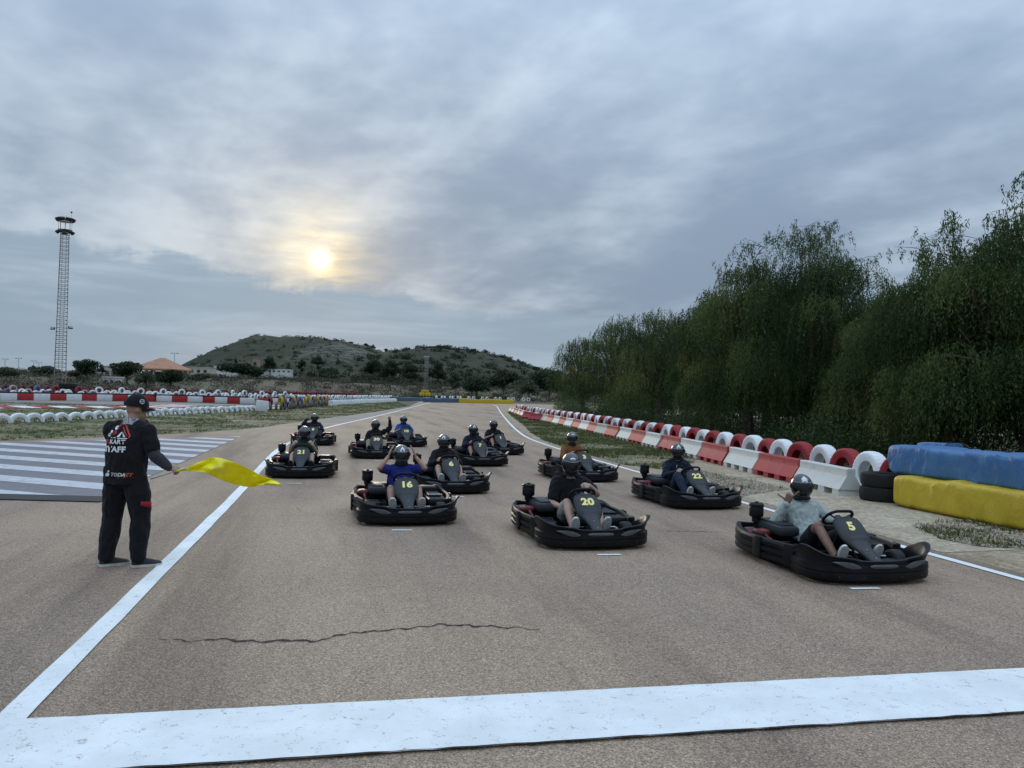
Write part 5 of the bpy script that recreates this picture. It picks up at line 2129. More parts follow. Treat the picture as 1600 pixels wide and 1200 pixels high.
    # steering
    c = Vector((0.235, 0, 0.545))
    ax = Vector((-0.62, 0, 0.78)).normalized()          # towards the driver
    e1 = Vector((0, 1, 0))
    e2 = ax.cross(e1).normalized()
    mb = MB()
    pts = []
    for k in range(28):
        a = 2 * PI * k / 28
        sy = 0.155 * math.cos(a)
        sz = 0.145 * math.sin(a)
        sz = max(min(sz, 0.13), -0.125)
        pts.append(c + e1 * sy + e2 * sz)
    mb.tube(pts, 0.0165, 8, closed=True)
    K['wheel_rim'] = mb.mesh('steering_wheel', M['black_plastic'])
    mb = MB()
    for a in (90, 210, 330):
        q = c + e1 * 0.15 * math.cos(rad(a)) + e2 * 0.125 * math.sin(rad(a))
        mb.tube([c - ax * 0.03, c.lerp(q, .5) - ax * 0.02, q], [0.024, 0.016, 0.012], 6, flat=0.6)
    mb.lathe([(0.001, 0.0), (0.045, 0.0), (0.05, 0.012), (0.045, 0.026), (0.001, 0.03)], 14, c=(0, 0, 0))
    K['wheel_hub'] = mb.mesh('hub', M['dark_metal'])
    # (hub lathe is centred later through its own matrix)
    mb = MB()
    for a in (90, 210, 330):
        q = c + e1 * 0.15 * math.cos(rad(a)) + e2 * 0.125 * math.sin(rad(a))
        mb.tube([c - ax * 0.03, c.lerp(q, .5) - ax * 0.02, q], [0.024, 0.016, 0.012], 6, flat=0.6)
    mb.cap(c - ax * 0.04, c - ax * 0.012, 0.045, 0.04, 12, 2)
    K['wheel_hub'] = mb.mesh('hub', M['dark_metal'])
    mb = MB()
    mb.tube([c - ax * 0.02, Vector((0.62, 0, 0.12))], 0.012, 8)
    for s in (-1, 1):
        mb.tube([(0.30, s * 0.17, 0.085), (0.33, s * 0.05, 0.44)], 0.011, 6)
    K['column'] = mb.mesh('steering_column', M['dark_metal'])
    # seat
    prof = catmull([(0.10, 0.155), (-0.05, 0.105), (-0.22, 0.095), (-0.34, 0.17), (-0.42, 0.34), (-0.50, 0.60)], 5)
    rows = []
    n = len(prof)
    for i, q in enumerate(prof):
        t = (prof[min(i + 1, n - 1)] - prof[max(i - 1, 0)]).normalized()
        nr = Vector((t.y, -t.x))
        if nr.x < 0 and i > n // 2:
            nr = -nr
        nr = Vector((-t.y, t.x))
        if nr.y < 0 or (i > n * 0.7 and nr.x < 0):
            nr = -nr
        k = i / (n - 1)
        hw = 0.185 + 0.025 * math.sin(PI * k) - 0.03 * max(0, k - .7) / .3
        wing = 0.13 * math.sin(PI * min(1, k * 1.05 + 0.05)) + 0.015
        row_ = []
        for y, o in ((-1.05, 1.0), (-1.0, 0.55), (-0.88, 0.15), (-0.5, 0.0), (0, -0.02), (0.5, 0.0), (0.88, 0.15), (1.0, 0.55), (1.05, 1.0)):
            row_.append(Vector((q.x + nr.x * wing * o, hw * y, q.y + nr.y * wing * o)))
        rows.append(row_)
    outer = [[p + Vector((-0.012, 0, -0.008)) + Vector((0, math.copysign(0.012, p.y), 0)) for p in r] for r in rows]
    mb = MB()
    mb.loft([r + o[::-1] for r, o in zip(rows, outer)])
    K['seat'] = mb.mesh('seat', M['black_plastic'], 50)
    # covers beside the seat
    mb = MB()
    mb.rbox((-0.36, -0.35, 0.335), (0.56, 0.24, 0.11), 0.035)
    mb.rbox((-0.36, -0.35, 0.395), (0.44, 0.16, 0.03), 0.012)
    mb.rbox((-0.72, -0.05, 0.33), (0.22, 0.62, 0.10), 0.03)
    K['engine_cover'] = mb.mesh('engine_cover', M['grey_plastic'])
    mb = MB()
    mb.rbox((-0.14, 0.46, 0.205), (0.80, 0.28, 0.12), 0.04)
    mb.rbox((-0.22, 0.45, 0.275), (0.50, 0.19, 0.035), 0.015)
    mb.rbox((-0.55, 0.42, 0.29), (0.26, 0.26, 0.12), 0.03)
    K['pod_l'] = mb.mesh('side_pod', M['black_plastic'])
    mb = MB()
    mb.rbox((0.18, -0.46, 0.19), (0.34, 0.28, 0.09), 0.035)
    K['pod_r'] = mb.mesh('side_pod', M['black_plastic'])
    # engine
    mb = MB()
    mb.rbox((-0.50, -0.50, 0.20), (0.30, 0.24, 0.20), 0.03)
    for k in range(6):
        mb.rbox((-0.42, -0.50, 0.18 + 0.022 * k), (0.20, 0.23, 0.010), 0.004)
    mb.tube([(-0.40, -0.60, 0.22), (-0.28, -0.60, 0.20), (-0.2, -0.56, 0.15)], 0.022, 8)
    K['engine'] = mb.mesh('engine', M['dark_metal'])
    mb = MB()
    mb.rbox((-0.36, -0.53, 0.285), (0.17, 0.15, 0.075), 0.028)
    mb.lathe([(0.001, -0.03), (0.07, -0.03), (0.078, -0.01), (0.07, 0.015), (0.03, 0.025), (0.001, 0.025)], 14, c=(-0.46, -0.635, 0.24), ax='y')
    mb.tube([(-0.28, -0.53, 0.27), (-0.2, -0.52, 0.24), (-0.15, -0.5, 0.19)], 0.018, 8)
    K['engine_cowl'] = mb.mesh('engine_cowl', M['engine_red'])
    mb = MB()
    mb.lathe([(0.001, 0.0), (0.05, 0.0), (0.052, 0.05), (0.075, 0.06), (0.082, 0.075), (0.082, 0.165), (0.076, 0.175), (0.086, 0.178), (0.086, 0.20), (0.07, 0.214), (0.022, 0.216), (0.02, 0.228), (0.001, 0.23)], 10,
             c=(-0.60, -0.47, 0.365))
    mb.tube([(-0.60, -0.47, 0.37), (-0.56, -0.48, 0.30)], 0.035, 8)
    K['air_filter'] = mb.mesh('air_filter', M['black_plastic'])
    mb = MB()
    mb.tube([(0.585, 0.085, 0.205), (0.585, 0.31, 0.205)], 0.012, 8)
    mb.tube([(0.585, 0.20, 0.205), (0.56, 0.20, 0.10)], 0.010, 6)
    K['pedal'] = mb.mesh('pedal', M['metal'])
    mb = MB()
    r_ = random.Random(4)
    for k in range(9):
        y = 0.38 + 0.022 * k
        mb.box((-0.02 + r_.uniform(-.01, .01), y, 0.2965), (0.10 * r_.uniform(.5, 1), 0.008, 0.002))
    mb.box((0.06, 0.46, 0.2965), (0.012, 0.18, 0.002))
    K['pod_sticker'] = mb.mesh('pod_sticker', M['sticker'])
    return K


KM_ = kart_meshes()
# the number's stroke width is widened so that it reads as a heavy poster face
def number_mesh(txt, size, frame, mat, bold=0.030, sx=0.92):
    cu = bpy.data.curves.new('number', 'FONT')
    cu.body = txt
    cu.align_x = 'CENTER'
    cu.align_y = 'CENTER'
    cu.size = size
    cu.offset = bold * size
    cu.extrude = 0.0012
    cu.resolution_u = 5
    cu.space_character = 1.06
    o = bpy.data.objects.new('number', cu)
    COL.objects.link(o)
    dg = bpy.context.evaluated_depsgraph_get()
    me = bpy.data.meshes.new_from_object(o.evaluated_get(dg))
    bpy.data.objects.remove(o)
    bpy.data.curves.remove(cu)
    c, ex, ey, ez = frame
    mtx = Matrix(((ex.x * sx, ey.x, ez.x, c.x), (ex.y * sx, ey.y, ez.y, c.y), (ex.z * sx, ey.z, ez.z, c.z), (0, 0, 0, 1)))
    me.transform(mtx)
    me.materials.clear()
    me.materials.append(mat)
    return me


def make_kart(num, loc, rz, label, steer=0.0, sticker=False):
    K = KM_
    root = empty('go_kart', loc, rz)
    tag(root, label, 'go-kart', 'go-karts on the starting grid')
    fb = obj('front_bumper', K['front_bumper'], root)
    obj('bumper_inlay', K['inlay_l'], fb)
    obj('bumper_inlay', K['inlay_r'], fb)
    obj('bumper_slot', K['slot'], fb)
    for q in K['bolt_pts']:
        obj('bolt', K['bolt'], fb, loc=q)
    sb = obj('side_bumper', K['side_bumper'], root)
    for s in (-1, 1):
        obj('bumper_joint', K['joint'], sb, loc=(-0.16, s * 0.702, 0))
        obj('bumper_joint', K['joint'], sb, loc=(0.34, s * 0.628, 0), rot=(0, 0, -s * 0.2))
    obj('floor_tray', K['floor_tray'], root)
    obj('front_deck', K['front_deck'], root)
    obj('chassis', K['chassis'], root)
    for x, y, nm in ((0.52, 0.47, 'wf'), (0.52, -0.47, 'wf'), (-0.55, 0.49, 'wr'), (-0.55, -0.49, 'wr')):
        w = empty('wheel', (x, y, 0.128 if nm == 'wf' else 0.138), steer if nm == 'wf' else 0)
        w.parent = root
        obj('tyre', K[nm + '_tyre'], w)
        obj('rim', K[nm + '_rim'], w)
    pn = obj('number_panel', K['number_panel'], root)
    obj('panel_ridge', K['panel_ridge'], pn)
    obj('panel_bolt', K['panel_bolt'], pn)
    nb_ = obj('number', number_mesh(num, 0.142, K['num_frame'], M['num_yellow'], 0.048, 1.08), pn)
    nb_['label'] = 'yellow racing number ' + num
    sw = obj('steering_wheel', K['wheel_rim'], root)
    obj('hub', K['wheel_hub'], sw)
    obj('steering_column', K['column'], root)
    obj('seat', K['seat'], root)
    obj('engine_cover', K['engine_cover'], root)
    p1 = obj('side_pod', K['pod_l'], root)
    if sticker:
        obj('pod_sticker', K['pod_sticker'], p1)
    obj('side_pod', K['pod_r'], root)
    en = obj('engine', K['engine'], root)
    obj('engine_cowl', K['engine_cowl'], en)['label'] = 'red engine cowl'
    obj('air_filter', K['air_filter'], en)
    obj('pedal', K['pedal'], root)
    obj('pedal', K['pedal'], root, scale=(1, -1, 1))
    return root
# ------------------------------------------------------------------ people
def remesh(mb, name, voxel, mats, smooth=4, wrinkle=0.0, wscale=14.0, seed=0):
    me = bpy.data.meshes.new('tmp')
    me.from_pydata(mb.v, [], mb.f)
    import bmesh
    bm = bmesh.new()
    bm.from_mesh(me)
    bmesh.ops.recalc_face_normals(bm, faces=bm.faces)
    bm.to_mesh(me)
    bm.free()
    o = bpy.data.objects.new('tmp', me)
    COL.objects.link(o)
    r = o.modifiers.new('r', 'REMESH')
    r.mode = 'VOXEL'
    r.voxel_size = voxel
    if smooth:
        s = o.modifiers.new('s', 'SMOOTH')
        s.iterations = smooth
        s.factor = 0.5
    dg = bpy.context.evaluated_depsgraph_get()
    out = bpy.data.meshes.new_from_object(o.evaluated_get(dg))
    bpy.data.objects.remove(o)
    bpy.data.meshes.remove(me)
    out.name = name
    if wrinkle:
        n = len(out.vertices)
        co = np.empty(n * 3, np.float32)
        no = np.empty(n * 3, np.float32)
        out.vertices.foreach_get('co', co)
        out.vertices.foreach_get('normal', no)
        co, no = co.reshape(-1, 3), no.reshape(-1, 3)
        dd = np.array([abs(mnoise.noise(Vector((p[0] * wscale, p[1] * wscale, p[2] * wscale * 0.6 + seed)))) + 0.5 * mnoise.noise(Vector((p[0] * wscale * 2.4 + 5, p[1] * wscale * 2.4, p[2] * wscale + seed))) for p in co])
        co = co + no * (dd * wrinkle - wrinkle * 0.25)[:, None]
        out.vertices.foreach_set('co', co.astype(np.float32).ravel())
    out.materials.clear()
    for m in mats:
        out.materials.append(m)
    out.polygons.foreach_set('use_smooth', [True] * len(out.polygons))
    out.update()
    return out


def rot_axis(v, axis, ang):
    return Matrix.Rotation(ang, 3, axis) @ v


def hand(mb, wrist, d, nrm, thumb, style='grip', k=1.0):
    """d: forearm to knuckles, nrm: out of the palm, thumb: towards the thumb side"""
    d = Vector(d).normalized()
    thumb = Vector(thumb)
    s = (thumb - d * thumb.dot(d)).normalized()
    n = d.cross(s)
    if n.dot(Vector(nrm)) < 0:
        n = -n
    w = Vector(wrist)
    for o in (-0.026, -0.009, 0.009, 0.026):
        mb.cap(w + d * 0.015 * k + s * o * 0.75 * k, w + d * 0.088 * k + s * o * k, 0.0155 * k, 0.0135 * k, 8, 2)
    curl = {'grip': (1.1, 1.2, 0.9), 'fist': (1.35, 1.5, 1.0), 'flat': (0.12, 0.12, 0.1), 'cup': (0.35, 0.3, 0.25), 'relax': (0.45, 0.5, 0.4), 'thumb': (1.35, 1.5, 1.0), 'shaka': (1.35, 1.5, 1.0)}[style]
    lens = ((0.036, 0.024, 0.019), (0.043, 0.028, 0.021), (0.040, 0.026, 0.020), (0.031, 0.020, 0.017))
    for i, o in enumerate((0.028, 0.0095, -0.0095, -0.028)):
        p = w + d * (0.092 - 0.006 * abs(i - 1)) * k + s * o * k
        v = (d + s * o * 1.5).normalized()
        cu = curl
        if style == 'shaka' and i == 3:
            cu = (0.0, 0.05, 0.05)
            v = (d - s * 0.55).normalized()
        ax = s
        sg = 1 if rot_axis(d, s, 0.5).dot(n) > 0 else -1
        for j in range(3):
            v = rot_axis(v, ax, sg * cu[j])
            q = p + v * lens[i][j] * k * (1.25 if style == 'shaka' and i == 3 else 1)
            mb.cap(p, q, 0.0098 * k, 0.0088 * k, 7, 2)
            p = q
    # thumb
    p = w + d * 0.030 * k + s * 0.030 * k
    if style in ('thumb', 'shaka'):
        vs = [(s * 0.95 + d * 0.25).normalized()] * 3
    elif style in ('flat', 'cup'):
        vs = [(d * 0.75 + s * 0.65).normalized(), (d * 0.9 + s * 0.4).normalized(), (d * .95 + s * .3).normalized()]
    else:
        vs = [(d * 0.65 + s * 0.55 + n * 0.45).normalized(), (d * 0.6 + n * 0.8).normalized(), (d * 0.4 - s * 0.5 + n * 0.8).normalized()]
    for j, l in enumerate((0.032, 0.030, 0.024)):
        q = p + vs[j] * l * k
        mb.cap(p, q, (0.0135, 0.0112, 0.0105)[j] * k, (0.0115, 0.0108, 0.009)[j] * k, 7, 2)
        p = q


def ring_at(c, fwd, lat, rf, rl, n=20, p=2.4):
    out = []
    for j in range(n):
        a = 2 * PI * j / n
        ca, sa = math.cos(a), math.sin(a)
        out.append(Vector(c) + fwd * math.copysign(abs(ca) ** (2 / p), ca) * rf + lat * math.copysign(abs(sa) ** (2 / p), sa) * rl)
    return out


def torso(mb, J, grow=0.0, z0=0.0, z1=1.0, belly=0.0, wide=1.0):
    """loft along the spine from the seat to the base of the neck"""
    P, N = Vector(J['pelvis']), Vector(J['neck'])
    C = Vector(J['chest'])
    lat = (Vector(J['sh_l']) - Vector(J['sh_r'])).normalized()
    lat_p = (Vector(J['hip_l']) - Vector(J['hip_r'])).normalized()
    spec = [(0.0, 0.105, 0.150), (0.06, 0.125, 0.172), (0.18, 0.122, 0.172), (0.34, 0.112 + belly, 0.155 + belly * .6), (0.50, 0.115 + belly, 0.158 + belly * .5), (0.66, 0.122 + belly * .5, 0.172), (0.80, 0.118, 0.182), (0.90, 0.098, 0.172),
            (0.965, 0.075, 0.115), (1.0, 0.058, 0.068)]
    rings = []
    for t, rf, rl in spec:
        if t < z0 - 1e-6 or t > z1 + 1e-6:
            continue
        q = P.lerp(C, t / 0.62) if t < 0.62 else C.lerp(N, (t - 0.62) / 0.38)
        # bow of the back
        up = ((C - P) if t < 0.5 else (N - C) * 0.6 + (C - P) * 0.4).normalized()
        l = lat_p.lerp(lat, min(1, t / 0.7)).normalized()
        l = (l - up * l.dot(up)).normalized()
        f = l.cross(up).normalized()
        rings.append(ring_at(q + f * belly * (0.5 if 0.2 < t < 0.7 else 0), f, l, rf + grow, (rl + grow) * wide))
    mb.loft(rings)


EMB = None


def make_helmet(parent, c, yaw, pitch, mat, emblem, visor_up=False, size=1.0):
    """full-face helmet; local x is the direction of sight"""
    def hs(az, el, k=1.0):
        ca, sa, ce, se = math.cos(az), math.sin(az), math.cos(el), math.sin(el)
        x, y, z = ce * ca, ce * sa, se
        r = 1.0
        px = 0.152 * x * (1.06 if x > 0 else 1.0)
        py = 0.124 * y
        pz = 0.150 * z
        low = max(0.0, -z)
        if x > 0:
            px += 0.030 * low * x * (1 if low < .8 else .8)      # chin bar
        else:
            px += 0.035 * low
            pz *= 1 - 0.12 * low
        py *= 1 - 0.10 * low
        return Vector((px, py, pz)) * k
    nu, nv = 40, 26
    e0, e1 = rad(-64), rad(90)
    mb = MB()
    V = []
    for i in range(nv + 1):
        el = e0 + (e1 - e0) * i / nv
        for j in range(nu):
            az = 2 * PI * j / nu - PI
            V.append(hs(az, min(el, rad(89.5))))
    F_ = []
    for i in range(nv):
        el = e0 + (e1 - e0) * (i + .5) / nv
        for j in range(nu):
            az = 2 * PI * (j + .5) / nu - PI
            if abs(az) < rad(66) and rad(-15) < el < rad(21):
                continue
            k = (j + 1) % nu
            F_.append((i * nu + j, i * nu + k, (i + 1) * nu + k, (i + 1) * nu + j))
    mb.add(V, F_)
    me = mb.mesh('helmet', mat, 60)
    h = obj('helmet', me, parent, loc=c)
    h.rotation_euler = (0, pitch, yaw)
    h.scale = (size,) * 3
    so = h.modifiers.new('thick', 'SOLIDIFY')
    so.thickness = 0.018
    so.offset = -1
    # visor
    mb = MB()
    rows = []
    lift = rad(34) if visor_up else 0
    for i in range(7):
        el = rad(-17) + rad(41) * i / 6 + lift
        rows.append([hs(rad(-76) + rad(152) * j / 22, el, 1.022) for j in range(23)])
    rows2 = [[p * 0.985 for p in r] for r in rows]
    mb.loft([r + q[::-1] for r, q in zip(rows, rows2)])
    obj('visor', mb.mesh('visor', M['visor'], 60), h)
    mb = MB()
    rows = [[hs(rad(-78) + rad(156) * j / 22, e_ + lift, k_) for j in range(23)] for e_, k_ in ((rad(23), 1.02), (rad(23.5), 1.034), (rad(26.5), 1.034), (rad(27.5), 1.01))]
    mb.loft(rows, closed=False, caps=False)
    obj('visor_trim', mb.mesh('visor_trim', M['trim_grey'], 60), h)
    if emblem in ('flame', 'chevron'):
        mb = MB()
        for s in (-1, 1):
            rows = []
            for j in range(9):
                t = j / 8
                w = 4 + 7 * math.sin(PI * t)
                az, el = 84 + 34 * t, -34 + 66 * t
                rows.append([hs(s * rad(az - w), rad(el), 1.010), hs(s * rad(az), rad(el + 2), 1.012), hs(s * rad(az + w * .6), rad(el + 3), 1.010)])
            mb.loft(rows, closed=False, caps=False)
        obj('side_flash', mb.mesh('side_flash', M['emblem'], 60), h)
    # pivots and chin vent
    mb = MB()
    for s in (-1, 1):
        q = hs(s * rad(82), rad(4), 1.02)
        mb.lathe([(0.001, -0.006), (0.022, -0.006), (0.022, 0.004), (0.016, 0.009), (0.001, 0.009)], 12, c=q, ax='y')
    obj('visor_pivot', mb.mesh('visor_pivot', M['lining']), h)
    mb = MB()
    rows = [[hs(rad(a), rad(e), 1.008 if abs(a) < 22 else 0.98) for a in (-26, -22, -11, 0, 11, 22, 26)] for e in (-36, -33, -29, -26)]
    mb.loft(rows, closed=False, caps=False)
    obj('chin_vent', mb.mesh('chin_vent', M['lining'], 60), h)
    mb = MB()
    mb.lathe([(0.08, -0.130), (0.098, -0.136), (0.102, -0.122), (0.09, -0.10), (0.075, -0.10)], 20, closed_prof=True)
    mb.v = [(x * 1.12 + 0.012, y, z) for x, y, z in mb.v]
    obj('neck_roll', mb.mesh('neck_roll', M['lining']), h)
    if emblem:
        def proj(u, v):                     # u sideways, v up over the brow
            return hs(u * 1.4 / 0.13, rad(41) + v * 1.25 / 0.15, 1.012)
        mb = MB()
        if emblem == 'flame':
            outl = [(-0.032, -0.030), (-0.030, 0.0), (0.0, 0.045), (0.030, 0.0), (0.032, -0.030), (0.014, -0.030), (0.010, -0.004), (0.0, 0.010), (-0.010, -0.004), (-0.014, -0.030)]
            quads = [(0, 1, 8, 9), (1, 2, 7, 8), (2, 3, 6, 7), (3, 4, 5, 6)]
        elif emblem == 'chevron':
            outl = [(-0.034, -0.012), (-0.034, 0.008), (0.0, 0.040), (0.034, 0.008), (0.034, -0.012), (0.020, -0.012), (0.0, 0.010), (-0.020, -0.012)]
            quads = [(0, 1, 2, 6), (0, 6, 7, 7), (2, 3, 4, 6), (6, 4, 5, 5)]
            quads = [(0, 1, 6, 7), (1, 2, 6), (2, 3, 6), (3, 4, 5, 6)]
        else:
            outl = [(0.036 * math.cos(a * PI / 6), 0.014 * math.sin(a * PI / 6)) for a in range(12)]
            quads = [tuple(range(12))]
        mb.add([proj(*q) for q in outl], quads)
        if emblem == 'chevron':
            mb.add([proj(u * .8, v * .8 - 0.022) for u, v in outl], quads)
        o = obj('emblem', mb.mesh('emblem', M['emblem'], None), h)
        s2 = o.modifiers.new('thick', 'SOLIDIFY')
        s2.thickness = 0.003
        s2.offset = 0
    return h


def make_shoe(parent, ankle, toe_dir, up, mat, sole, L=0.27, white_sole=True):
    d = Vector(toe_dir).normalized()
    u = (Vector(up) - d * Vector(up).dot(d)).normalized()
    s = d.cross(u)
    a = Vector(ankle)
    heel = a - u * 0.075 - d * 0.055
    mb = MB()
    rings = []
    for t, hw, top in ((0.0, 0.020, 0.045), (0.03, 0.034, 0.085), (0.15, 0.039, 0.100), (0.32, 0.040, 0.095), (0.48, 0.043, 0.072), (0.65, 0.050, 0.058), (0.82, 0.047, 0.046), (0.94, 0.034, 0.036), (1.0, 0.015, 0.024)):
        c = heel + d * L * t
        rings.append([c + s * hw * x + u * z for x, z in ((-1, 0.012), (-1.02, 0.022), (-0.92, top * .6), (-0.5, top), (0.5, top), (0.92, top * .6), (1.02, 0.022), (1, 0.012))])
    mb.loft(rings)
    sh = mb.build('shoe', mat, parent, sharp=60)
    mb = MB()
    rings = []
    for t, hw in ((-0.02, 0.022), (0.03, 0.038), (0.15, 0.042), (0.32, 0.041), (0.48, 0.045), (0.65, 0.053), (0.82, 0.050), (0.94, 0.038), (1.01, 0.018)):
        c = heel + d * L * t
        rings.append([c + s * hw * x + u * z for x, z in ((-1, -0.008), (-1, 0.018), (1, 0.018), (1, -0.008))])
    mb.loft(rings)
    mb.build('sole', sole, sh, sharp=40)
    return sh


DRIVE = dict(pelvis=(-0.20, 0, 0.165), chest=(-0.345, 0, 0.45), neck=(-0.385, 0, 0.665), head=(-0.350, 0, 0.825),
             sh_l=(-0.365, 0.165, 0.610), sh_r=(-0.365, -0.165, 0.610), el_l=(-0.16, 0.285, 0.425), el_r=(-0.16, -0.285, 0.425), wr_l=(0.085, 0.185, 0.515), wr_r=(0.085, -0.185, 0.515),
             hip_l=(-0.17, 0.095, 0.185), hip_r=(-0.17, -0.095, 0.185), kn_l=(0.215, 0.195, 0.400), kn_r=(0.215, -0.195, 0.400), an_l=(0.50, 0.185, 0.165), an_r=(0.50, -0.185, 0.165))


def limb(mb, a, b, ra, rb, mid=None, grow=0.0, t0=0.0, t1=1.0):
    """tapered limb with a muscle belly a third of the way down; t0..t1 picks a stretch"""
    a, b = Vector(a), Vector(b)
    m = mid if mid else (ra + rb) / 2 * 1.04
    R = lambda t: (ra + (m - ra) * t / 0.35) if t < 0.35 else (m + (rb - m) * (t - 0.35) / 0.65)
    ts = sorted({t0, t1, *[t for t in (0.35,) if t0 < t < t1]})
    for p, q in zip(ts[:-1], ts[1:]):
        mb.cap(a.lerp(b, p), a.lerp(b, q), R(p) + grow, R(q) + grow, 14, 3)


def make_person(J, spec, loc, rz, label, group, voxel=0.009):
    J = {k: Vector(v) for k, v in J.items()}
    k = spec.get('bulk', 1.0)
    fwd_head = Vector(spec.get('look', (1, 0, -0.05))).normalized()
    # ---- skin body, one surface
    mb = MB()
    torso(mb, J, -0.006, belly=spec.get('belly', 0.0))
    mb.cap(J['neck'] - Vector((0, 0, 0.03)), J['neck'].lerp(J['head'], 0.55), 0.057, 0.052)
    H = J['head']
    side = Vector((0, 0, 1)).cross(fwd_head).normalized()
    upv = fwd_head.cross(side)
    hm = MB()
    hm.sphere((0, 0, 0.012), (0.094, 0.076, 0.105), 18, 12)
    hm.sphere((0.028, 0, -0.055), (0.062, 0.056, 0.060), 14, 9)
    hm.cap((0.088, 0, 0.012), (0.104, 0, -0.020), 0.010, 0.015, 8, 2)       # nose
    hm.cap((0.080, -0.034, 0.026), (0.080, 0.034, 0.026), 0.014, 0.014, 8, 2)   # brow
    hm.cap((0.083, -0.018, -0.058), (0.083, 0.018, -0.058), 0.010, 0.010, 8, 2)  # mouth
    hm.sphere((0.070, 0, -0.092), (0.024, 0.026, 0.020), 10, 6)             # chin
    for s in (-1, 1):
        hm.sphere((-0.004, s * 0.078, -0.006), (0.022, 0.010, 0.033), 10, 7)
    mtx = Matrix((fwd_head, side, upv)).transposed()
    mb.add([H + mtx @ Vector(v) for v in hm.v], hm.f)
    for s in 'lr':
        mb.cap(J['sh_' + s].lerp(J['neck'], 0.35), J['sh_' + s], 0.055 * k, 0.054 * k)
        limb(mb, J['sh_' + s], J['el_' + s], 0.050 * k, 0.037 * k, 0.049 * k)
        limb(mb, J['el_' + s], J['wr_' + s], 0.038 * k, 0.025 * k, 0.039 * k)
        limb(mb, J['hip_' + s], J['kn_' + s], 0.082 * k, 0.052 * k, 0.078 * k)
        limb(mb, J['kn_' + s], J['an_' + s], 0.051 * k, 0.034, 0.052 * k)
        mb.cap(J['kn_' + s] + Vector((0.01, 0, 0.012)), J['kn_' + s], 0.046, 0.046)
        hs_ = spec.get('hand_' + s, {})
        d = Vector(hs_.get('dir', (J['wr_' + s] - J['el_' + s])))
        hand(mb, J['wr_' + s], d, hs_.get('n', (0, 1 if s == 'r' else -1, -0.6)), hs_.get('thumb', (0, 0, 1)), hs_.get('style', 'grip'), hs_.get('k', 1.0))
        td = Vector(spec.get('toe_' + s, (0.42, 0.08 if s == 'l' else -0.08, 0.9)))
        uu = Vector(spec.get('toe_up', (-0.9, 0, 0.42))).normalized()
        mb.cap(J['an_' + s] - uu * 0.042, J['an_' + s] - uu * 0.045 + td.normalized() * 0.10, 0.026, 0.022)
    body = obj('person', remesh(mb, 'person', voxel, [M[spec['skin']]], 2), loc=loc)
    body.rotation_euler = (0, 0, rz)
    tag(body, label, 'person', group)
    # ---- top
    mb = MB()
    torso(mb, J, 0.016, z0=0.06 if not spec.get('hem') else 0.0, z1=0.97, belly=spec.get('belly', 0.0))
    if spec.get('hem'):
        mb.loft([ring_at(J['pelvis'] - Vector((0, 0, spec['hem'])), Vector((1, 0, 0)), Vector((0, 1, 0)), 0.135, 0.190), ring_at(J['pelvis'] + Vector((0, 0, 0.10)), Vector((1, 0, 0)), Vector((0, 1, 0)), 0.150, 0.196)])
    for s in 'lr':
        mb.cap(J['sh_' + s].lerp(J['neck'], 0.45), J['sh_' + s], 0.066 * k, 0.068 * k)
        sl = spec.get('sleeve', 'long')
        if sl == 'short':
            limb(mb, J['sh_' + s], J['el_' + s], 0.068 * k, 0.060 * k, 0.068 * k, 0.004, 0, 0.68)
        else:
            limb(mb, J['sh_' + s], J['el_' + s], 0.066 * k, 0.054 * k, 0.064 * k, 0.003)
            limb(mb, J['el_' + s], J['wr_' + s], 0.054 * k, 0.037 * k, 0.052 * k, 0.003, 0, 0.93)
    if spec.get('hood'):
        a = J['neck'] + Vector((-0.07, 0, -0.01))
        mb.cap(a + Vector((0, -0.07, 0.0)), a + Vector((-0.02, 0.0, -0.03)), 0.045, 0.055)
        mb.cap(a + Vector((0, 0.07, 0.0)), a + Vector((-0.02, 0.0, -0.03)), 0.045, 0.055)
    top = obj(spec.get('top_name', 'shirt'), remesh(mb, 'shirt', voxel, [M[spec['top']]], 3, 0.017, 13.0, spec.get('seed', 0)), body)
    if spec.get('under'):                                   # long sleeves under a short sleeved shirt
        for s in 'lr':
            mb = MB()
            limb(mb, J['sh_' + s], J['el_' + s], 0.058 * k, 0.052 * k, 0.060 * k, 0.0, 0.4, 1.0)
            limb(mb, J['el_' + s], J['wr_' + s], 0.053 * k, 0.037 * k, 0.052 * k, 0.002, 0, 0.95)
            obj('undersleeve', remesh(mb, 'undersleeve', voxel, [M[spec['under']]], 3, 0.010, 16.0, 3), body)
    # ---- bottoms
    mb = MB()
    torso(mb, J, 0.012, z0=0.0, z1=0.34, belly=spec.get('belly', 0.0))
    bt = spec.get('bottom', 'shorts')
    g_ = spec.get('baggy', 0.012)
    for s in 'lr':
        mb.cap(J['hip_' + s], J['hip_' + s].lerp(J['pelvis'], 0.5), 0.095 * k, 0.11 * k)
        if bt == 'shorts':
            limb(mb, J['hip_' + s], J['kn_' + s], 0.092 * k, 0.074 * k, 0.090 * k, 0.004, 0, 0.74)
        else:
            limb(mb, J['hip_' + s], J['kn_' + s], 0.090 * k, 0.062 * k + g_, 0.086 * k + g_, 0.0)
            limb(mb, J['kn_' + s], J['an_' + s], 0.062 * k + g_, 0.046 + g_, 0.062 * k + g_, 0.0, 0, spec.get('leg_end', 0.96))
    obj('shorts' if bt == 'shorts' else 'trousers', remesh(mb, 'trousers', voxel, [M[spec['bot']]], 3, spec.get('bwr', 0.010), 12.0, 7), body)
    for s in 'lr':
        td = spec.get('toe_' + s, (0.42, 0.08 if s == 'l' else -0.08, 0.9))
        upd = spec.get('toe_up', (-0.9, 0, 0.42))
        make_shoe(body, J['an_' + s], td, upd, M[spec.get('shoe', 'shoe_black')], M[spec.get('sole', 'shoe_white')])
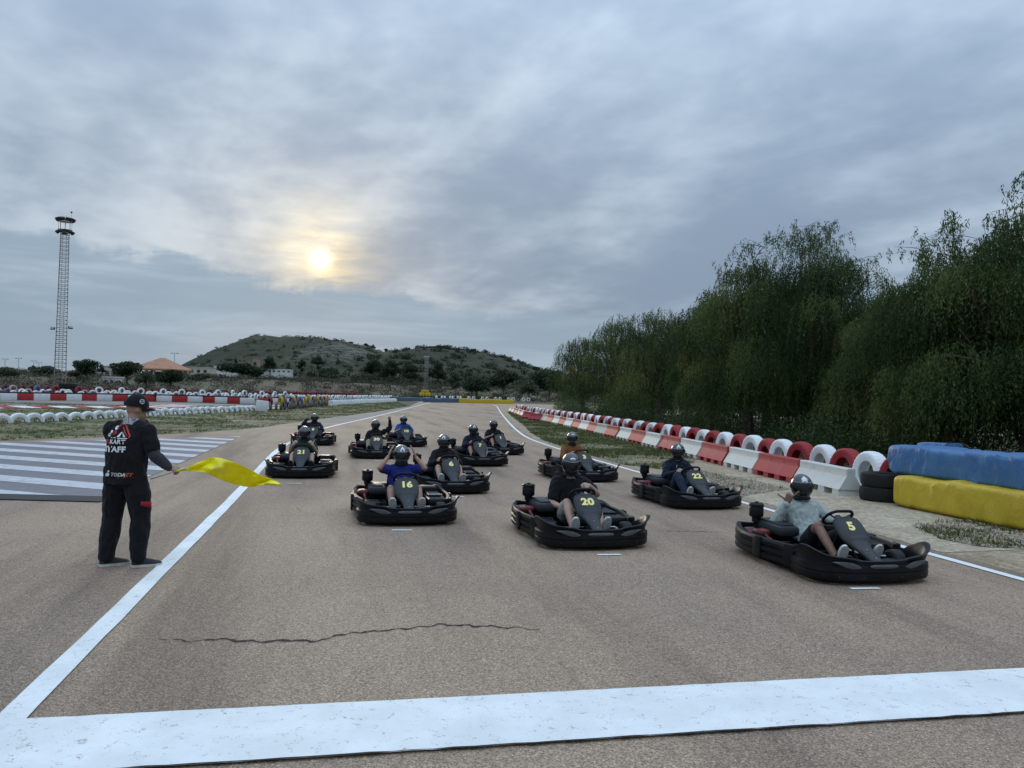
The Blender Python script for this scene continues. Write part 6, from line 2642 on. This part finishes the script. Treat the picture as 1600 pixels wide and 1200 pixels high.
    return body, top, fwd_head
# ------------------------------------------------------------------ the grid: karts and drivers
FACE = math.atan2(-0.976, 0.218)
DG = 'drivers seated in the go-karts'


def J_(**kw):
    d = dict(DRIVE)
    d.update(kw)
    return d


WHEEL_HANDS = dict(hand_l=dict(dir=(0.85, -0.1, 0.35), n=(0.3, -1, -0.2), thumb=(-0.2, -0.3, 1), style='grip'), hand_r=dict(dir=(0.85, 0.1, 0.35), n=(0.3, 1, -0.2), thumb=(-0.2, 0.3, 1), style='grip'))

RAISED = dict(style='fist', dir=(0.1, -0.1, 1), n=(1, 0, 0), thumb=(0.2, -1, 0))
KARTS = [
    # number, bumper foot pixel, heading tweak, joints, spec, helmet(mat, emblem), driver label, kart label, voxel
    ('5', (1382, 917), rad(-1), J_(pelvis=(-0.20, -0.02, 0.165), chest=(-0.37, -0.03, 0.43), neck=(-0.44, -0.02, 0.625), head=(-0.40, -0.03, 0.785), sh_l=(-0.40, 0.145, 0.565), sh_r=(-0.43, -0.195, 0.575),
                                 el_r=(-0.42, -0.36, 0.36), wr_r=(-0.27, -0.285, 0.625), el_l=(-0.20, 0.27, 0.42), wr_l=(0.06, 0.165, 0.46), kn_r=(0.19, -0.20, 0.44)),
     dict(skin='skin_c', top='cloth_sage', top_name='sweatshirt', bot='cloth_black', bottom='shorts', shoe='shoe_black', sole='shoe_white', look=(1, -0.30, -0.02), seed=1,
          hand_l=WHEEL_HANDS['hand_l'], hand_r=dict(style='shaka', dir=(0.22, 0.25, 1.0), n=(-0.5, 1, 0), thumb=(-0.6, -1.0, 0.2), k=1.08)),
     ('helmet_black', 'chevron'), 'driver in sage sweatshirt and black shorts making a hand sign at the chin', 'black go-kart number 5 with bare steering wheel, nearest on the right', 0.0075, False),
    ('20', (939, 862), rad(0), J_(pelvis=(-0.18, 0, 0.165), chest=(-0.27, 0, 0.47), neck=(-0.26, -0.01, 0.705), head=(-0.20, -0.015, 0.875), sh_l=(-0.26, 0.17, 0.645), sh_r=(-0.27, -0.18, 0.645),
                                  el_r=(-0.18, -0.27, 0.38), wr_r=(0.04, -0.185, 0.36), el_l=(-0.06, 0.30, 0.51), wr_l=(0.125, 0.125, 0.645), kn_r=(0.21, -0.185, 0.44), kn_l=(0.22, 0.2, 0.38)),
     dict(skin='skin_b', top='cloth_black', sleeve='short', bot='cloth_grey', bottom='shorts', shoe='shoe_white', sole='shoe_white', look=(1, -0.12, -0.18), seed=2, bulk=1.08,
          hand_l=dict(style='fist', dir=(0.6, -0.75, -0.05), n=(0.3, -0.2, -1), thumb=(-0.2, -0.5, 0.6)), hand_r=dict(style='relax', dir=(0.7, 0.6, -0.3), n=(0, 0.3, -1), thumb=(0.3, 0.3, 0.8))),
     ('helmet_black', 'oval'), 'driver in black short sleeved shirt with one fist over the wheel', 'black go-kart number 20 in the middle front of the grid', 0.0075, False),
    ('16', (640, 824), rad(1), J_(el_l=(-0.17, 0.325, 0.650), el_r=(-0.17, -0.325, 0.650), wr_l=(-0.275, 0.195, 0.810), wr_r=(-0.275, -0.195, 0.810)),
     dict(skin='skin_a', top='cloth_royal', sleeve='short', bot='cloth_black', bottom='shorts', shoe='shoe_white', sole='shoe_white', look=(1, 0.0, -0.1), seed=3,
          hand_l=dict(style='flat', dir=(-0.15, -0.35, 1), n=(0, -1, -0.2), thumb=(-1, 0, 0)), hand_r=dict(style='flat', dir=(-0.15, 0.35, 1), n=(0, 1, -0.2), thumb=(-1, 0, 0))),
     ('helmet_grey', 'flame'), 'driver in royal blue shirt holding the helmet with both hands', 'black go-kart number 16 at the front left of the grid', 0.008, True),
    ('6', (712, 774), rad(2), J_(),
     dict(skin='skin_b', top='cloth_black', top_name='hoodie', hood=True, bot='cloth_navy', bottom='shorts', shoe='shoe_white', sole='shoe_white', look=(1, -0.25, -0.05), seed=4, **WHEEL_HANDS),
     ('helmet_black', 'flame'), 'driver in dark hoodie with pale drawstrings gripping the wheel', 'black go-kart number 6 right behind number 16', 0.009, False),
    ('22', (1112, 798), rad(1), J_(chest=(-0.31, 0, 0.46), neck=(-0.31, 0, 0.68), head=(-0.27, 0, 0.835), sh_l=(-0.30, 0.165, 0.62), sh_r=(-0.31, -0.165, 0.62), kn_r=(0.17, -0.2, 0.46)),
     dict(skin='skin_b', top='cloth_navy', top_name='hoodie', hood=True, bot='cloth_slate', bottom='long', shoe='shoe_white', sole='shoe_white', look=(1, -0.35, -0.1), seed=5, **WHEEL_HANDS),
     ('helmet_black', 'flame'), 'driver in navy hoodie and navy trousers', 'black go-kart number 22 beside the right edge line', 0.009, False),
    ('3', (926, 755), rad(2), J_(),
     dict(skin='skin_a', top='cloth_brown', top_name='jumper', bot='cloth_charcoal', bottom='long', shoe='shoe_black', sole='shoe_black', look=(1, -0.2, -0.05), seed=6, **WHEEL_HANDS),
     ('helmet_grey', 'oval'), 'driver in rust brown jumper behind number 20', 'black go-kart number 3 partly hidden behind number 20', 0.010, False),
    ('21', (467, 749), rad(-1), J_(el_l=(-0.14, 0.27, 0.44), el_r=(-0.14, -0.27, 0.44), wr_l=(0.03, 0.195, 0.60), wr_r=(0.03, -0.195, 0.60)),
     dict(skin='skin_b', top='cloth_green', sleeve='short', bot='cloth_black', bottom='shorts', shoe='shoe_black', sole='shoe_black', look=(1, 0.05, -0.1), seed=7,
          hand_l=dict(style='thumb', dir=(0.2, -0.5, 0.75), n=(0.4, -1, 0), thumb=(-0.3, 0, 1)), hand_r=dict(style='thumb', dir=(0.2, 0.5, 0.75), n=(0.4, 1, 0), thumb=(-0.3, 0, 1))),
     ('helmet_black', None), 'driver in dark green shirt showing two raised thumbs', 'black go-kart number 21 at the left edge line', 0.009, True),
    ('30', (589, 718), rad(0), J_(el_l=(-0.33, 0.40, 0.74), wr_l=(-0.28, 0.375, 0.985), el_r=(-0.24, -0.26, 0.38), wr_r=(-0.02, -0.20, 0.40)),
     dict(skin='skin_b', top='cloth_black', top_name='jumper', bot='cloth_beige', bottom='long', shoe='shoe_black', sole='shoe_black', look=(1, -0.05, -0.05), seed=8,
          hand_l=RAISED, hand_r=dict(style='relax', dir=(1, 0.2, -0.1), n=(0, 0.2, -1), thumb=(0, 1, 0))),
     ('helmet_black', None), 'driver in black jumper raising a fist', 'black go-kart number 30 in the second row left of centre', 0.010, False),
    ('7', (757, 730), rad(3), J_(),
     dict(skin='skin_a', top='cloth_navy', top_name='jumper', bot='cloth_black', bottom='shorts', shoe='shoe_black', sole='shoe_black', look=(1, 0.0, -0.1), seed=9, **WHEEL_HANDS),
     ('helmet_black', 'flame'), 'driver in navy jumper between numbers 6 and 1', 'black go-kart number 7 behind number 6', 0.010, False),
    ('1', (789, 712), rad(4), J_(),
     dict(skin='skin_a', top='cloth_black', sleeve='short', bot='cloth_black', bottom='shorts', shoe='shoe_black', sole='shoe_black', look=(1, 0.0, -0.1), seed=10, **WHEEL_HANDS),
     ('helmet_black', None), 'driver in plain black shirt behind number 7', 'black go-kart number 1 farthest back on the right', 0.011, False),
    ('10', (637, 699), rad(2), J_(el_l=(-0.30, 0.33, 0.40), wr_l=(-0.10, 0.34, 0.30)),
     dict(skin='skin_b', top='cloth_blue', sleeve='short', bot='cloth_slate', bottom='long', shoe='shoe_black', sole='shoe_black', look=(1, -0.05, -0.05), seed=11,
          hand_l=dict(style='relax', dir=(1, 0, -0.2), n=(0, -0.2, -1), thumb=(0, -1, 0)), hand_r=WHEEL_HANDS['hand_r']),
     ('helmet_olive', None), 'driver in bright blue shirt beside number 30', 'black go-kart number 10 carrying the driver in bright blue', 0.011, False),
    ('9', (487, 697), rad(-1), J_(el_r=(-0.30, -0.36, 0.62), wr_r=(-0.30, -0.215, 0.80)),
     dict(skin='skin_b', top='cloth_navy', top_name='jumper', bot='cloth_charcoal', bottom='long', shoe='shoe_black', sole='shoe_black', look=(1, 0.1, -0.05), seed=12,
          hand_l=WHEEL_HANDS['hand_l'], hand_r=dict(style='cup', dir=(0, 0.35, 1), n=(0, 1, 0), thumb=(1, 0, 0.2))),
     ('helmet_black', None), 'driver in dark jumper lifting one hand to the helmet', 'black go-kart number 9 farthest back on the left', 0.011, False),
]


def add_strings(body, J, mat):
    """two pale drawstrings hanging from the hood"""
    mb = MB()
    for s in (-1, 1):
        a = Vector(J['neck']) + Vector((0.080, s * 0.035, -0.015))
        mb.tube([a, a + Vector((0.035, s * 0.012, -0.06)), a + Vector((0.045, s * 0.022, -0.15))], 0.005, 6)
    obj('drawstring', mb.mesh('drawstring', mat), body)


for (num, foot, dy, J, spec, (hm, em), dlab, klab, vox, stick) in KARTS:
    p = ground(*foot)
    rz = FACE + dy
    f = Vector((math.cos(rz), math.sin(rz), 0))
    loc = Vector((p.x, p.y, 0.004)) - f * 0.985
    make_kart(num, loc, rz, klab, random.uniform(-.1, .1), stick)
    body, top, look = make_person(J, spec, loc, rz, dlab, DG, vox)
    yaw = math.atan2(look.y, look.x)
    make_helmet(body, Vector(J['head']) + Vector((0, 0, 0.004)), yaw, -math.asin(look.z) * 1.0, M[hm], em, False, 0.98)
    if num in ('6', '22'):
        add_strings(body, J, M['emblem'])
    if num == '16':                      # small gold crest and a white mark on the chest
        mb = MB()
        c0 = Vector(J['chest']) + Vector((0.150, 0.065, 0.035))
        mb.sphere(c0, (0.010, 0.026, 0.032), 10, 7)
        obj('chest_crest', mb.mesh('chest_crest', simple('gold_crest', (0.45, 0.28, 0.10), 0.6)), top)
        mb = MB()
        mb.cap(Vector(J['chest']) + Vector((0.150, -0.09, 0.03)), Vector(J['chest']) + Vector((0.150, -0.055, 0.042)), 0.004, 0.007, 8, 2)
        obj('chest_mark', mb.mesh('chest_mark', M['emblem']), top)

# ------------------------------------------------------------------ the marshal
from mathutils.bvhtree import BVHTree
gl, gr_ = ground(176, 884), ground(216, 888)
mc = (gl + gr_) / 2
MYAW = rad(90 - 4)
SJ = dict(pelvis=(0, 0.03, 0.86), chest=(-0.02, 0.02, 1.13), neck=(0.035, 0.01, 1.385), head=(0.085, -0.01, 1.515), sh_l=(0.0, 0.185, 1.315), sh_r=(0.0, -0.175, 1.315),
          el_r=(-0.01, -0.265, 1.075), wr_r=(0.10, -0.345, 0.955), el_l=(0.21, 0.23, 1.10), wr_l=(0.27, 0.03, 1.27), hip_l=(0, 0.115, 0.85), hip_r=(0, -0.085, 0.85),
          kn_l=(0.035, 0.165, 0.47), kn_r=(0.035, -0.115, 0.47), an_l=(-0.02, 0.185, 0.085), an_r=(0.0, -0.125, 0.085))
spec = dict(skin='skin_a', top='cloth_black', top_name='t_shirt', sleeve='short', under='cloth_darkgrey', bot='cloth_black', bottom='long', baggy=0.024, bwr=0.014, leg_end=0.985, shoe='shoe_black', sole='shoe_white',
            look=(0.62, -0.78, -0.04), belly=0.030, hem=0.06, bulk=1.08, seed=20, toe_l=(0.72, -0.62, -0.02), toe_r=(0.66, -0.72, -0.02), toe_up=(0, 0, 1),
            hand_r=dict(style='grip', dir=(0.55, -0.75, -0.25), n=(0.2, 0.3, -1), thumb=(0.8, -0.1, 0.5)), hand_l=dict(style='relax', dir=(0.1, -0.5, 0.9), n=(-1, -0.4, 0), thumb=(0, 0.2, 1)))
man, shirt, look = make_person(SJ, spec, (mc.x, mc.y, 0.004), MYAW, 'marshal in black staff shirt and cap seen from behind, waving the flag', 'track marshal', 0.008)
del man['group']
# cap
yaw = math.atan2(look.y, look.x)
mb = MB()
rings = []
for i in range(9):
    el = rad(-4) + rad(90) * i / 8
    rings.append([Vector((0.112 * math.cos(el) * math.cos(a), 0.094 * math.cos(el) * math.sin(a), 0.118 * math.sin(el))) for a in [2 * PI * j / 28 for j in range(28)]])
mb.loft(rings)
mb.sphere((0, 0, 0.117), (0.010, 0.010, 0.006), 8, 5)
capo = mb.build('cap', M['cloth_black'], man, sharp=70)
capo.location = Vector(SJ['head']) + Vector((0, 0, 0.030))
capo.rotation_euler = (0, 0.10, yaw)
mb = MB()
rows = []
for r_ in (0.0, 0.35, 0.7, 1.0):
    rows.append([Vector(((0.106 + 0.075 * r_ * max(0, math.cos(a)) ** 0.6) * math.cos(a), 0.090 * math.sin(a) * (1 - 0.10 * r_), -0.010 - 0.022 * r_ * r_ + 0.014 * math.cos(a * 2) * r_)) for a in [rad(-72 + 144 * j / 16) for j in range(17)]])
low = [[p + Vector((0, 0, -0.006)) for p in r] for r in rows]
mb.loft([r + q[::-1] for r, q in zip(rows, low)])
mb.build('brim', M['cloth_black'], capo, sharp=60)
mb = MB()
mb.tube([(0.030 + 0.020 * math.cos(2 * PI * j / 16), -0.088 - 0.001, 0.048 + 0.020 * math.sin(2 * PI * j / 16)) for j in range(16)], 0.0032, 6, closed=True)
mb.tube([(0.020, -0.090, 0.050), (0.028, -0.091, 0.040), (0.042, -0.089, 0.058)], 0.003, 6)
mb.build('cap_badge', M['emblem'], capo)
mb = MB()
mb.box((-0.1135, 0.0, 0.020), (0.004, 0.05, 0.028))
mb.build('cap_strap', M['cloth_darkgrey'], capo)


def check_mat():
    m, g, b = new_mat('checked_scarf')
    c = g.n.new('ShaderNodeTexChecker')
    g.put(c.inputs['Vector'], coords(g))
    c.inputs['Scale'].default_value = 90
    c.inputs['Color1'].default_value = (0.5, 0.5, 0.5, 1)
    c.inputs['Color2'].default_value = (0.03, 0.03, 0.035, 1)
    g.put(b.inputs['Base Color'], c.outputs[0])
    b.inputs['Roughness'].default_value = 0.9
    return m


mb = MB()
nk = Vector(SJ['neck'])
rings = []
for z, r_ in ((-0.035, 0.085), (-0.01, 0.086), (0.012, 0.076), (0.03, 0.070), (0.045, 0.066), (0.046, 0.060)):
    rings.append([nk + Vector((r_ * 1.02 * math.cos(a) + z * .3, r_ * math.sin(a), z)) for a in [2 * PI * j / 24 for j in range(24)]])
mb.loft(rings)
mb.build('neck_scarf', check_mat(), man, sharp=60)
# print on the back, laid onto the cloth
bvh = BVHTree.FromPolygons([v.co[:] for v in shirt.data.vertices], [p.vertices[:] for p in shirt.data.polygons])


def on_back(u, z, off=0.004):
    """u to the reader's right across the back"""
    hit = bvh.ray_cast(Vector((-0.8, -u, z)), Vector((1, 0, 0)))
    if hit[0] is None:
        return Vector((-0.02, -u, z))
    return hit[0] + hit[1] * 0 + Vector((-off, 0, 0))


def back_mesh(name, polys, mat, sub=0.012):
    """flat polygons (u, z) draped over the back: cut into small squares so they follow the cloth"""
    mb = MB()
    for poly in polys:
        us = [p[0] for p in poly]
        zs = [p[1] for p in poly]
        mb.add([on_back(u, z) for u, z in poly], [tuple(range(len(poly)))])
    me = mb.mesh(name, mat, None)
    return me


def back_text(txt, u, z, size, mat, bold=0.02, shear=0.0, sx=1.0, name='print'):
    cu = bpy.data.curves.new('print', 'FONT')
    cu.body = txt
    cu.align_x = 'LEFT'
    cu.align_y = 'BOTTOM_BASELINE' if False else 'BOTTOM'
    cu.size = size
    cu.offset = bold * size
    cu.shear = shear
    cu.resolution_u = 3
    cu.space_character = 1.05
    o = bpy.data.objects.new('print', cu)
    COL.objects.link(o)
    dg = bpy.context.evaluated_depsgraph_get()
    me = bpy.data.meshes.new_from_object(o.evaluated_get(dg))
    bpy.data.objects.remove(o)
    bpy.data.curves.remove(cu)
    for v in me.vertices:
        v.co = on_back(u + v.co.x * sx, z + v.co.y, 0.006)
    me.materials.clear()
    me.materials.append(mat)
    ob = obj(name, me, shirt)
    return ob


M['print_white'] = simple('white_print', (0.70, 0.72, 0.70), 0.7, var=0.05)
M['print_red'] = simple('red_print', (0.50, 0.035, 0.03), 0.7, var=0.1)
M['print_orange'] = simple('orange_print', (0.42, 0.09, 0.03), 0.7, var=0.1)
back_text('R', -0.165, 1.178, 0.055, M['print_red'], 0.03)
back_text('KART', -0.120, 1.178, 0.055, M['print_white'], 0.03, 0, 1.12)
back_text('STAFF', -0.172, 1.098, 0.073, M['print_white'], 0.045, 0.0, 1.10)
back_text('TODA', -0.095, 0.872, 0.046, M['print_white'], 0.035, 0.28, 1.05)
back_text('JET', 0.040, 0.872, 0.046, M['print_orange'], 0.035, 0.28, 1.05)
# red triangle line, racer and wheels above the lettering
tri = [(-0.075, 1.335), (-0.045, 1.372), (-0.005, 1.372), (0.075, 1.262), (0.060, 1.248)]
poly = []
for (a, b) in zip(tri[:-1], tri[1:]):
    A, B = Vector(a), Vector(b)
    t = (B - A).normalized()
    n_ = Vector((-t.y, t.x)) * 0.0065
    for q in range(4):
        c0, c1 = A.lerp(B, q / 4) , A.lerp(B, (q + 1) / 4)
        poly.append([tuple(c0 + n_), tuple(c1 + n_), tuple(c1 - n_), tuple(c0 - n_)])
inner = [(-0.02, 1.345), (0.045, 1.262)]
A, B = Vector(inner[0]), Vector(inner[1])
t = (B - A).normalized()
n_ = Vector((-t.y, t.x)) * 0.004
for q in range(4):
    c0, c1 = A.lerp(B, q / 4), A.lerp(B, (q + 1) / 4)
    poly.append([tuple(c0 + n_), tuple(c1 + n_), tuple(c1 - n_), tuple(c0 - n_)])
poly.append([(-0.115, 1.290), (-0.075, 1.318), (-0.060, 1.290), (-0.085, 1.268)])
obj('print', back_mesh('print', poly, M['print_red']), shirt)
circ = lambda cx, cz, r, n=10: [(cx + r * math.cos(2 * PI * i / n), cz + r * math.sin(2 * PI * i / n)) for i in range(n)]
wp = [circ(-0.082, 1.338, 0.019), [(-0.052, 1.252), (-0.022, 1.300), (-0.010, 1.300), (-0.026, 1.252)], [(-0.012, 1.300), (0.004, 1.292), (0.030, 1.252), (0.008, 1.252)], circ(-0.125, 1.300, 0.015), circ(-0.135, 1.270, 0.018),
      [(-0.11, 1.240), (-0.11, 1.249), (-0.06, 1.249), (-0.06, 1.240)], [(-0.04, 1.236), (-0.04, 1.243), (0.05, 1.243), (0.05, 1.236)]]
obj('print', back_mesh('print', wp, M['print_white']), shirt)
wp2 = [circ(-0.125, 0.895, 0.018), circ(-0.15, 0.888, 0.014), circ(-0.118, 0.925, 0.010)]
obj('print', back_mesh('print', wp2, M['print_white']), shirt)
obj('print', back_mesh('print', [[(-0.03, 0.862), (-0.03, 0.867), (0.11, 0.867), (0.11, 0.862)]], M['print_orange']), shirt)
# red pocket flap on the right thigh
trs = [c for c in man.children if c.name.startswith('trousers')][0]
tb = BVHTree.FromPolygons([v.co[:] for v in trs.data.vertices], [p.vertices[:] for p in trs.data.polygons])


def on_leg(ang, z):
    c = Vector((0.01, -0.10, z))
    d = Vector((math.cos(ang), math.sin(ang), 0))
    hit = tb.ray_cast(c + d * 0.5, -d)
    return (hit[0] if hit[0] is not None else c + d * 0.1) + d * 0.007


mb = MB()
rows = []
for i in range(9):
    a = rad(-138 + 72 * i / 8)
    z1 = 0.640 - 0.012 * i / 8
    rows.append([on_leg(a, z1), on_leg(a, z1 - 0.03), on_leg(a, z1 - 0.040 - 0.028 * (i / 8))])
mb.loft(rows, closed=False, caps=False)
fl = mb.build('pocket_flap', M['cloth_red'], man, sharp=60)
fl['label'] = 'red thigh pocket flap'
sm = fl.modifiers.new('thick', 'SOLIDIFY')
sm.thickness = 0.006

# ------------------------------------------------------------------ flag
def flag_mat():
    m, g, b = new_mat('yellow_flag_cloth')
    p = coords(g)
    n = g.noise(p, 7.0, 5, 0.6)
    c = g.mix(g.ss(n, 0.3, 0.7), (0.92, 0.83, 0.012), (0.95, 0.88, 0.02))
    fade = g.ss(g.noise(p, 3.2, 5, 0.7, 0.6), 0.60, 0.70)
    c = g.mix(g.m('MULTIPLY', fade, 0.5), c, (0.80, 0.76, 0.40))
    g.put(b.inputs['Base Color'], c)
    b.inputs['Roughness'].default_value = 0.75
    t = g.n.new('ShaderNodeBsdfTranslucent')
    g.put(t.inputs[0], c)
    mx = g.n.new('ShaderNodeMixShader')
    mx.inputs[0].default_value = 0.35
    g.l.new(b.outputs[0], mx.inputs[1])
    g.l.new(t.outputs[0], mx.inputs[2])
    g.l.new(mx.outputs[0], g.n['Material Output'].inputs[0])
    bump(g, b, g.noise(p, 16.0, 4, 0.6, 1.0), 0.3, 0.02)
    return m


M['flag'] = flag_mat()
FY = mc.y - 0.12
h0 = at_y(269, 737, FY + 0.02)
froot = empty('marshal_flag', (h0.x, h0.y, h0.z))
tag(froot, 'yellow flag on a pale stick streaming from the hand of the marshal', 'flag')
mb = MB()
e0, e1 = at_y(236, 748, FY + 0.10), at_y(292, 731.5, FY - 0.03)
mb.tube([e0 - h0, e1 - h0], [0.011, 0.009], 8)
mb.build('stick', M['sticker'], froot)
TOPL = [(276, 734), (300, 727), (330, 714), (346, 716), (368, 723), (390, 733), (408, 743), (425, 748), (440, 757)]
BOTL = [(276, 736.5), (300, 735.5), (322, 739), (340, 747), (360, 755), (382, 760), (396, 761), (412, 757), (440, 758.5)]
n = 64
mb = MB()
rows = []
for i in range(n + 1):
    t = i / n
    s_ = t * (len(TOPL) - 1)
    k_ = min(int(s_), len(TOPL) - 2)
    w_ = s_ - k_
    a = Vector(TOPL[k_]).lerp(Vector(TOPL[k_ + 1]), w_)
    b = Vector(BOTL[k_]).lerp(Vector(BOTL[k_ + 1]), w_)
    row_ = []
    for j in range(17):
        v = j / 16
        q = a.lerp(b, v)
        depth = FY - 0.03 + 0.10 * t + (0.075 * math.sin(t * 9.0 + v * 2.6) + 0.05 * math.sin(t * 21 + v * 5 + 1) + 0.02 * math.sin(t * 37 - v * 7)) * min(1, t * 4) + 0.10 * v * math.sin(t * PI) + 0.012 * math.sin(v * 14 + t * 8) * min(1, t * 5)
        row_.append(at_y(q.x, q.y, depth) - h0)
    rows.append(row_)
mb.loft(rows, closed=False, caps=False)
cl = mb.build('cloth', M['flag'], froot, sharp=None)
cm = cl.modifiers.new('thick', 'SOLIDIFY')
cm.thickness = 0.0015
